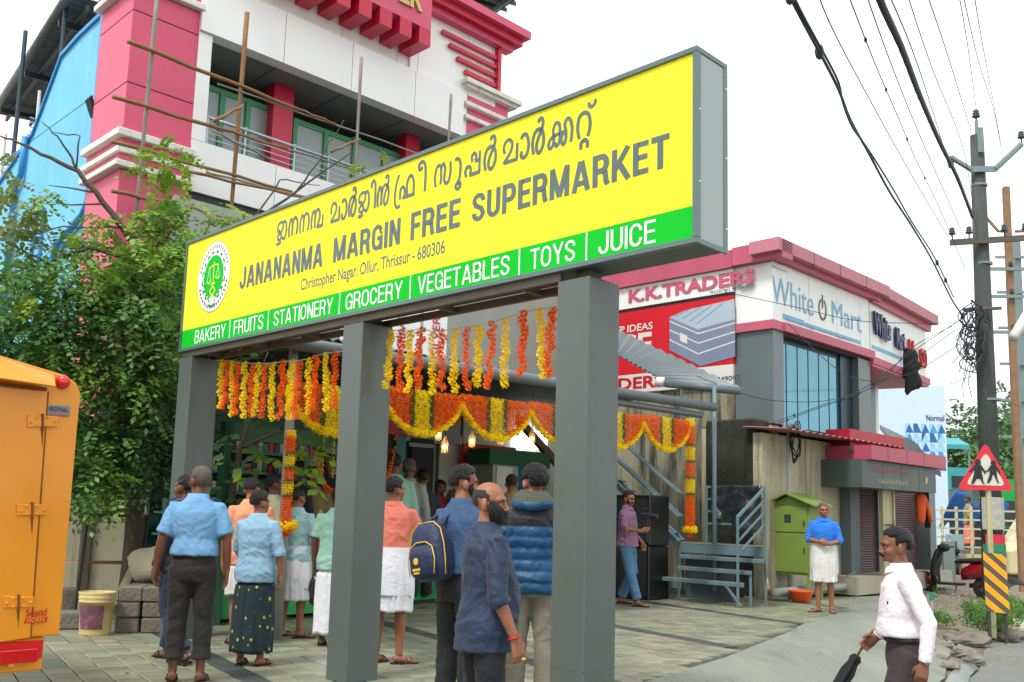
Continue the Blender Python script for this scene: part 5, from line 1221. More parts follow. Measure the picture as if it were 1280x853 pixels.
# printed sheets seen above the gutter (back of the shop name board)
for i, (x0, y0, x1, y1) in enumerate(((425, 375, 474, 452), (476, 372, 527, 448), (528, 380, 560, 460))):
    Hp('name_sheet', 'clad_white', 2.2, x0, y0, x1, y1, .03)
    fr = V0+U*2.19; p = onW((x0+x1)/2, (y0+y1)/2, fr); text('SILVER', p-Z*.3+W*.1, Z, -W, .6, .16, M_('kk_red'), hall, off=.01, proud=.002)
# ================================================================== PEOPLE
def skin(key, col): return mat(key, col, .5, var=.1, vs=14, bump=.12, bs=90, spec=.4)
skin('skin_a', g(128, 84, 62)); skin('skin_b', g(146, 96, 70)); skin('skin_c', g(112, 72, 54)); skin('skin_d', g(164, 112, 84))
mat('hair_black', g(11, 10, 10), .42, var=.5, vs=60, bump=1.0, bs=170, stretch=(1, 1, .3)); mat('hair_grey', g(104, 98, 92), .65, var=.5, vs=60, bump=1.0, bs=170); mat('hair_dark_grey', g(52, 48, 46), .65, var=.5, vs=60, bump=1.0, bs=170)
mat('eye_white', g(150, 136, 126), .35); mat('eye_dark', g(20, 12, 10), .15); mat('lip', g(110, 62, 52), .5)
def cloth(key, col, rough=.85, var=.08, stripe=None, stripecol=None, check=0):
    m = mat(key, col, rough, var=var, vs=6)
    t = m.node_tree; N = t.nodes; L = t.links; b = N['Principled BSDF']; tc = N.new('ShaderNodeTexCoord')
    nb = N.new('ShaderNodeTexNoise'); nb.inputs['Scale'].default_value = 13; nb.inputs['Detail'].default_value = 3; nb.inputs['Distortion'].default_value = .8; L.new(tc.outputs['Object'], nb.inputs[0])
    bp = N.new('ShaderNodeBump'); bp.inputs['Strength'].default_value = .35; bp.inputs['Distance'].default_value = .03; L.new(nb.outputs[0], bp.inputs['Height'])
    n2 = N.new('ShaderNodeTexNoise'); n2.inputs['Scale'].default_value = 260; L.new(tc.outputs['Object'], n2.inputs[0])
    b2 = N.new('ShaderNodeBump'); b2.inputs['Strength'].default_value = .2; b2.inputs['Distance'].default_value = .004; L.new(n2.outputs[0], b2.inputs['Height']); L.new(bp.outputs[0], b2.inputs['Normal']); L.new(b2.outputs[0], b.inputs['Normal'])
    b.inputs['Sheen Weight'].default_value = .06
    if stripe:
        t = m.node_tree; N = t.nodes; L = t.links; b = N['Principled BSDF']; src = b.inputs['Base Color'].links[0].from_socket
        tc = N.new('ShaderNodeTexCoord'); wv = N.new('ShaderNodeTexWave'); wv.bands_direction = 'X'; wv.inputs['Scale'].default_value = stripe; wv.inputs['Distortion'].default_value = .6; wv.inputs['Detail'].default_value = 0
        L.new(tc.outputs['Object'], wv.inputs[0]); r = N.new('ShaderNodeMapRange'); r.inputs[1].default_value = .55; r.inputs[2].default_value = .8; L.new(wv.outputs['Fac'], r.inputs[0])
        x = N.new('ShaderNodeMix'); x.data_type = 'RGBA'; L.new(r.outputs[0], x.inputs[0]); L.new(src, x.inputs[6]); x.inputs[7].default_value = tuple(stripecol)+(1,); L.new(x.outputs[2], b.inputs['Base Color'])
    return m
def ringz(cx, cy, z, rx, ry, n=20, sq=2.0):
    out = []
    for k in range(n):
        a = 2*math.pi*k/n; c, s = math.cos(a), math.sin(a)
        out.append(Vector((cx+rx*math.copysign(abs(c)**(2/sq), c), cy+ry*math.copysign(abs(s)**(2/sq), s), z)))
    return out
def V(*a): return Vector(a)
def interp(tab, z):
    for a, b in zip(tab, tab[1:]):
        if a[0] <= z <= b[0]:
            t = (z-a[0])/(b[0]-a[0]); return [a[i]+(b[i]-a[i])*t for i in range(1, len(a))]
    return list(tab[0][1:]) if z < tab[0][0] else list(tab[-1][1:])
TORSO = [(.80, .135, .10, .0), (.90, .160, .112, .0), (1.00, .148, .104, .0), (1.08, .142, .100, .0), (1.20, .160, .110, .0), (1.31, .166, .112, -.005), (1.365, .148, .098, -.01), (1.405, .112, .078, -.010), (1.44, .076, .064, -.006), (1.47, .060, .058, .0), (1.52, .056, .058, .008)]
def hand(mb, w, d, s, n, grip=.35, sc=1.0):
    """w wrist, d along the hand, s towards the thumb, n palm normal; four unequal bent fingers and a thumb"""
    d, s, n = d.normalized(), s.normalized(), n.normalized()
    mb.tube([w-d*.03*sc, w+d*.01*sc, w+d*.05*sc, w+d*.088*sc], [(.027*sc, .019*sc), (.031*sc, .018*sc), (.041*sc, .016*sc), (.040*sc, .013*sc)], 12, ref=s)
    for i, (o, l) in enumerate(((.031, .070), (.0105, .078), (-.0105, .073), (-.031, .058))):
        p = w+d*.082*sc+s*o*sc; a = grip*(.9+.12*i); pts = [p-d*.012*sc, p]; q = p; dd = d.copy()
        for seg, f in ((.45, .55), (.32, 1.0), (.23, .8)):
            c_, s_ = math.cos(a*f), math.sin(a*f); dd = (dd*c_+n*s_).normalized(); q = q+dd*(l*seg*sc); pts.append(q)
        mb.tube(pts, [.0105*sc, .0105*sc, .0095*sc, .0085*sc, .0065*sc], 8)
    p = w+d*.022*sc+s*.026*sc; t1 = (d*.65+s*.65+n*.4).normalized(); t2 = (d*.9+s*.25+n*.45).normalized()
    mb.tube([p-t1*.01, p+t1*.032*sc, p+t1*.032*sc+t2*.028*sc, p+t1*.032*sc+t2*.05*sc], [.014*sc, .0125*sc, .011*sc, .008*sc], 8)
def headmesh(mb, M):
    f = lambda *a: M @ V(*a); R3 = M.to_3x3()
    E_ = lambda c, rx, ry, rz, X=None, nu=16, nv=11: mb.ell(f(*c), rx, ry, rz, R3 @ X if X else R3, nu, nv)
    E_((0, -.012, .100), .074, .092, .084); E_((0, -.002, .072), .069, .078, .075); E_((0, .030, .045), .060, .058, .068)
    E_((0, .045, .005), .045, .045, .036); E_((0, .075, -.012), .024, .018, .018); E_((0, .062, .088), .056, .028, .028)
    E_((0, .076, .078), .046, .014, .010)
    for s in (-1, 1):
        E_((s*.038, .058, .038), .022, .026, .024)
        E_((s*.078, -.012, .055), .012, .023, .034, Matrix.Rotation(-s*.45, 3, 'Z')); E_((s*.073, .0, .030), .009, .013, .014)
        E_((s*.011, .096, .031), .0075, .010, .007)
    mb.tube([f(0, .084, .078), f(0, .096, .057), f(0, .107, .037), f(0, .096, .027)], [(.008, .008), (.009, .009), (.0105, .0105), (.007, .006)], 10)
    E_((0, .086, .010), .025, .014, .0075); E_((0, .084, -.001), .022, .014, .008)
def hair(M, key, kind, par, name='hair', dens=1.0):
    """a cap of hair: skull ellipsoid pushed out where hair grows and sunk below the skin elsewhere"""
    mb = MB(); nu, nv = 72, 44; rnd = random.Random(3)
    thick = {'short': .010, 'full': .017, 'curly': .026, 'long': .02, 'bald': .006, 'beard': .022, 'stubble': .004, 'moustache': .01}[kind]
    pts = []
    for i in range(nv+1):
        ph = -math.pi/2+math.pi*i/nv
        for j in range(nu):
            th = 2*math.pi*j/nu; d = V(math.cos(ph)*math.cos(th), math.cos(ph)*math.sin(th), math.sin(ph))
            if kind in ('beard', 'stubble'):
                c = V(0, .024, .036); rx, ry, rz = (.0735, .069, .070) if kind == 'beard' else (.0635, .064, .068)
                if kind == 'beard': rz = .084 if d.z < 0 else .07
                front = d.y; ok = (d.z < (.62 if front < .35 else .62-.9*(front-.35))) and d.y > -.12
                m = .0
                if d.y > .5 and d.z > -.15 and abs(d.x) < .4: m = -1 if d.z > .02 or abs(d.x) < .3 and d.z > -.42 and d.z < -.05 else 0
                w_ = (1 if ok else -1) if m == 0 else -1
            else:
                c = V(0, -.014, .098); rx, ry, rz = .075, .093, .086
                hl = (.30 if d.y > .3 else .30-(.3-d.y)*1.05)      # hairline: high in front, down to the nape at the back
                if d.y > .15: hl = .42-.10*(abs(d.x) > .55)
                if d.y < -.1: hl = -.62 if d.y < -.45 else -.25-(.1+d.y)*-1.0*-.9
                if abs(d.x) > .7 and abs(d.y) < .4: hl = -.12 if d.y < .15 else -.30
                if kind == 'bald':
                    top = .50 if d.y < .1 else .30
                    w_ = 1 if (d.z > hl and d.z < top-.25*max(0, d.y) and d.y < .35) else -1
                else: w_ = 1 if d.z > hl else -1
            pts.append([d, c, rx, ry, rz, w_])
    # soften the edge
    W_ = [p[5] for p in pts]; n = nu
    for _ in range(3):
        W2_ = W_[:]
        for i in range(1, nv):
            for j in range(nu): k = i*n+j; W2_[k] = (W_[k]*2+W_[k-n]+W_[k+n]+W_[i*n+(j+1) % n]+W_[i*n+(j-1) % n])/6
        W_ = W2_
    for p, w_ in zip(pts, W_):
        d, c, rx, ry, rz, _ = p; nz = noise.noise(d*(7 if kind == 'curly' else 4))+.5*noise.noise(d*16)
        t = w_*thick*(1+.35*nz)-.004
        if kind == 'curly': t += max(0, w_)*.010*abs(noise.noise(d*11))
        if kind in ('short', 'full', 'long') and d.y > .0 and d.z > .4: t *= 1.25
        mb.v.append(M @ (c+V(d.x*(rx+t), d.y*(ry+t), d.z*(rz+t))))
    for i in range(nv):
        for j in range(nu): k = (j+1) % nu; mb.f.append((i*nu+j, i*nu+k, (i+1)*nu+k, (i+1)*nu+j)); mb.m.append(0)
    return mb.build(name, M_(key), par, smooth=True, world=False)
def wrinkle(me, amp, seed, sc=9.0, dirz=1.0, zlo=None, zhi=None):
    """cloth folds: ridged noise pushed along the normals"""
    nrm = [v.normal.copy() for v in me.vertices]
    for v, n_ in zip(me.vertices, nrm):
        p = v.co; q = V(p.x*sc+seed+p.z*sc*.35, p.y*sc, p.z*sc*dirz)
        if zlo and p.z > zlo: continue
        wq = noise.noise(q*.5)*1.3; q = q+V(wq, wq*.5, wq)
        r = 1-abs(noise.noise(q))*2.4; r2 = 1-abs(noise.noise(q*2.3+V(3, 7, 1)))*2.4
        v.co = p+n_*(amp*(.7*r+.35*r2-.35))
def person(name_label, pos, yaw, H=1.68, vox=.008, skinm='skin_a', torso=1.0, belly=0, head=(0, 0), lean=0,
           arms=None, legs=None, hands=(True, True), shirt=None, sleeve='short', hem=.80, pants=None, skirt=None, feet='sandal',
           haird=('hair_black', 'short'), beard=None, moustache=False, group=None, face=True, grip=.4, tuck=False, wr=.008):
    root = thing('person', name_label, 'person', pos, yaw, group)
    k = H/1.70; root.scale = (k, k, k)
    A = arms or {}; 
    def arm(side):
        s = 1 if side == 'R' else -1
        sh = V(s*.172, -.005, 1.352); el, wr_, hd, th, pn = A.get(side, ((s*.235, -.01, 1.09), (s*.245, .05, .85), (0, .12, -1), (0, 1, .1), (-s, 0, 0)))
        return sh, V(*el), V(*wr_), V(*hd), V(*th), V(*pn)
    def leg(side):
        s = 1 if side == 'R' else -1; L = (legs or {}).get(side, ((s*.10, .01, .48), (s*.105, -.01, .08), (s*.15, 1, 0)))
        return V(s*.088, 0, .88), V(*L[0]), V(*L[1]), V(*L[2])
    HM_ = Matrix.Translation((0, .012, 1.505)) @ Matrix.Rotation(head[0], 4, 'Z') @ Matrix.Rotation(head[1], 4, 'X')
    def bend(p):
        if not lean: return p
        z = max(0, p.z-.9); return V(p.x, p.y+z*lean, p.z)
    # body: one fused surface
    mb = MB()
    mb.loft([ringz(0, yo, z, rx*torso*.92, ry*torso*.92+belly*.3*math.exp(-((z-1.05)/.12)**2), 16) for z, rx, ry, yo in TORSO])
    headmesh(mb, HM_); mb.tube([V(0, -.004, 1.44), V(0, .004, 1.50), HM_ @ V(0, .0, .04)], [.060, .054, .05], 14)
    for side in 'LR':
        sh, el, w_, hd, th, pn = arm(side)
        mb.tube([sh+V(-.06 if side == 'R' else .06, 0, -.0), sh, sh.lerp(el, .35), el, el.lerp(w_, .3), w_.lerp(el, .15), w_], [.040, .047, .043, .036, .038, .027, .024], 12)
        if hands[0 if side == 'L' else 1]: hand(mb, w_, hd, th, pn, grip)
        hp, kn, an, fd = leg(side); fd = fd.normalized()
        mb.tube([hp, hp.lerp(kn, .5), kn, kn.lerp(an, .3), an.lerp(kn, .2), an], [.078, .070, .053, .054, .037, .035], 12)
        if feet:
            t = an-Z*.0; x = fd.cross(Z)
            for (a, b, r1, r2) in ((0, 0, 0, 0),):
                mb.tube([an+fd*-.055+Z*-.035, an+fd*-.02-Z*.03, an+fd*.05-Z*.042, an+fd*.11-Z*.055, an+fd*.155-Z*.06], [(.026, .026), (.036, .034), (.034, .036), (.022, .042), (.014, .034)], 12, ref=(0, 0, 1))
                for i_ in range(5): q = an+fd*.15-Z*.062+x*(-.03+.015*i_); mb.tube([q-fd*.01, q+fd*(.028-.004*abs(i_-1))], [.0095, .0075], 6)
    me = fused(mb, vox, 3, .45)
    ih = HM_.inverted()
    for v in me.vertices:
        q = ih @ v.co
        if face and q.z > -.05 and q.y > .03:
            for s in (-1, 1):
                d2 = ((q.x-s*.030)/.017)**2+((q.z-.063)/.0115)**2
                if d2 < 4: v.co -= (HM_.to_3x3() @ V(0, 1, 0))*.011*math.exp(-d2)
        v.co = bend(v.co)
    me.materials.append(M_(skinm)); smooth_mesh(me); body = link('body', me, root)
    HB = HM_ if not lean else Matrix.Translation((0, .62*lean, 0)) @ HM_
    if face:
        for s in (-1, 1):
            m2 = MB(); m2.ell(HB @ V(s*.030, .073, .0635), .0115, .0105, .0068, HM_.to_3x3(), 12, 8); ey = m2.build('eye', M_('eye_white'), root, smooth=True, world=False)
            m2 = MB(); m2.ell(HB @ V(s*.030, .0805, .0635), .0058, .0045, .0058, HM_.to_3x3(), 10, 6); m2.build('iris', M_('eye_dark'), ey, smooth=True, world=False) if False else m2.build('iris', M_('eye_dark'), root, smooth=True, world=False)
            m2 = MB(); m2.tube([HB @ V(s*.012, .088, .083), HB @ V(s*.030, .091, .089), HB @ V(s*.050, .078, .081)], [.003, .0045, .002], 6); m2.build('eyebrow', M_('hair_black'), root, world=False)
        m2 = MB(); m2.tube([HB @ V(-.024, .088, .004), HB @ V(-.01, .0985, .007), HB @ V(0, .0995, .0055), HB @ V(.01, .0985, .007), HB @ V(.024, .088, .004)], [.002, .0045, .005, .0045, .002], 6); m2.build('mouth', M_('lip'), root, world=False)
    if haird: hair(HB, haird[0], haird[1], root)
    if beard: hair(HB, beard[0], beard[1], root, 'beard')
    if moustache:
        m2 = MB(); m2.tube([HB @ V(-.033, .082, .010), HB @ V(-.014, .104, .020), HB @ V(0, .107, .021), HB @ V(.014, .104, .020), HB @ V(.033, .082, .010)], [.004, .009, .008, .009, .004], 8); m2.build('moustache', M_('hair_black'), root, world=False, smooth=True)
    seed = (pos[0]*3.7+pos[1]*1.3) % 17
    # shirt
    if shirt:
        mb = MB(); off = .022; T = TORSO
        zs = [hem, hem+.04] + [z for z in (.9, .97, 1.04, 1.11, 1.18, 1.25, 1.32) if z > hem+.05] + [1.365, 1.405, 1.44, 1.466]
        rings = []
        for z in zs:
            rx, ry, yo = interp([(t[0], t[1], t[2], t[3]) for t in T], z); fl = (.010+max(0, (1.06-z))*.10) if not tuck and z < 1.2 else 0
            bl = belly*math.exp(-((z-1.06)/.14)**2); blouse = .018 if tuck and z < 1.08 else 0
            rings.append(ringz(0, yo+bl*.6, z, rx*torso+off+fl+blouse if z < 1.35 else rx*torso+.012, ry*torso+off+fl*1.1+bl*.5+blouse if z < 1.35 else ry*torso+.012, 24, 2.25 if z < 1.3 else 2.0))
        mb.loft(rings)
        for side in 'LR':
            sh, el, w_, *_ = arm(side); s = 1 if side == 'R' else -1
            st_ = V(s*.085, -.005, 1.372)
            if sleeve == 'short': mb.tube([st_, sh, sh.lerp(el, .35), sh.lerp(el, .82)], [.040, .062, .063, .068], 16)
            elif sleeve == 'rolled':
                mb.tube([st_, sh, sh.lerp(el, .4), el, el.lerp(w_, .14)], [.040, .062, .059, .054, .051], 16); mb.tube([el.lerp(w_, .04), el.lerp(w_, .22)], [.060, .060], 16)
            else:
                mb.tube([st_, sh, sh.lerp(el, .4), el, el.lerp(w_, .5), el.lerp(w_, .97)], [.040, .062, .058, .053, .046, .038], 16)
        me = fused(mb, max(.0095, vox*1.25), 3, .5); wrinkle(me, wr*1.1, seed, 7.5, 1.2)
        for v in me.vertices: v.co = bend(v.co)
        me.materials.append(M_(shirt)); smooth_mesh(me); sh_o = link('shirt', me, root)
        if vox < .0105:
            m2 = MB(); cz = 1.452; rings = []
            for j, (dz, e) in enumerate(((-.025, .018), (.014, .012), (.018, .016), (-.024, .032))):
                rings.append([bend(V((.064+e)*math.cos(a)*torso, (.062+e)*math.sin(a)+.002, cz+dz-.028*max(0, math.sin(a))+.0)) for a in [2*math.pi*i/28 for i in range(28)]])
            m2.loft(rings, cap=False); m2.build('collar', M_(shirt), root, smooth=True, world=False)
    if pants:
        mb = MB(); top = 1.0
        mb.loft([ringz(0, 0, .78, .165*torso, .118*torso, 20), ringz(0, 0, .86, .183*torso, .135*torso, 20), ringz(0, 0, .95, .172*torso, .125*torso, 20), ringz(0, 0, top+.02, .160*torso, .116*torso, 20)])
        pz = pants[1] if len(pants) > 1 else .03
        for side in 'LR':
            hp, kn, an, fd = leg(side); e = an.lerp(kn, (pz)/.4)
            mb.tube([hp+Z*.02, hp.lerp(kn, .5), kn, kn.lerp(an, .5), e], [.105*torso, .092*torso, .076, .072, .070], 16)
            if len(pants) > 2: mb.tube([e.lerp(kn, .1), e], [.080, .080], 16)
        me = fused(mb, max(.011, vox*1.3), 3, .5); wrinkle(me, wr*1.0, seed+5, 6, 1.4, zlo=(hem-.03) if shirt and not tuck else None)
        me.materials.append(M_(pants[0])); smooth_mesh(me); link('trousers', me, root)
        if tuck:
            m2 = MB(); m2.loft([[V((.170*torso+e)*math.cos(a), (.126*torso+belly*.25+e)*math.sin(a), z) for a in [2*math.pi*i/32 for i in range(32)]] for z, e in ((.965, .0), (.968, .006), (1.0, .006), (1.003, 0))], cap=False)
            m2.build('belt', M_('black_plastic'), root, smooth=True, world=False)
    if skirt:
        key, zt, zb, rt, rb = skirt[:5]; fold = skirt[5] if len(skirt) > 5 else False
        mb = MB(); nn_ = 110; rows = 26; rings = []
        for j in range(rows+1):
            v = j/rows; z = zt+(zb-zt)*v
            ra = rt+(rb-rt)*v+.012*math.sin(v*3.1); rbb = ra*.76; ring = []
            if shirt and z > hem-.01: ra *= .86; rbb *= .84
            for i in range(nn_):
                a = 2*math.pi*i/nn_; w_ = noise.noise(V(math.cos(a)*2.2, math.sin(a)*2.2, v*.8+seed))
                pl_ = .016*(v**.7)*math.sin(a*11+w_*6+seed)*(.5+.8*abs(w_))+.006*noise.noise(V(math.cos(a)*4, math.sin(a)*4, v*3+seed))
                side_ = .02*math.exp(-((a-.9)/.18)**2)*1.0
                ring.append(V((ra+pl_+side_)*math.cos(a), (rbb+pl_+side_)*math.sin(a), z+.02*w_*v))
            rings.append(ring)
        inner = [[V(p.x*.95, p.y*.95, p.z+.004) for p in r_] for r_ in rings[::-1]][:4]
        mb.loft(rings+inner, cap=False); o = mb.build('dhoti' if 'lungi' not in key else 'lungi', M_(key), root, smooth=True, world=False)
        if fold:
            mb = MB(); rings = []
            for j in range(14):
                v = j/13; z = zt+.03+(fold-zt-.03)*v; ring = []
                for i in range(nn_):
                    a = 2*math.pi*i/nn_; w_ = noise.noise(V(math.cos(a)*2.2+4, math.sin(a)*2.2, v*.8+seed)); ra = rt+.012+(rb-rt)*v*.5+.014*math.sin(v*3.1)
                    pl_ = .012*v*math.sin(a*8+w_*5)+.007*noise.noise(V(math.cos(a)*3, math.sin(a)*3, v*2.5+seed))
                    ring.append(V((ra+pl_)*math.cos(a), (ra*.78+pl_)*math.sin(a), z-.09*max(0, math.cos(a-1.2))*v))
                rings.append(ring)
            mb.loft(rings, cap=False); mb.build('folded_layer', M_(key), root, smooth=True, world=False)
    if feet in ('sandal', 'shoe'):
        for side in 'LR':
            hp, kn, an, fd = leg(side); fd = fd.normalized(); x = fd.cross(Z); base = an-Z*.085; m2 = MB()
            if feet == 'sandal':
                out = [(-.075, .026), (-.05, .036), (0, .036), (.07, .043), (.13, .044), (.175, .034), (.19, .015)]
                P = [base+fd*a+x*b for a, b in out]+[base+fd*a-x*b for a, b in out[::-1]]; m2.prism([p+Z*.0 for p in P], Z*.018); sn = m2.build('sandal', M_('rubber'), root, world=False)
                for a, h in ((.06, .056), (.11, .045)):
                    m2 = MB(); m2.tube([base+fd*a+x*.043+Z*.015, base+fd*a+x*.03+Z*h, base+fd*a+Z*(h+.014), base+fd*a-x*.03+Z*h, base+fd*a-x*.043+Z*.015], [(.003, .012)]*5, 6); m2.build('strap', M_('strap_brown'), root, world=False)
            else:
                m2.tube([base+fd*-.08+Z*.05, base+fd*-.05+Z*.055, base+fd*.03+Z*.06, base+fd*.11+Z*.04, base+fd*.18+Z*.03, base+fd*.2+Z*.025], [(.03, .022), (.05, .036), (.055, .038), (.036, .044), (.026, .038), (.01, .02)], 14, ref=(0, 0, 1)); m2.build('shoe', M_('rubber'), root, world=False, smooth=True)
    return root
mat('strap_brown', g(70, 54, 42), .6)
cloth('sh_sky', g(108, 160, 204)); cloth('sh_pale', g(134, 172, 198)); cloth('sh_stripe', g(122, 182, 194), stripe=26, stripecol=g(196, 218, 220)); cloth('sh_orange', g(214, 146, 110)); cloth('sh_cream', g(198, 196, 160))
cloth('sh_salmon', g(226, 126, 106)); cloth('sh_blue', g(42, 70, 104), stripe=40, stripecol=g(54, 84, 120)); cloth('sh_navy', g(20, 42, 68), .7); cloth('jk_blue', g(0, 70, 112), .5); cloth('jk_black', g(24, 30, 36), .6); cloth('hood_green', g(74, 78, 66))
cloth('sh_purple', g(124, 84, 118), stripe=18, stripecol=g(160, 124, 152)); cloth('sh_royal', g(30, 112, 206)); cloth('sh_white', g(226, 218, 224)); cloth('sh_mint', g(150, 196, 180)); cloth('sh_dark', g(40, 44, 60)); cloth('sh_pink', g(190, 50, 90)); cloth('sh_khaki', g(140, 128, 88))
cloth('tr_dark', g(36, 34, 34)); cloth('tr_black', g(18, 21, 25)); cloth('tr_khaki', g(140, 134, 116)); cloth('tr_brown', g(56, 46, 48)); cloth('jeans', g(72, 118, 150), var=.2); cloth('jeans_dark', g(34, 52, 76))
cloth('dhoti_white', g(226, 228, 236)); cloth('dhoti_cream', g(208, 208, 204))
m = cloth('lungi_green', g(18, 44, 50))
def lungi_print(m):
    t = m.node_tree; N = t.nodes; L = t.links; b = N['Principled BSDF']; src = b.inputs['Base Color'].links[0].from_socket
    tc = N.new('ShaderNodeTexCoord'); mp = N.new('ShaderNodeMapping'); mp.inputs['Rotation'].default_value = (.5, .3, .6); mp.inputs['Scale'].default_value = (1, 1, .8); L.new(tc.outputs['Object'], mp.inputs[0])
    v = N.new('ShaderNodeTexVoronoi'); v.inputs['Scale'].default_value = 13; v.inputs['Randomness'].default_value = .75; L.new(mp.outputs[0], v.inputs[0])
    r = N.new('ShaderNodeMapRange'); r.inputs[1].default_value = .20; r.inputs[2].default_value = .16; L.new(v.outputs['Distance'], r.inputs[0])
    x = N.new('ShaderNodeMix'); x.data_type = 'RGBA'; L.new(r.outputs[0], x.inputs[0]); L.new(src, x.inputs[6]); x.inputs[7].default_value = g(168, 176, 62)+(1,); L.new(x.outputs[2], b.inputs['Base Color'])
lungi_print(m)
def spot(px, Y, topy, gz_=None):
    """ground point below pixel column px at depth Y, and the standing height that reaches pixel row topy"""
    p = at(px, topy, Y); z = gz(p.x, p.y) if gz_ is None else gz_; return V(p.x, p.y, z), p.z-z
def who(label, px, Y, topy, yawdeg, gz_=None, hx=None, **k):
    p, h = spot(px, Y, topy, gz_); return person(label, p, R(yawdeg), H=h/1.012, **k), p, h
def at_local(root, x, y, z): return wm(root) @ V(x, y, z)

# 1 the man in sky blue uniform shirt, from behind
o, p, h = who('man in sky blue uniform shirt and dark rolled up trousers seen from behind at left', 251, 8.8, 578, 8, vox=.0065, skinm='skin_c', head=(R(38), R(4)), torso=1.0,
    shirt='sh_sky', tuck=True, hem=.98, sleeve='short', pants=('tr_dark', .10, 1), haird=('hair_grey', 'short'), feet='sandal',
    arms={'L': ((-.255, -.03, 1.10), (-.285, .0, .87), (-.05, .12, -1), (.3, .9, .1), (.9, -.3, 0)), 'R': ((.25, -.03, 1.10), (.262, .0, .86), (.0, .12, -1), (-.3, .9, .1), (-.9, -.3, 0))})
for s in (-1, 1):
    mb = MB(); mb.obox(V(s*.11-.02, -.02, 1.437-.0), V(s*.09, 0, -.03), V(0, .05, 0), V(0, 0, .012)); mb.build('epaulette', M_('navy'), o, world=False, bevel=.003)
# 2 man hidden behind him, stepping
o, p, h = who('man in dark jeans mostly hidden behind the uniformed man, one foot trailing', 233, 9.9, 590, 60, vox=.011, skinm='skin_c', shirt='sh_dark', sleeve='long', pants=('jeans_dark', .02), legs={'R': ((.10, .12, .47), (.1, .2, .08), (.1, 1, 0)), 'L': ((-.1, .02, .47), (-.10, -.24, .10), (-.1, 1, 0))})
# 3 orange shirt
o, p, h = who('man in peach shirt looking down, behind the man in the patterned lungi', 316, 11.2, 594, 20, vox=.009, skinm='skin_b', head=(R(-30), R(-14)), shirt='sh_orange', skirt=('dhoti_cream', 1.02, .5, .175, .20), haird=('hair_black', 'full'))
# 4 lungi man
o, p, h = who('man in pale blue shirt and dark green patterned lungi, back to the camera', 326, 9.8, 610, -14, vox=.0075, skinm='skin_b', head=(R(-25), 0), torso=1.03,
    shirt='sh_pale', sleeve='rolled', hem=.80, skirt=('lungi_green', 1.0, .13, .175, .215), haird=('hair_black', 'full'), arms={'L': ((-.235, .06, 1.10), (-.12, .2, 1.0), (.5, 1, 0), (0, .3, 1), (0, 0, -1)), 'R': ((.25, -.02, 1.11), (.268, .02, .87), (0, .12, -1), (-.3, .9, .1), (-.9, -.3, 0))})
# 5 cream
o, p, h = who('man in cream shirt in profile between the peach shirt and the flower column', 343, 12.0, 589, -50, vox=.010, skinm='skin_c', shirt='sh_cream', sleeve='long', pants=('tr_dark', .03), haird=('hair_black', 'short'))
# 6 striped
o6, p6, h6 = who('man in aqua striped shirt and white folded dhoti holding a black bag', 373, 11.9, 607, -18, vox=.008, skinm='skin_b', head=(R(-10), 0), torso=1.04,
    shirt='sh_stripe', sleeve='short', hem=.86, skirt=('dhoti_white', 1.0, .42, .18, .21, .56), haird=('hair_black', 'short'), arms={'L': ((-.24, .05, 1.10), (-.15, .2, 1.0), (.5, 1, 0), (0, .3, 1), (0, 0, -1)), 'R': ((.26, .0, 1.11), (.29, .06, .87), (0, .1, -1), (-.2, .9, .1), (-.9, -.2, 0))}, legs={'R': ((.10, .03, .48), (.11, .0, .08), (.9, .5, 0)), 'L': ((-.10, .01, .48), (-.11, -.01, .08), (.3, 1, 0))})
bp = at_local(o6, .29, .08, .80)
bag = thing('hand_bag', 'black handbag hanging from the hand of the man in striped shirt', 'bag', bp-Z*.36)
mb = MB(); mb.ell(bp-Z*.22, .13, .07, .15, nu=18, nv=12)
for v in mb.v: v += (v-bp)*.25*noise.noise(v*9)
mb.build('bag_body', M_('tarp_black'), bag, smooth=True)
mb = MB(); mb.tube([bp-Z*.1+V(-.07, 0, 0), bp-Z*.02+V(-.03, 0, 0), bp+V(0, 0, .01), bp-Z*.02+V(.03, 0, 0), bp-Z*.1+V(.07, 0, 0)], .008, 6); mb.build('bag_handle', M_('rubber'), bag)
# 7 behind the post
o, p, h = who('man in mint shirt and white dhoti mostly hidden by the middle post', 424, 11.3, 606, -5, vox=.010, skinm='skin_c', shirt='sh_mint', sleeve='short', skirt=('dhoti_white', 1.0, .12, .18, .2), haird=('hair_black', 'short'))
# 8 salmon
o, p, h = who('man in salmon shirt and white knee length dhoti right of the middle post', 494, 10.15, 593, -12, vox=.0075, skinm='skin_b', head=(R(-32), 0), torso=1.03,
    shirt='sh_salmon', sleeve='short', hem=.99, skirt=('dhoti_white', 1.02, .47, .185, .215, .62), haird=('hair_black', 'full'), arms={'L': ((-.24, .05, 1.10), (-.12, .2, 1.02), (.5, 1, 0), (0, .3, 1), (0, 0, -1)), 'R': ((.25, .06, 1.12), (.13, .24, 1.02), (-.6, 1, 0), (0, .3, 1), (0, 0, -1))}, legs={'R': ((.10, .02, .48), (.11, .0, .08), (.8, .6, 0)), 'L': ((-.10, .01, .48), (-.11, -.01, .08), (.3, 1, 0))})
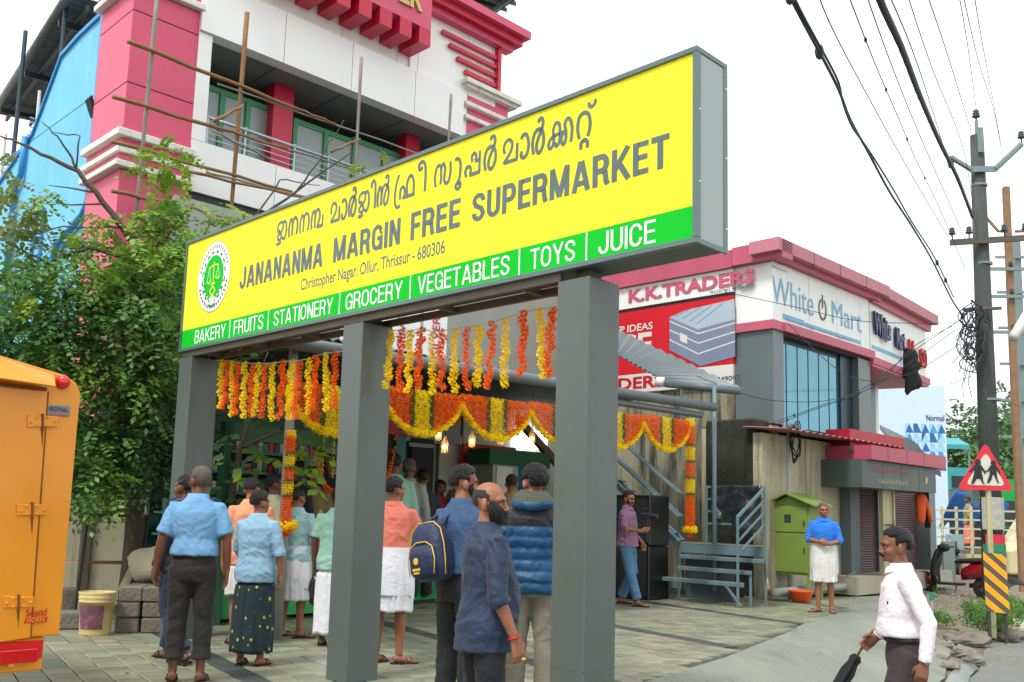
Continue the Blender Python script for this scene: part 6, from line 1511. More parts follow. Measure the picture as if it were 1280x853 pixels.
# 9 backpack
o9, p9, h9 = who('young man in blue shirt and black trousers carrying a navy backpack', 580, 7.5, 577, -42, vox=.0065, skinm='skin_b', head=(R(-30), 0), torso=1.0,
    shirt='sh_blue', tuck=True, hem=.97, sleeve='long', pants=('tr_black', .02), haird=('hair_black', 'full'), beard=('hair_black', 'stubble'), feet='shoe')
bpk = thing('backpack', 'navy school backpack with yellow piping worn by the young man in blue', 'backpack', at_local(o9, -.02, -.23, .93), R(-42)); bpk.rotation_euler = (0, R(-9), R(-38)); bpk.scale = (.8, .8, .8); 
cloth('bag_navy', g(16, 34, 70), .6); mat('piping_yellow', g(206, 170, 60), .5)
mb = MB()
mb.loft([ringz(0, 0, z, rx, ry, 24, 3.2) for z, rx, ry in ((-.01, .12, .05), (.02, .165, .09), (.12, .18, .11), (.26, .175, .115), (.38, .15, .095), (.45, .10, .06), (.47, .05, .03))])
me = mb.mesh('pack'); me.materials.append(M_('bag_navy')); smooth_mesh(me); wrinkle(me, .006, 2); link('pack', me, bpk)
mb = MB(); mb.loft([ringz(0, -.10, z, rx, ry, 20, 3.2) for z, rx, ry in ((.03, .11, .03), (.06, .135, .05), (.2, .14, .05), (.27, .11, .035))]); me = mb.mesh('front_pocket'); me.materials.append(M_('bag_navy')); smooth_mesh(me); link('front_pocket', me, bpk)
def bloop(pts, r=.0055): mb = MB(); mb.tube([V(*p) for p in pts], r, 6); mb.build('piping', M_('piping_yellow'), bpk, world=False, smooth=True)
bloop([(-.13+0, -.135+.0, .04), (-.145, -.13, .16), (-.12, -.125, .26), (-.05, -.12, .30), (.05, -.12, .30), (.12, -.125, .26), (.145, -.13, .16), (.13, -.135, .04)])
bloop([(-.175, -.045, .03), (-.188, -.05, .15), (-.185, -.05, .28), (-.155, -.045, .40), (-.08, -.035, .46), (.08, -.035, .46), (.155, -.045, .40), (.185, -.05, .28), (.188, -.05, .15), (.175, -.045, .03)])
mb = MB(); mb.ell(V(-.04, -.155, .15), .028, .006, .03, nu=12, nv=6); mb.build('crest', M_('piping_yellow'), bpk, world=False)
mb = MB(); mb.box(-.08, 0.0, -.156, -.15, .075, .095); mb.box(-.07, -.01, -.156, -.15, .05, .065); mb.build('crest_lettering', M_('piping_yellow'), bpk, world=False)
for s in (-1, 1):
    mb = MB(); mb.tube([V(s*.08, .06, .42), V(s*.09, .11, .50), V(s*.10, .20, .53), V(s*.11, .29, .47)], [(.006, .024)]*4, 8); mb.build('shoulder_strap', M_('bag_navy'), bpk, world=False, smooth=True)
# 10 bearded man
o10, p10, h10 = who('balding bearded man in dark navy shirt with rolled sleeves, nearest the camera', 611, 5.9, 596, -68, gz_=-.06, vox=.0055, skinm='skin_b', head=(R(-40), R(-2)), torso=.94, belly=.06,
    shirt='sh_navy', sleeve='rolled', hem=.765, pants=('tr_black', .02), haird=('hair_dark_grey', 'bald'), beard=('hair_black', 'beard'), moustache=True, feet='shoe', grip=.8,
    arms={'R': ((.235, -.02, 1.075), (.25, .085, .845), (0, .30, -1), (-.2, 1, .35), (-.9, -.2, -.1)), 'L': ((-.235, .0, 1.09), (-.245, .08, .86), (0, .2, -1), (0, 1, .1), (1, 0, 0))})
mb = MB(); c = V(.249, .078, .862); d = V(.01, .105, -.23).normalized(); x = d.cross(V(1, 0, 0)).normalized(); y = d.cross(x)
mb.tube([c+x*.031*math.cos(a)+y*.031*math.sin(a) for a in [2*math.pi*i/18 for i in range(19)]], .006, 6); mb.build('wrist_thread', M_('kk_red'), o10, world=False, smooth=True)
mb = MB(); c = V(.25, .135, .745); mb.ell(c, .014, .014, .009, nu=10, nv=6); mb.build('ring', M_('gold'), o10, world=False)
# 11 blue jacket
o11, p11, h11 = who('man with curly hair in blue quilted jacket seen from behind by the right post', 668, 7.95, 577, -8, vox=.0068, skinm='skin_d', head=(R(30), R(2)), torso=1.06,
    shirt='jk_blue', sleeve='long', hem=.80, pants=('tr_khaki', .02), haird=('hair_black', 'curly'), feet='shoe', wr=.006)
jk = [c for c in o11.children if c.name.startswith('shirt')][0]
jk.data.materials.append(M_('jk_black'))
for v in jk.data.vertices:
    z = v.co.z
    if z < 1.27 and abs(v.co.x) < .24: v.co += v.normal*(.009*abs(math.sin((z-.80)*math.pi/.078))-.004)
for pl_ in jk.data.polygons:
    c = pl_.center
    if c.z > 1.26: pl_.material_index = 1
mb = MB(); mb.loft([[V(rx*math.cos(a), ry*math.sin(a)-.035-dy, z+.02*math.cos(a)**2) for a in [2*math.pi*i/28 for i in range(28)]] for z, rx, ry, dy in ((1.37, .12, .06, .045), (1.385, .15, .10, .04), (1.43, .145, .10, .03), (1.475, .11, .08, .012), (1.50, .085, .075, 0))])
me = mb.mesh('hood'); me.materials.append(M_('hood_green')); me.materials.append(M_('jk_blue')); smooth_mesh(me); wrinkle(me, .006, 3); 
for q in me.polygons:
    if q.center.z < 1.43: q.material_index = 1
link('hood', me, o11)
# 12 cameraman
o12, p12, h12 = who('bearded man in purple checked shirt and jeans holding a camera on a grip', 785, 17.2, 611, -118, vox=.0095, skinm='skin_b', head=(R(-22), R(-6)), torso=.95, shirt='sh_purple', sleeve='rolled', hem=.86, pants=('jeans', .02), haird=('hair_black', 'full'), beard=('hair_black', 'stubble'), moustache=True,
    legs={'R': ((.12, .10, .47), (.13, .22, .085), (.1, 1, 0)), 'L': ((-.10, .05, .48), (-.10, -.14, .1), (-.1, 1, 0))},
    arms={'R': ((.25, .05, 1.13), (.18, .28, 1.10), (-.3, .9, .2), (0, .2, 1), (-1, 0, 0)), 'L': ((-.25, -.04, 1.10), (-.30, .12, .92), (0, .3, -1), (0, 1, .1), (1, 0, 0))}, grip=.9)
cp_ = at_local(o12, .13, .36, 1.10); vc = thing('video_camera', 'black video camera on a stabiliser grip held by the man in purple', 'camera', cp_)
mb = MB(); mb.tube([cp_-Z*.16, cp_+Z*.17], .018, 10); mb.build('grip', M_('black_plastic'), vc)
fdir = (at_local(o12, 0, 1, 0)-at_local(o12, 0, 0, 0)).normalized(); sd_ = fdir.cross(Z)
mb = MB(); mb.obox(cp_+Z*.17-fdir*.07-sd_*.06, fdir*.12, sd_*.13, Z*.10); mb.build('camera_body', M_('black_plastic'), vc, bevel=.01)
mb = MB(); mb.tube([cp_+Z*.22+fdir*.05, cp_+Z*.22+fdir*.17], .038, 14); mb.build('lens', M_('black_plastic'), vc)
mb = MB(); mb.tube([cp_+Z*.27-fdir*.06, cp_+Z*.33-fdir*.05, cp_+Z*.33+fdir*.05], .012, 8); mb.build('top_handle', M_('black_plastic'), vc)
mb = MB(); HB = Matrix.Translation((0, .012, 1.505)) @ Matrix.Rotation(R(-22), 4, 'Z')
for s in (-1, 1): mb.tube([HB @ V(s*.032+.017*math.cos(a), .1, .062+.013*math.sin(a)) for a in [2*math.pi*i/12 for i in range(13)]], .0025, 5)
mb.tube([HB @ V(-.015, .102, .064), HB @ V(.015, .102, .064)], .0025, 5); mb.build('spectacles', M_('rubber'), o12, world=False)
# 13 man in royal blue shirt
o13, p13, h13 = who('older man in bright blue shirt and white dhoti standing before the shutters', 1029, 16.9, 626, 160, vox=.009, skinm='skin_b', head=(R(16), R(-3)), torso=.96, shirt='sh_royal', sleeve='rolled', tuck=True, hem=.99, skirt=('dhoti_cream', 1.03, .46, .18, .20, .6), haird=('hair_grey', 'short'), moustache=False,
    arms={'R': ((.24, .02, 1.12), (.06, .20, 1.08), (-.9, .3, .0), (0, .3, 1), (0, -1, 0)), 'L': ((-.25, .02, 1.10), (-.08, .21, 1.05), (.9, .3, .05), (0, .3, 1), (0, -1, 0))}, legs={'R': ((.09, .02, .48), (.10, .03, .08), (.7, .7, 0)), 'L': ((-.09, .01, .48), (-.10, -.02, .08), (-.2, 1, 0))}, grip=.9)
# 14 walking man with umbrella
pA = at(1128, 655, 7.1); gA = gz(pA.x, pA.y)
o14, p14, h14 = who('moustached man in white shirt walking left with a folded black umbrella', 1128, 7.1, 655, 83, gz_=-.3, vox=.006, skinm='skin_a', wr=.005, head=(R(4), R(-3)), torso=.94, belly=.04, shirt='sh_white', sleeve='long', hem=1.0, tuck=True, pants=('tr_brown', .02), haird=('hair_black', 'full'), moustache=True, feet='sandal', lean=.05,
    arms={'R': ((.24, .0, 1.10), (.25, .13, .96), (0, .75, -.50), (-0.2, .5, .8), (-1, 0, 0)), 'L': ((-.25, -.10, 1.10), (-.27, -.05, .86), (0, .25, -1), (.3, .9, .2), (.9, -.2, 0))},
    legs={'R': ((.10, -.02, .48), (.10, -.30, .14), (.05, 1, -.2)), 'L': ((-.10, .16, .48), (-.1, .24, .085), (-.05, 1, 0))}, grip=1.0)
hp_ = at_local(o14, .25, .225, .895)
um = thing('umbrella', 'folded black umbrella with hooked handle in the hand of the walking man', 'umbrella', hp_)
ud = (at(1062, 862, 6.9)-at(1102, 795, 7.0)).normalized(); sx_ = V(1, 0, 0)
mb = MB(); mb.tube([hp_-ud*.10, hp_+ud*.06], .009, 8); q = hp_-ud*.10
mb.tube([q, q-ud*.03+sx_*.005, q-ud*.045+sx_*.03, q-ud*.025+sx_*.055, q+ud*.01+sx_*.058], .009, 8); mb.build('handle', M_('wood'), um, smooth=True)
mb = MB(); n_ = 16; rings = []
xx = ud.cross(Z).normalized(); yy = ud.cross(xx)
for t, r_ in ((.07, .020), (.10, .034), (.13, .028), (.20, .040), (.40, .036), (.62, .022), (.72, .008)):
    rings.append([hp_+ud*t+xx*(r_*(1+.25*math.cos(a*5))*math.cos(a))+yy*(r_*(1+.25*math.cos(a*5))*math.sin(a)) for a in [2*math.pi*i/30 for i in range(30)]])
mb.loft(rings); mb.build('folded_canopy', M_('black_cloth'), um, smooth=True)
mb = MB(); mb.tube([hp_+ud*.72, hp_+ud*.80], .005, 6); mb.build('tip', M_('steel'), um)
mb = MB(); mb.obox(V(-.115, .122, 1.205), V(.085, .0, 0), V(0, .012, 0), V(0, .0, .02)); mb.build('pocket_phone', M_('black_plastic'), o14, world=False, bevel=.003)
mb = MB(); c = V(-.27, -.055, .875); mb.tube([c+V(.034*math.cos(a), .034*math.sin(a), .004*math.sin(a)) for a in [2*math.pi*i/18 for i in range(19)]], .006, 6); mb.ell(c+V(-.033, 0, 0), .006, .016, .016, nu=10, nv=6); mb.build('wrist_watch', M_('steel'), o14, world=False, smooth=True)
# people in the shop
bgp = [('man at the back of the shop in mint vest beside the teal panel', 494, 15.4, 566, 10, 'sh_mint', 'hair_black'), ('bald man in grey shirt in the shop behind the pink shirted man', 512, 15.9, 572, -20, 'panel_grey', 'hair_grey'),
       ('man in dark purple shirt in the shop left of the cream panel', 529, 16.4, 586, 20, 'sh_dark', 'hair_black'), ('woman in bright pink in front of the fridge recess', 551, 17.0, 600, 170, 'sh_pink', 'hair_black'),
       ('person in dark pink bending over the grapes', 566, 17.1, 618, 150, 'sh_pink', 'hair_black'), ('man with dark hair beside the cream shop panel', 578, 16.8, 583, -40, 'sh_khaki', 'hair_black'), ('person in brown at the drinks cooler', 640, 16.0, 592, 0, 'sh_khaki', 'hair_black'),
       ('woman in dark dress at the left stall shelves', 370, 14.9, 576, 150, 'sh_dark', 'hair_black'), ('woman in brown dress in the left stall beside the post', 392, 15.0, 582, 170, 'sh_khaki', 'hair_black'), ('tall shopkeeper in black behind the green counter', 412, 15.2, 566, 185, 'sh_dark', 'hair_black')]
for i, (lab, px, Y, ty, yw, sk, hr) in enumerate(bgp):
    p, h_ = spot(px, Y, ty, 0); hh = min(1.75, max(1.45, h_)); p.z = h_-hh if h_ < 1.45 or h_ > 1.75 else 0
    if p.z > .05: p.z = 0; hh = h_
    person(lab, p, R(yw), H=hh, vox=.014, skinm=('skin_a', 'skin_c')[i % 2], shirt=sk, sleeve='long', pants=('tr_dark', .03), haird=(hr, 'short' if i != 3 else 'full'), feet=None, face=abs(yw) > 90, hands=(False, False), wr=.006)
# ================================================================== TREES AND PLANTS
mat('bark', g(84, 74, 62), .9, var=.3, vs=8, bump=.6, bs=30); mat('twig', g(70, 58, 50), .9, var=.3)
def leafmat(key, col, col2):
    m = mat(key, col, .5, var=.35, vs=1.7); t = m.node_tree; N = t.nodes; L = t.links; b = N['Principled BSDF']; src = b.inputs['Base Color'].links[0].from_socket
    tc = N.new('ShaderNodeTexCoord'); n = N.new('ShaderNodeTexNoise'); n.inputs['Scale'].default_value = .8; n.inputs['Detail'].default_value = 3; L.new(tc.outputs['Object'], n.inputs[0])
    r = N.new('ShaderNodeMapRange'); r.inputs[1].default_value = .46; r.inputs[2].default_value = .66; L.new(n.outputs[0], r.inputs[0])
    x = N.new('ShaderNodeMix'); x.data_type = 'RGBA'; L.new(r.outputs[0], x.inputs[0]); L.new(src, x.inputs[6]); x.inputs[7].default_value = tuple(col2)+(1,); L.new(x.outputs[2], b.inputs['Base Color'])
    tr_ = N.new('ShaderNodeBsdfTranslucent'); L.new(x.outputs[2], tr_.inputs[0]); ms = N.new('ShaderNodeMixShader'); ms.inputs[0].default_value = .35
    out = N['Material Output']; L.new(b.outputs[0], ms.inputs[1]); L.new(tr_.outputs[0], ms.inputs[2]); L.new(ms.outputs[0], out.inputs[0]); return m
leafmat('leaf_dark', (.065, .175, .05), (.13, .28, .05)); leafmat('leaf_mid', (.10, .24, .05), (.20, .36, .04)); leafmat('leaf_new', (.25, .40, .03), (.14, .30, .03)); leafmat('leaf_far', (.07, .17, .06), (.12, .24, .07)); leafmat('leaf_olive', (.16, .22, .05), (.24, .30, .07))
def fronds(items, key, parent, name='foliage', pairs=7, L=.34, lw=.022, ll=.062, seed=1):
    """pinnate leaves: items = [(position, direction)], one mesh of small leaflets"""
    rnd = np.random.RandomState(seed); vs = []; fs = []; n = 0
    for p, d in items:
        p = np.array(p); d = np.array(d)/np.linalg.norm(d); side = np.cross(d, [0, 0, 1.]); side /= (np.linalg.norm(side)+1e-6); roll = rnd.uniform(-.7, .7); up = np.cross(side, d); side = side*math.cos(roll)+up*math.sin(roll)
        Lf = L*rnd.uniform(.7, 1.25)
        for k in range(pairs):
            t = (k+.7)/pairs; c = p+d*Lf*t+np.array([0, 0, -.35*Lf*t*t])
            for s in ((-1, 1) if k < pairs-1 else (0,)):
                a = d*.45+side*s+np.array([0, 0, -.25+rnd.uniform(-.2, .15)]) if s else d+np.array([0, 0, -.4]); a /= np.linalg.norm(a)
                l = ll*rnd.uniform(.8, 1.2)*(1-.25*abs(t-.5)); b = np.cross(a, up+rnd.uniform(-.4, .4, 3)); b /= (np.linalg.norm(b)+1e-6); w_ = lw*rnd.uniform(.85, 1.15)
                vs += [c, c+a*l*.5+b*w_, c+a*l, c+a*l*.5-b*w_]; fs.append((n, n+1, n+2, n+3)); n += 4
    me = bpy.data.meshes.new(name); v = np.array(vs, dtype=np.float32)
    if parent is not None: v = v-np.array(wm(parent).translation, dtype=np.float32)
    me.vertices.add(len(v)); me.vertices.foreach_set('co', v.ravel()); m = len(fs)
    me.loops.add(4*m); me.loops.foreach_set('vertex_index', np.array(fs, dtype=np.int32).ravel()); me.polygons.add(m); me.polygons.foreach_set('loop_start', np.arange(0, 4*m, 4, dtype=np.int32)); me.update(); me.validate()
    me.materials.append(M_(key)); o = link(name, me, parent); return o
def branchy(root, base, tips, r0, key='bark', wob=.12, seed=2):
    rnd = random.Random(seed)
    for i, (path, r) in enumerate(tips):
        P = [Vector(p) for p in path]; pts = []
        for a, b in zip(P, P[1:]):
            for k in range(5): q = a.lerp(b, k/5); pts.append(q+Vector((rnd.uniform(-1, 1), rnd.uniform(-1, 1), rnd.uniform(-1, 1)))*wob*.12*(1 if k else 0))
        pts.append(P[-1]); n = len(pts); mb = MB(); mb.tube(pts, [r*(1-.85*j/(n-1))+.003 for j in range(n)], 8 if r > .02 else 5)
        mb.build('trunk' if i == 0 else 'branch', M_(key), root, smooth=True)
# the big tree behind the truck and the sign's left end, laid out by its silhouette at its own depth
def T(px, py, Y=13.2): return at(px, py, Y)
tb = T(165, 700, 13.4); tb.z = 0
tree = thing('pinnate_leaf_tree', 'wide leafy green tree with feathery leaves spreading behind the truck and sign', 'tree', tb)
fork = T(190, 440, 13.2); f2 = T(182, 330, 13.0)
paths = [([tb, T(172, 600, 13.4), fork, T(184, 380, 13.1), f2], .13), ([f2, T(150, 280, 12.8), T(98, 214, 12.6), T(40, 186, 12.5), T(0, 170, 12.4)], .045), ([T(98, 214, 12.6), T(75, 175, 12.5), T(52, 152, 12.4)], .014), ([T(182, 322, 13), T(205, 300, 13.1), T(228, 270, 13.2)], .03),
         ([fork, T(120, 470, 12.6), T(40, 455, 12.2), T(-30, 440, 12)], .05), ([fork, T(235, 400, 13.4), T(250, 330, 13.6), T(262, 270, 13.8)], .04), ([T(172, 560, 13.4), T(230, 520, 13.0), T(290, 515, 12.8)], .04), ([f2, T(110, 310, 12.7), T(60, 330, 12.5), T(5, 300, 12.4)], .03),
         ([T(130, 255, 12.7), T(60, 256, 12.5)], .012), ([T(122, 240, 12.7), T(60, 232, 12.5)], .012), ([T(175, 300, 13), T(150, 285, 12.8), T(80, 283, 12.6), T(30, 296, 12.5)], .014), ([T(230, 420, 13.2), T(300, 290, 13.4), T(370, 240, 13.6), T(440, 190, 13.8)], .03),
         ([T(370, 240, 13.6), T(400, 200, 13.6), T(430, 150, 13.6)], .012), ([T(300, 300, 13.4), T(350, 225, 13.4), T(400, 232, 13.4)], .012), ([T(95, 212, 12.6), T(100, 170, 12.5), T(65, 165, 12.4)], .01)]
branchy(tree, tb, paths, .13)
rnd = random.Random(5)
def cloud(spec, seed):
    rnd = random.Random(seed); out = []
    for (px, py, rx, ry, Y, dY, n) in spec:
        for k in range(n):
            a = rnd.uniform(0, 6.283); r = math.sqrt(rnd.random())
            p = T(px+rx*r*math.cos(a), py+ry*r*math.sin(a), Y+dY*rnd.uniform(-1, 1)); c = T(px, py, Y)
            d = (p-c).normalized()*.5+Vector((rnd.uniform(-1, 1), rnd.uniform(-1, 1), rnd.uniform(-.9, .4))); out.append((p, d))
    return out
fronds(cloud([(70, 410, 80, 45, 12.6, .7, 130), (170, 400, 70, 60, 13, .8, 150), (120, 500, 110, 50, 12.9, .7, 330), (190, 530, 50, 60, 13.1, .6, 190), (110, 570, 60, 45, 12.6, .6, 160), (200, 470, 50, 60, 13.6, .8, 150), (30, 430, 60, 30, 12.2, .4, 160), (240, 350, 40, 40, 13.6, .5, 110), (160, 560, 90, 40, 13.6, .4, 220)], 1), 'leaf_dark', tree, seed=1, L=.40, lw=.026, ll=.092, pairs=6)
fronds(cloud([(90, 340, 80, 35, 12.5, .6, 150), (200, 330, 55, 45, 12.9, .6, 170), (150, 440, 90, 60, 12.4, .5, 170), (110, 600, 40, 25, 12.2, .3, 60), (220, 290, 35, 25, 13.1, .4, 60), (150, 380, 60, 40, 12.3, .3, 110), (20, 380, 40, 50, 12.2, .4, 80)], 2), 'leaf_mid', tree, seed=2, L=.42, lw=.027, ll=.096, pairs=6)
fronds(cloud([(208, 205, 26, 22, 13.2, .2, 40), (110, 330, 50, 20, 12.3, .2, 26), (190, 340, 40, 20, 12.6, .2, 20), (60, 250, 14, 10, 12.5, .1, 10), (135, 280, 40, 12, 12.8, .2, 22), (180, 270, 30, 10, 13, .2, 16), (52, 370, 16, 8, 12.0, .1, 8), (290, 270, 22, 10, 13.4, .2, 14), (470, 208, 14, 8, 13.6, .1, 8), (390, 560, 14, 25, 12.2, .1, 7), (235, 260, 22, 10, 13.2, .2, 12)], 3), 'leaf_new', tree, seed=3, L=.32, lw=.03, ll=.08, pairs=6)
fronds(cloud([(20, 265, 36, 24, 12.4, .3, 34), (5, 220, 20, 16, 12.4, .2, 10), (40, 300, 30, 18, 12.5, .2, 18)], 4), 'leaf_olive', tree, seed=4, L=.32, lw=.03, ll=.08, pairs=6)
# small broad leaved plant by the left post
bl_ = thing('broad_leaf_sapling', 'thin sapling with broad drooping leaves behind the flower strings by the left post', 'tree', T(296, 745, 12.9))
b0 = T(296, 745, 12.9); b0.z = 0
branchy(bl_, b0, [([b0, T(290, 620, 12.8), T(300, 560, 12.8), T(318, 500, 12.8), T(335, 440, 12.9)], .05), ([T(300, 560, 12.8), T(350, 540, 12.6), T(392, 535, 12.5)], .02), ([T(296, 590, 12.8), T(280, 560, 12.6)], .015)], .05)
fronds(cloud([(300, 548, 36, 14, 12.7, .3, 8), (385, 545, 20, 14, 12.5, .2, 7), (375, 452, 45, 14, 12.8, .2, 16), (330, 450, 50, 14, 13, .3, 16), (290, 600, 22, 24, 12.8, .3, 7)], 7), 'leaf_dark', bl_, seed=7, L=.42, pairs=3, lw=.05, ll=.17)
fronds(cloud([(390, 555, 14, 28, 12.3, .1, 6), (300, 575, 20, 18, 12.6, .1, 6)], 8), 'leaf_new', bl_, seed=8, L=.42, pairs=3, lw=.06, ll=.18)
# far trees
def far_tree(label, px, Y, topy, width, seed, n=900, key='leaf_far'):
    top = at(px, topy, Y); base = Vector((top.x, top.y, -.3)); h = top.z-base.z
    r = thing('roadside_tree', label, 'tree', base); rr = random.Random(seed)
    tips = [([base, base+Z*h*.5, base+Z*h*.75], h*.02)]; cl = []
    for k in range(9):
        a = rr.uniform(0, 6.28); e = base+Z*h*rr.uniform(.5, .95)+Vector((math.cos(a), math.sin(a), 0))*width*rr.uniform(.3, .9); tips.append(([base+Z*h*.45, base.lerp(e, .6)+Z*h*.1, e], h*.009)); cl.append(e)
    branchy(r, base, tips, .1, wob=.5, seed=seed)
    it = []
    for c in cl:
        for k in range(n//9):
            d = Vector((rr.gauss(0, 1), rr.gauss(0, 1), rr.gauss(0, .8))); it.append((c+d*width*.23, d+Vector((0, 0, -.3))))
    fronds(it, key, r, seed=seed, pairs=4, L=.7, lw=.09, ll=.32)
    return r
far_tree('hazy green tree directly behind the blue and white hoarding', 1205, 62, 502, 3.2, 11, 900); far_tree('green tree between the warning sign and the second utility pole', 1258, 70, 545, 3.0, 12, 700); far_tree('dark green tree at the right edge far down the road', 1285, 50, 520, 2.6, 13, 700); far_tree('low dense green tree behind the teal awning', 1228, 75, 540, 3.5, 14, 700)
# weeds at the foot of the pole and grass tufts
def weeds(label, px, py, n, sp, hgt, seed, z=-.2):
    b = gnd(px, py, z); r = random.Random(seed); it = []
    for k in range(n):
        a = r.uniform(0, 6.28); q = b+Vector((math.cos(a), math.sin(a), 0))*sp*math.sqrt(r.random()); it.append((q+Z*r.uniform(0, hgt*.7), Vector((r.uniform(-.6, .6), r.uniform(-.6, .6), 1.2))))
    o = fronds(it, 'leaf_mid', None, 'weeds', seed=seed, pairs=5, L=.26, lw=.016, ll=.06); tag(o, label, 'weeds', kind='stuff'); return o
weeds('bright green weeds at the foot of the striped board', 1238, 790, 150, .38, .45, 1); weeds('green weeds right of the striped board', 1272, 775, 90, .4, .35, 2); weeds('small green weeds around the standpipe', 1170, 785, 40, .25, .12, 3); weeds('sparse weeds below the scooter', 1140, 745, 30, .6, .05, 4, -.15)
# ================================================================== POLES, WIRES, SIGNS, FAR STREET
mat('pole_conc', g(66, 74, 70), .85, var=.25, vs=4, bump=.5, bs=20, streak=.5, streakcol=g(120, 118, 104), edge=.52, spots=.35, spotcol=g(40, 44, 40), ss=3)
mat('rail_rust', g(140, 108, 78), .8, var=.25, vs=5); mat('galv', g(116, 136, 136), .5, metal=.2, var=.1); mat('porcelain', g(58, 70, 78), .3, var=.1); mat('wire', g(46, 56, 60), .7)
mat('stripe_y', g(240, 164, 20), .5, var=.12, spots=.3, spotcol=g(190, 130, 40), ss=5); mat('stripe_k', g(84, 80, 72), .6, var=.15); mat('tri_red', g(214, 40, 62), .4, var=.05); mat('tri_white', g(206, 208, 190), .4, var=.05, spots=.2, spotcol=g(170, 168, 150)); mat('tri_black', g(24, 34, 34), .5)
mat('paper', g(176, 176, 164), .8, var=.3, vs=12); mat('paper_red', g(200, 40, 60), .7, var=.2, vs=10); mat('netting', g(40, 130, 90), .8, var=.4, vs=20)
mat('scoot_red', g(120, 10, 24), .2, coat=.7, var=.05); mat('chrome', g(190, 196, 200), .12, metal=1); mat('plate', g(200, 204, 200), .4, var=.1)
mat('stone', g(130, 124, 112), .9, var=.3, vs=5, bump=.6, bs=20); mat('hoard_blue', g(196, 216, 232), .5, var=.04); mat('tri_b1', g(60, 150, 200), .5); mat('tri_b2', g(150, 200, 224), .5); mat('tri_b3', g(30, 100, 160), .5)
mat('awning_teal', g(60, 150, 156), .6, var=.1); mat('tarp_blue', g(50, 120, 206), .5, var=.2, vs=3); mat('rail_cream', g(196, 190, 156), .6, var=.1); mat('van_cream', g(206, 196, 150), .35, coat=.4, var=.05); mat('jacket_orange', g(226, 92, 36), .7, var=.2)
def utility_pole(px, topy, Y, r0, r1, label, arms, m='pole_conc', square=False):
    top = at(px, topy, Y); base = Vector((top.x, top.y, -.32)); 
    r = thing('utility_pole', label, 'pole', base); mb = MB(); mb.tube([base, top], [r0, r1], 4 if square else 14); mb.build('shaft', M_(m), r, smooth=not square)
    return r, base, top
AX = Vector((1, -.12, 0)).normalized()
up1, ub, ut = utility_pole(1221, 170, 18.6, .19, .115, 'tall dark concrete utility pole with two crossarms beside the warning sign', 0)
def insul(par, p, s=1.0, down=False):
    mb = MB(); k = -1 if down else 1
    mb.lathe(p, [(.012*s, 0), (.012*s, .08*k*s), (.05*s, .085*k*s), (.07*s, .11*k*s), (.035*s, .13*k*s), (.065*s, .15*k*s), (.03*s, .17*k*s), (.055*s, .19*k*s), (.02*s, .22*k*s)], 12)
    return mb.build('insulator', M_('porcelain'), par, smooth=True)
def P1(px, py): return at(px, py, ub.y-.0)
mb = MB(); mb.tube([ut-Z*.2, ut+Z*.28], .03, 8); mb.obox(ut-Vector((.05, .16, .35)), (.1, 0, 0), (0, .02, 0), (0, 0, .45)); mb.build('top_bracket', M_('galv'), up1); insul(up1, ut+Z*.24, 1.1)
q = P1(1224, 215)
for s in (-1, 1):
    mb = MB(); a = q+AX*s*.15-Vector((0, .15, 0)); b = q+AX*s*.32+Z*.0-Vector((0, .15, 0)); c = P1(1184 if s < 0 else 1272, 200 if s < 0 else 184)-Vector((0, .15, 0))
    mb.obox(q-Vector((0, .17, .05)), AX*s*.22, (0, .04, 0), (0, 0, .1)); mb.tube([q+AX*s*.2-Vector((0, .15, 0)), c], .05, 6); mb.build('raised_arm', M_('galv'), up1); insul(up1, c+Z*.02, 1.0, s < 0)
mb = MB(); a = P1(1183, 310)-Vector((0, .2, 0)); b = P1(1278, 304)-Vector((0, .2, 0)); mb.obox(a, b-a, (0, .06, 0), (0, 0, .10)); mb.build('lower_crossarm', M_('stripe_k'), up1)
for t in (.02, .24, .70, .97): insul(up1, a.lerp(b, t)+Z*.1, .95)
mb = MB(); mb.tube([P1(1198, 390)-Vector((0, .2, 0)), P1(1245, 388)-Vector((0, .2, 0))], .03, 6); mb.build('cable_arm', M_('stripe_k'), up1)
for y_ in (232, 330, 500, 600):
    c = P1(1221+(y_-170)*.05, y_); mb = MB(); rr = .19-.075*(600-y_)/430; mb.tube([c-Z*.02, c+Z*.02], rr+.012, 14); mb.build('band_clamp', M_('galv'), up1)
rnd = random.Random(8)
for k in range(16):
    c = P1(1208+rnd.uniform(-6, 8), 425+rnd.uniform(-28, 30))-Vector((0, .28+rnd.uniform(0, .12), 0)); ra, rb = rnd.uniform(.06, .17), rnd.uniform(.2, .42)
    mb = MB(); th = rnd.uniform(-.4, .4)
    mb.tube([c+AX*(ra*math.cos(a)+.06*math.sin(3*a+k))+Vector((0, 1, 0))*(.06*math.sin(a*2+k))+Z*(rb*math.sin(a)+th*ra*math.cos(a)) for a in [2*math.pi*i/24 for i in range(25)]], .010, 5, cap=False); mb.build('cable_loop', M_('wire'), up1, smooth=True)
for k in range(9):
    x0 = 1195+rnd.uniform(-10, 16); mb = MB(); p0 = P1(x0+8, 392)-Vector((0, .3, 0)); L_ = rnd.uniform(40, 110)
    mb.tube([p0.lerp(P1(x0+rnd.uniform(-3, 3), 392+L_)-Vector((0, .3, 0)), i/6)+AX*.05*math.sin(i*1.9+k) for i in range(7)], .007, 4); mb.build('hanging_cable', M_('wire'), up1)
mb = MB(); mb.tube([P1(1290, 380)-Vector((0, .1, 0)), P1(1250, 428)-Vector((0, .5, 0))], .085, 10); mb.build('street_lamp', M_('white_plastic'), up1, smooth=True)
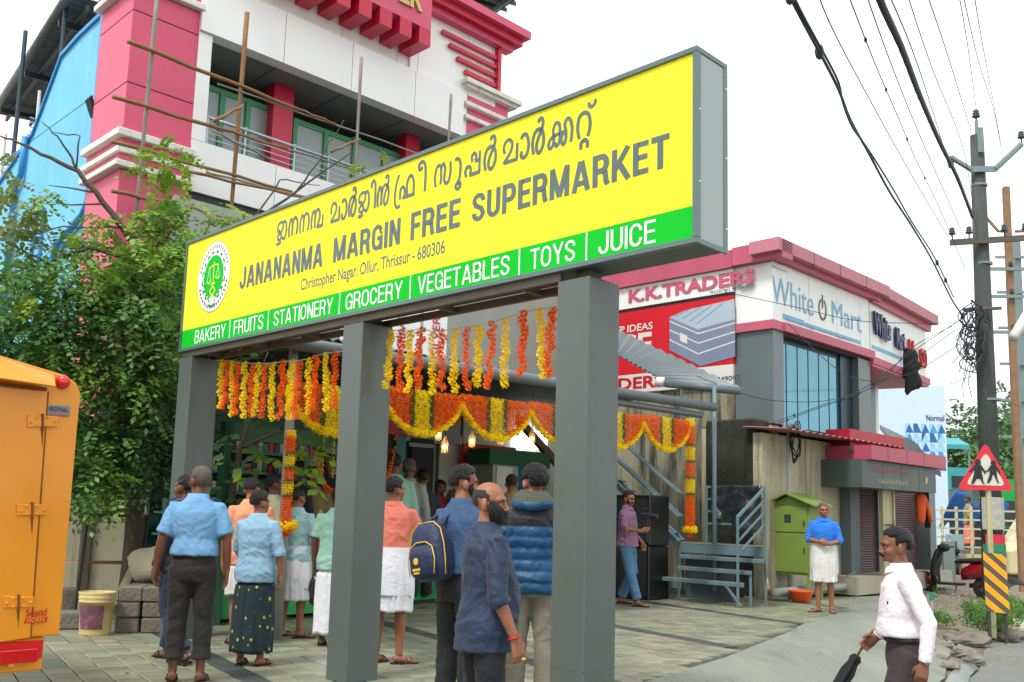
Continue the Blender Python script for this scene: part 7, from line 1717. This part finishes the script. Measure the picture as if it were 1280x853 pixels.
# posters and netting on the pole
def wrapband(par, c, r, z0, z1, a0, a1, m, name):
    mb = MB(); n = 12; mb.add([Vector((c.x+r*math.cos(R(a0+(a1-a0)*i/n)), c.y+r*math.sin(R(a0+(a1-a0)*i/n)), z)) for z in (z0, z1) for i in range(n+1)], [(i, i+1, i+n+2, i+n+1) for i in range(n)]); return mb.build(name, M_(m), par, smooth=True)
zc = lambda y_: P1(1240, y_).z
wrapband(up1, ub, .200, zc(662), zc(622), 200, 330, 'paper', 'poster'); wrapband(up1, ub, .203, zc(680), zc(668), 215, 320, 'paper_red', 'poster'); wrapband(up1, ub, .206, zc(697), zc(680), 200, 330, 'netting', 'green_net')
# second pole of rails and others beyond
def railpole(px, topy, Y, label, w_=.12, m='rail_rust'):
    top = at(px, topy, Y); base = Vector((top.x, top.y, -.3)); r = thing('utility_pole', label, 'pole', base)
    mb = MB(); mb.obox(base-Vector((w_/2, 0, 0)), (w_, 0, 0), (0, w_, 0), top-base); mb.build('shaft', M_(m), r, bevel=.01); return r, base, top
up2, b2_, t2_ = railpole(1259, 233, 27, 'rust brown utility pole with slanted arms behind the dark one', .15)
for s in (-1, 1):
    mb = MB(); q = t2_-Z*1.2; c = q+AX*s*.65+Z*.45; mb.tube([q+AX*s*.1-Vector((0, .1, 0)), q+AX*s*.3-Vector((0, .1, 0)), c-Vector((0, .1, 0))], .04, 6); mb.build('raised_arm', M_('rail_rust'), up2); insul(up2, c, .9)
for k, d in enumerate((2.2, 2.9, 3.8)):
    mb = MB(); q = t2_-Z*d; mb.obox(q-AX*.7-Vector((0, .1, 0)), AX*1.4, (0, .06, 0), (0, 0, .08)); mb.build('crossarm', M_('galv'), up2)
    for s in (-.6, .0, .6): insul(up2, q+AX*s+Z*.06, .9)
up3, b3_, t3_ = railpole(1272, 300, 33, 'grey steel utility pole farthest behind at the right edge', .18, 'galv')
for k in range(6):
    mb = MB(); q = t3_-Z*(.6+1.1*k); mb.obox(q-AX*.7-Vector((0, .1, 0)), AX*1.4, (0, .06, 0), (0, 0, .08)); mb.build('crossarm', M_('galv'), up3)
# overhead lines
def wire(label, pts, r=.012, twist=0, name='power_line', lumps=0):
    P = [Vector(p) for p in pts]; fine = []
    for i in range(len(P)-1):
        p0, p1, p2, p3 = P[max(i-1, 0)], P[i], P[i+1], P[min(i+2, len(P)-1)]
        for k in range(8):
            t = k/8; fine.append(.5*((2*p1)+(p2-p0)*t+(2*p0-5*p1+4*p2-p3)*t*t+(3*p1-p0-3*p2+p3)*t**3))
    fine.append(P[-1]); r *= .78; twist *= .8; mb = MB(); mb.tube(fine, r, 6, cap=False)
    if twist:
        n = 14*len(P)*3; L_ = len(fine)-1
        for ph in (0, 2.1, 4.2):
            q = []
            for i in range(n*2+1):
                f = i/(n*2)*L_; j = min(int(f), L_-1); c = fine[j].lerp(fine[j+1], f-j); a = i*.55+ph; q.append(c+AX*twist*math.cos(a)+Z*twist*math.sin(a))
            mb.tube(q, twist*.62, 5, cap=False)
    if lumps:
        rr = random.Random(int(r*1e4)+lumps)
        for k in range(lumps): c = fine[rr.randrange(len(fine))]; mb.ell(c, r*3, r*3, r*5, nu=6, nv=4)
    o = mb.build(name, M_('wire'), smooth=True); return tag(o, label, 'wire')
def wp(lst): return [at(x, y, Y) for x, y, Y in lst]
wire('thick sagging black cable bundle, leftmost of the overhead lines', wp([(975, -30, 6.5), (1000, 20, 7), (1045, 105, 8.5), (1063, 150, 9.5), (1085, 190, 10.5), (1112, 240, 12), (1138, 280, 13.5), (1165, 325, 15.5), (1190, 375, 17.5), (1204, 395, 18.2)]), .016, 0, 'cable_bundle', 3)
wire('second thinner strand twisted beside the thick black cable', wp([(980, -30, 6.5), (1004, 20, 7), (1046, 98, 8.5), (1054, 130, 9), (1066, 160, 9.6), (1086, 188, 10.5), (1116, 236, 12), (1140, 278, 13.5), (1168, 322, 15.5), (1192, 372, 17.5)]), .012, 0, 'cable_bundle', 2)
wire('heavy twisted cable running down from the top to the dark utility pole', wp([(1088, -40, 7), (1102, 5, 7.6), (1127, 60, 9), (1150, 120, 11), (1175, 178, 13.5), (1198, 225, 15.8), (1216, 272, 18.2)]), .012, .024, 'twisted_cable')
for i, (lab, pts) in enumerate([
    ('thin overhead wire second from the left', [(1015, -30, 7), (1040, 35, 8), (1090, 130, 11), (1140, 220, 15), (1185, 296, 18.3)]),
    ('knotted overhead wire left of the heavy twisted cable', [(1055, -20, 7), (1082, 50, 8.5), (1098, 90, 10), (1124, 150, 12), (1145, 200, 14), (1175, 262, 17), (1206, 335, 18.4)]),
    ('thin overhead wire immediately left of the twisted cable', [(1080, -15, 7), (1112, 75, 9.5), (1150, 170, 13), (1206, 298, 18.3)]),
    ('thin overhead wire immediately right of the twisted cable', [(1110, -10, 7), (1150, 90, 10), (1184, 198, 18.3)]),
    ('thin straight overhead wire ending at the pole top left', [(1130, -20, 8), (1165, 85, 12), (1205, 190, 18), (1222, 300, 18.4)]),
    ('thin overhead wire reaching the pole arm from the top', [(1158, -10, 8), (1188, 80, 12), (1218, 178, 18.2)]),
    ('pair of overhead wires meeting the pole top, left one', [(1198, -10, 9), (1210, 60, 13), (1221, 142, 18.4)]),
    ('pair of overhead wires meeting the pole top, right one', [(1203, -10, 9), (1224, 80, 14), (1245, 150, 20), (1258, 232, 27)]),
    ('rightmost wavy overhead wire passing beyond the pole', [(1217, -10, 9), (1229, 60, 13), (1242, 130, 18), (1256, 200, 25), (1275, 260, 30)]),
    ('long slack wire from the shop parapet to the pole', [(985, 405, 19.3), (1060, 470, 19), (1130, 470, 19), (1200, 430, 18.5)]),
    ('lower slack wire crossing before the teal glass', [(870, 470, 18.5), (960, 500, 18.8), (1060, 495, 19), (1140, 440, 18.8), (1200, 400, 18.4)]),
    ('upper thin wire crossing the white panels', [(905, 365, 19), (990, 383, 18.8), (1080, 402, 18.8), (1200, 404, 18.4)]),
    ('knotted wire bundle over the glass front', [(965, 533, 19.2), (1010, 515, 19), (1058, 498, 19), (1100, 478, 18.8), (1140, 435, 18.6), (1190, 408, 18.4)]),
    ('second knotted wire over the glass front', [(962, 530, 19.2), (1030, 506, 19), (1078, 490, 19), (1125, 462, 18.8), (1195, 412, 18.4)]),
    ('wire from the far hoarding to the pole', [(1155, 462, 30), (1180, 480, 25), (1215, 470, 18.5)])]):
    wire(lab, wp(pts), .0065 if i < 9 else .008, lumps=(4 if i in (1, 12, 13) else 0))
# black cloth snagged on the second bay letters
p = onp(1140, 462, K4+N2*.3, N2); mb = MB(); mb.ell(p, .22, .07, .42, nu=18, nv=14)
for v in mb.v: v += (v-p)*.9*noise.noise(v*5)+V(0, 0, -.15)*abs(noise.noise(v*7))
o = mb.build('snagged_cloth', M_('black_cloth'), smooth=True); tag(o, 'torn black cloth snagged over the red letters of the shop', 'cloth')
# --- triangular school sign
tp = at(1232, 553, 16.3); tbp = Vector((at(1232, 800, 16.3).x, 16.3, -.25)); tbp = Vector((at(1233, 616, 16.3).x+.05, 16.3, -.25))
ws = thing('warning_sign', 'red bordered triangular school warning sign with two walking figures on a post', 'sign', tbp)
tl, tr2 = at(1196, 612, 16.3), at(1268, 614, 16.3)
cen = (tp+tl+tr2)/3
def tri(s, th, m, name, y0):
    P = [cen+(p-cen)*s for p in (tp, tl, tr2)]; out = []
    for i in range(3):
        a, b, c = P[i-1], P[i], P[(i+1) % 3]; out += [b+(a-b).normalized()*.07, b+((a-b).normalized()+(c-b).normalized())*.02, b+(c-b).normalized()*.07]
    mb = MB(); mb.prism([q+Vector((0, y0, 0)) for q in out], Vector((0, th, 0))); return mb.build(name, M_(m), ws)
tri(1.0, .012, 'tri_red', 'border', 0); tri(.70, .004, 'tri_white', 'face', -.0045)
mb = MB(); mb.tube([tbp+Vector((0, .05, 0)), Vector((tbp.x, tbp.y+.05, tl.z+.6))], .04, 6); mb.build('post', M_('rusty_cream'), ws)
def fig(px_, s, sk):
    q = lambda x, y: at(px_+x*s, 592+y*s, 16.288)
    mb = MB()
    c = q(0, -17.0); mb.add([c+V(.052*s*math.cos(a), 0, .052*s*math.sin(a)) for a in [2*math.pi*i/12 for i in range(12)]], [tuple(range(12))])
    for pts in ([(-5, -13), (5, -13), (6, 2), (-6, 2)], [(-5, -12), (-10, -5), (-13, -4), (-12, -2), (-8, -3), (-3, -9)], [(5, -12), (10, -5), (12, 0), (10, 1), (7, -4), (3, -8)]):
        mb.add([q(*p)-V(0, .0005*len(mb.f), 0) for p in pts], [tuple(range(len(pts)))])
    if sk: mb.add([q(*p)-V(0, .003, 0) for p in ((-6, 1), (6, 1), (8, 8), (-8, 8))], [(0, 1, 2, 3)])
    for pts in ([(-6, 2), (-1, 2), (-3, 10), (-7, 15), (-4, 15.5), (-10, 15.8), (-10, 14)], [(1, 2), (6, 2), (7, 9), (9, 14.5), (12, 15), (7, 15.5), (4, 9)]):
        mb.add([q(*p)-V(0, .004, 0) for p in pts], [tuple(range(len(pts)))])
    mb.build('walking_figure', M_('tri_black'), ws)
fig(1222.5, .84, True); fig(1241.5, .76, False)
# --- striped board
s0_, s1_, s2_, s3_ = at(1229, 690, 16.0), at(1257, 694, 16.0), at(1263, 768, 16.0), at(1233, 764, 16.0)
sb = thing('hazard_board', 'leaning yellow and black striped hazard board at the foot of the pole', 'board', (s0_+s2_)/2-Z*.6)
yv = Vector((0, .012, 0)); mb = MB(); mb.prism([s0_+yv, s1_+yv, s2_+yv, s3_+yv], yv); mb.build('board', M_('stripe_k'), sb)
def bq(u_, v_): return (s0_.lerp(s1_, u_)).lerp(s3_.lerp(s2_, u_), v_)
def clip(poly):
    out = poly
    for lo in (True, False):
        res = []
        for i in range(len(out)):
            a, b = out[i], out[(i+1) % len(out)]; ia = (a[1] >= 0) if lo else (a[1] <= 1); ib = (b[1] >= 0) if lo else (b[1] <= 1)
            if ia: res.append(a)
            if ia != ib: e = 0 if lo else 1; t = (e-a[1])/(b[1]-a[1]); res.append((a[0]+(b[0]-a[0])*t, e))
        out = res
        if not out: return out
    return out
for k in range(-3, 6):
    pl_ = clip([(0, .0+.25*k), (1, .0+.25*k+.30), (1, .135+.25*k+.30), (0, .135+.25*k)])
    if len(pl_) > 2: mb = MB(); mb.prism([bq(*p)+yv*.6 for p in pl_], yv*.39); mb.build('yellow_stripe', M_('stripe_y'), sb)
for u_ in (.1, .8): mb = MB(); p = bq(u_, .95); mb.obox(p+yv*2.2, (.04, 0, 0), (0, .03, 0), (0, 0, -.5)); mb.build('leg', M_('iron'), sb)
# --- scooter
sq = gnd(1204, 748, -.15); sy = R(-25)
scr = thing('motor_scooter', 'parked dark red and black motor scooter with mirrors beside the utility pole', 'scooter', sq, R(52))
scr.scale = (.98, .98, .98)
def S_(name, m, fn, **k): mb = MB(); fn(mb); return mb.build(name, M_(m), scr, world=False, smooth=k.get('smooth', True))
def wheel(y):
    w1 = S_('wheel', 'rubber', lambda mb: [mb.tube([V(-.05, y, .24), V(-.03, y, .24), V(.03, y, .24), V(.05, y, .24)], [.2, .24, .24, .2], 24)]); return w1
wheel(-.45); wheel(.78)
S_('rim', 'chrome', lambda mb: mb.tube([V(-.055, .78, .24), V(.055, .78, .24)], .1, 14)); S_('rim', 'chrome', lambda mb: mb.tube([V(-.055, -.45, .24), V(.055, -.45, .24)], .1, 14))
S_('rear_body', 'scoot_red', lambda mb: mb.loft([ringz(0, y, 0, rx, ry, 16) for y, rx, ry in ()] or [[V(rx*math.cos(a), y, zc_+rz*math.sin(a)) for a in [2*math.pi*i/18 for i in range(18)]] for y, rx, rz, zc_ in ((-.80, .05, .05, .66), (-.74, .13, .12, .64), (-.5, .17, .17, .60), (-.2, .16, .17, .56), (0, .12, .13, .5))]))
S_('tail_lamp', 'lamp_red', lambda mb: mb.ell(V(0, -.79, .68), .09, .03, .035)); S_('seat', 'rubber', lambda mb: mb.loft([[V(rx*math.cos(a), y, zc_+rz*math.sin(a)) for a in [2*math.pi*i/18 for i in range(18)]] for y, rx, rz, zc_ in ((-.62, .05, .03, .80), (-.55, .13, .06, .80), (-.2, .14, .06, .78), (.08, .11, .05, .76), (.14, .05, .03, .74))]))
S_('grab_rail', 'iron', lambda mb: mb.tube([V(-.13, -.45, .80), V(-.13, -.78, .86), V(.13, -.78, .86), V(.13, -.45, .80)], .014, 8)); S_('number_plate', 'plate', lambda mb: mb.box(-.12, .12, -.86, -.85, .46, .56), smooth=False); S_('rear_mudguard', 'rubber', lambda mb: mb.obox(V(-.07, -.82, .32), V(.14, 0, 0), V(0, .03, 0), V(0, 0, .25)), smooth=False)
S_('footboard', 'rubber', lambda mb: mb.obox(V(-.16, -.02, .26), V(.32, 0, 0), V(0, .5, 0), V(0, 0, .05)), smooth=False)
S_('front_shield', 'rubber', lambda mb: mb.loft([[V(x, y+.05*math.cos(x*6), z) for x in (-w_, -w_*.5, 0, w_*.5, w_)]+[V(x, y+.09+.06*math.cos(x*6), z) for x in (w_, w_*.5, 0, -w_*.5, -w_)] for y, z, w_ in ((.46, .30, .15), (.50, .5, .2), (.46, .75, .21), (.40, .93, .17), (.36, 1.0, .1))]))
S_('front_mudguard', 'scoot_red', lambda mb: mb.ell(V(0, .76, .36), .09, .26, .16)); S_('headset', 'rubber', lambda mb: mb.ell(V(0, .36, 1.03), .17, .12, .09)); S_('head_lamp', 'chrome', lambda mb: mb.ell(V(0, .46, 1.03), .08, .04, .06)); S_('front_fork', 'iron', lambda mb: mb.tube([V(0, .42, .9), V(0, .78, .24)], .03, 8))
for s in (-1, 1):
    S_('handlebar', 'rubber', lambda mb: mb.tube([V(s*.12, .34, 1.04), V(s*.34, .26, 1.05)], .018, 8)); S_('mirror', 'chrome', lambda mb: (mb.tube([V(s*.2, .31, 1.06), V(s*.26, .30, 1.24)], .006, 6), mb.ell(V(s*.29, .30, 1.29), .06, .012, .045)))
S_('side_stand', 'iron', lambda mb: mb.tube([V(-.08, .1, .25), V(-.24, .12, .01)], .012, 6)); S_('exhaust', 'iron', lambda mb: mb.tube([V(.14, -.1, .26), V(.15, -.7, .32)], .05, 10))
# second scooter beyond, grey, tilted windshield
sc2 = thing('motor_scooter', 'grey scooter with a tilted clear leg shield parked behind the red one', 'scooter', gnd(1196, 722, -.15), R(-20))
for name, m, pts, r in (('body', 'galv', [(0, -.5, .5), (0, 0, .45), (0, .4, .6)], .16), ('seat', 'rubber', [(0, -.6, .74), (0, 0, .72)], .09), ('stem', 'iron', [(0, .6, .24), (0, .42, 1.0)], .05)):
    mb = MB(); mb.tube([V(*p) for p in pts], r, 12); mb.build(name, M_(m), sc2, world=False, smooth=True)
for y in (-.45, .65): mb = MB(); mb.tube([V(-.05, y, .24), V(.05, y, .24)], .24, 20); mb.build('wheel', M_('rubber'), sc2, world=False, bevel=.03)
mb = MB(); mb.obox(V(-.25, .5, .75), V(.5, 0, 0), V(0, .03, 0), V(0, .12, .45)); mb.build('leg_shield', M_('galv'), sc2, world=False, bevel=.02)
# --- standpipe, stones, slab
p = gnd(1166, 795, -.22); sp2 = thing('standpipe', 'short grey standpipe with green tap fitting in the rubble', 'pipe', p)
mb = MB(); mb.tube([p, p+Z*.52], .022, 8); mb.build('pipe', M_('pipe_grey'), sp2); mb = MB(); mb.tube([p+Z*.5, p+Z*.6], .035, 8); mb.tube([p+Z*.56, p+Z*.56+V(.08, 0, 0)], .02, 8); mb.build('fitting', M_('netting'), sp2)
rr = random.Random(21)
def rock(p, s, seed):
    mb = MB(); mb.ell(p+Z*s*.25, s, s*.8, s*.45, nu=10, nv=7)
    for v in mb.v: v += (v-p)*.55*noise.noise((v-p)*2.2/s+V(seed, 0, 0))
    return mb
adj = ['flat', 'small', 'angular', 'rounded', 'pale', 'broken', 'tilted', 'dark', 'low', 'chipped', 'squat', 'jagged', 'wide', 'worn']
for i in range(14):
    px_, py_ = (1150, 1165, 1180, 1196, 1178, 1205, 1215, 1228, 1246, 1160, 1190, 1218, 1262, 1200)[i], (798, 808, 812, 806, 826, 820, 806, 800, 796, 818, 836, 828, 800, 792)[i]
    q = gnd(px_, py_, -.27); s = (.16, .13, .15, .2, .1, .17, .22, .14, .2, .1, .12, .13, .18, .1)[i]
    o = rock(q, s, i*3.1).build('rubble_stone', M_('stone' if i % 3 else 'cement')); tag(o, '%s rubble stone, number %s from the left in the heap by the road' % (adj[i], 'one two three four five six seven eight nine ten eleven twelve thirteen fourteen'.split()[i]) if False else '%s lump of rubble in the heap between the concrete ramp and the road' % adj[i], 'stone', 'rubble stones by the road')
mb = MB(); q = gnd(1262, 790, -.2); mb.prism([q+V(-.45, -.2, .05), q+V(.4, -.35, .02), q+V(.55, .2, .1), q+V(-.1, .35, .14)], V(0, 0, .05)); o = mb.build('stone_slab', M_('cream_plinth'), bevel=.01); tag(o, 'pale broken slab lying in the weeds beside the road', 'slab')
mb = MB(); r2_ = random.Random(3)
for k in range(1100):
    a, b = r2_.random(), r2_.random(); q = gnd(1110+160*a, 722+100*b, -.2)
    if (q-Vector((4.77, 12.12, 0))).dot(RN) > 1.2: continue
    inC = (q-Bq).dot(Vector((.895, -.447, 0))) < 2.2 and q.y < 18
    if inC: continue
    s = r2_.uniform(.015, .05); zz = gz(q.x, q.y)-.02; c = V(q.x, q.y, zz+s*.3); mb.add([c+V(s, 0, 0), c+V(0, s*.8, 0), c+V(-s, .2*s, 0), c+V(0, -s, 0), c+V(.1*s, 0, s*.7)], [(0, 1, 4), (1, 2, 4), (2, 3, 4), (3, 0, 4)])
o = mb.build('gravel', M_('stone')); tag(o, 'loose gravel scattered over the bare verge beside the road', 'gravel', kind='stuff')
# --- far side: low wall with railing, hoarding, awnings, van, hanging clothes
ra = at(1145, 700, 34); rb = at(1275, 706, 31); ra.z = rb.z = -.25
rw = thing('roadside_railing', 'cream railing on a low wall across the street behind the scooters', 'railing', ra)
dv = (rb-ra); dn = dv.normalized()
mb = MB(); mb.obox(ra, dv, V(0, .2, 0), Z*.75); mb.build('low_wall', M_('van_cream'), rw)
for k in range(5): mb = MB(); mb.obox(ra+Z*(.92+.26*k), dv, V(0, .05, 0), Z*.05); mb.build('rail', M_('rail_cream'), rw)
for k in range(8): mb = MB(); mb.obox(ra+dv*(k/7)-dn*.03, dn*.07, V(0, .08, 0), Z*2.1); mb.build('rail_post', M_('rail_cream'), rw)
h0, h1 = at(1141, 640, 42), at(1186, 640, 42); zt_ = at(1160, 482, 42).z; zb_ = at(1160, 700, 42).z
hb = thing('hoarding', 'tall pale blue hoarding with a band of blue triangles beyond the shops', 'hoarding', V(h0.x, h0.y, zb_))
mb = MB(); mb.obox(V(h0.x-2.5, 42, zb_), V(h1.x-h0.x+2.5, 0, 0), V(0, .2, 0), Z*(zt_-zb_)); mb.build('sheet', M_('hoard_blue'), hb)
bx0, bx1 = h0.x-.2, h1.x-.02; bz0, bz1 = at(1160, 588, 42).z, at(1160, 530, 42).z; nx2, nz2 = 5, 5
r4 = random.Random(2)
for j in range(nz2):
    for i in range(nx2):
        x0 = bx0+(bx1-bx0)*i/nx2; x1 = bx0+(bx1-bx0)*(i+1)/nx2; z0 = bz0+(bz1-bz0)*j/nz2; z1 = bz0+(bz1-bz0)*(j+1)/nz2
        for t in range(2):
            if r4.random() < .12: continue
            mb = MB(); P = [V(x0, 41.995, z0), V(x1, 41.995, z0), V((x0+x1)/2, 41.995, z1)] if t == 0 else [V(x0, 41.99, z1), V((x0+x1)/2, 41.99, z1), V(x0, 41.99, z0)]
            mb.add(P, [(0, 1, 2)]); mb.build('printed_triangle', M_(('tri_b1', 'tri_b2', 'tri_b3')[r4.randrange(3)]), hb)
a_ = at(1158, 526, 41.98); text('Normal Wall', a_, V(1, 0, 0), Z, 1.15, .22, M_('navy'), hb, off=.01)
for i, (nm, m, x0, y0, x1, y1, Y, lab) in enumerate((('awning', 'awning_teal', 1184, 548, 1212, 561, 46, 'teal sloping awning beside the blue triangle hoarding'), ('street_shop', 'awning_teal', 1186, 585, 1212, 612, 45, 'teal shop front under the awning across the street'), ('street_shop', 'stall_green', 1250, 600, 1290, 660, 44, 'green shop front across the street at the right edge'), ('street_shop', 'galv', 1140, 600, 1300, 700, 52, 'long grey shop front far across the street'))):
    a, b = at(x0, y1, Y), at(x1, y0, Y); r = thing(nm, lab, 'shop', a)
    mb = MB(); mb.obox(a, V(b.x-a.x, 0, 0), V(0, 1.2, .35 if nm == 'awning' else 0), Z*(b.z-a.z)*(.4 if nm == 'awning' else 1)); mb.build('front', M_(m), r)
    if nm != 'awning':
        mb = MB(); mb.obox(a+V((b.x-a.x)*.15, -.05, .1), V((b.x-a.x)*.7, 0, 0), V(0, .04, 0), Z*(b.z-a.z)*.5); mb.build('opening', M_('dark_inner'), r)
    else:
        for s in (0, 1): mb = MB(); mb.tube([V(a.x if s == 0 else b.x, Y+.1, -.3), V(a.x if s == 0 else b.x, Y+.1, a.z)], .04, 6); mb.build('support', M_('galv'), r)
mb = MB(); n = 12; a, b = at(1190, 640, 38), at(1262, 640, 38)
zt2 = at(1200, 622, 38).z; vs = [V(a.x+(b.x-a.x)*i/n, 38+.6*j, zt2+.25*math.sin(i*.9)-.55*j+.1*math.sin(i*2.3+j)) for j in range(3) for i in range(n+1)]
mb.add(vs, [(j*(n+1)+i, j*(n+1)+i+1, (j+1)*(n+1)+i+1, (j+1)*(n+1)+i) for j in range(2) for i in range(n)]); o = mb.build('blue_tarpaulin', M_('tarp_blue'), smooth=True); o.modifiers.new('s', 'SOLIDIFY').thickness = .02; tag(o, 'sagging bright blue tarpaulin behind the cream railing', 'tarpaulin')
p, h_ = spot(1227, 33.2, 622, -.25); pp = person('man in khaki shirt leaning at the cream railing across the street', V(p.x, p.y+1, .55), R(70), H=1.65, vox=.016, skinm='skin_c', shirt='sh_khaki', sleeve='rolled', skirt=('sh_salmon', 1.0, .2, .18, .2), haird=('hair_black', 'short'), feet=None, face=False, hands=(False, False))
mb = MB(); mb.obox(V(p.x-.6, p.y+.6, -.3), V(1.2, 0, 0), V(0, .8, 0), Z*.88); o = mb.build('platform_block', M_('cement')); tag(o, 'low block under the man at the railing', 'block')
# van at right edge
vn = thing('cream_van', 'cream van partly seen at the right edge across the street', 'van', at(1300, 700, 30)); v0 = at(1262, 712, 30); v0.z = -.3
mb = MB(); mb.prism([v0+V(0, 0, .35), v0+V(0, 0, 1.0), v0+V(.5, 0, 1.15), v0+V(1.0, 0, 1.9), v0+V(4.2, 0, 1.95), v0+V(4.2, 0, .35)], V(0, 1.7, 0)); mb.build('body', M_('van_cream'), vn, bevel=.06, seg=2)
mb = MB(); mb.prism([v0+V(.62, -.01, 1.2), v0+V(1.03, -.01, 1.8), v0+V(1.9, -.01, 1.8), v0+V(1.9, -.01, 1.2)], V(0, .02, 0)); mb.build('window', M_('k_glass'), vn)
for x in (.9, 3.3): mb = MB(); mb.tube([v0+V(x, -.05, .35), v0+V(x, .2, .35)], .34, 20); wh = mb.build('wheel', M_('rubber'), vn); mb = MB(); mb.tube([v0+V(x, -.07, .35), v0+V(x, .0, .35)], .2, 16); mb.build('rim', M_('galv'), wh)
# orange work clothes hanging on the shop corner
hc = onW(1152, 672, KO-U*.75); oc = thing('hanging_workwear', 'bright orange jacket and dark trousers hanging at the end of the shop front', 'clothes', hc)
mb = MB(); mb.loft([ringz(hc.x, hc.y, hc.z+z, rx, .07, 14) for z, rx in ((.30, .07), (.38, .10), (.6, .11), (.86, .12), (.92, .04))]); me_ = mb.build('jacket', M_('jacket_orange'), oc, smooth=True); wrinkle(me_.data, .03, 4, 7)
mb = MB(); mb.tube([hc+V(.09, 0, .85), hc+V(.17, 0, .55), hc+V(.2, 0, .32)], .04, 10); mb.build('sleeve', M_('jacket_orange'), oc, smooth=True)
mb = MB(); mb.tube([hc+V(.14, .06, 1.0), hc+V(.16, .06, .2)], .06, 10); mb.build('trousers', M_('tr_black'), oc, smooth=True)
# low grey wall / board beyond the shop
a = KO+W*7.6-U*.4; mb = MB(); mb.obox(a, W*1.9+U*.4, U*.06, Z*.95); o = mb.build('cement_board', M_('galv')); tag(o, 'grey cement board standing upright next to the hanging clothes', 'board')
# slanted roof by the hoarding
a, b = at(1143, 552, 27), at(1176, 590, 25); mb = MB(); mb.obox(a, b-a, V(0, 2.5, .6), V(0, 0, -.12)); o = mb.build('sloping_roof_sheet', M_('tin_roof')); tag(o, 'dark sloping roof sheet beyond the shop fascia, in front of the hoarding', 'roof sheet')
mb = MB(); q = gnd(1272, 770, -.2)
for k in range(7): rr2 = .25+.015*k; mb.tube([q+V(rr2*math.cos(a), .05*k-.1, .3+rr2*math.sin(a)) for a in [2*math.pi*i/24 for i in range(25)]], .012, 5, cap=False)
o = mb.build('cable_reel', M_('wire'), smooth=True); tag(o, 'coil of grey cable leaning by the foot of the pole', 'cable'); o['kind'] = 'stuff'

# fallen petals and leaves on the paving
mb = MB(); r5 = random.Random(31); mat('petal_litter', g(190, 150, 40), .8, var=.4, vs=30); mat('leaf_litter', g(96, 84, 52), .8, var=.4, vs=30)
for k in range(420):
    x, y = r5.uniform(-5, 4), r5.uniform(8.6, 18)
    if (Vector((x, y, 0))-Bq).dot(BNX) > 3: continue
    s = r5.uniform(.008, .022); a = r5.uniform(0, 6.28); d = V(math.cos(a), math.sin(a), 0)*s; e = V(-math.sin(a), math.cos(a), 0)*s*.5; c = V(x, y, gz(x, y)+.010)
    mb.add([c-d, c+e+Z*.004, c+d, c-e+Z*.003], [(0, 1, 2, 3)], k % 2)
o = mb.build('leaf_litter', [M_('petal_litter'), M_('leaf_litter')]); tag(o, 'fallen petals and dry leaves scattered over the paving', 'litter', kind='stuff')
bpy.data.scenes.remove(TMP)
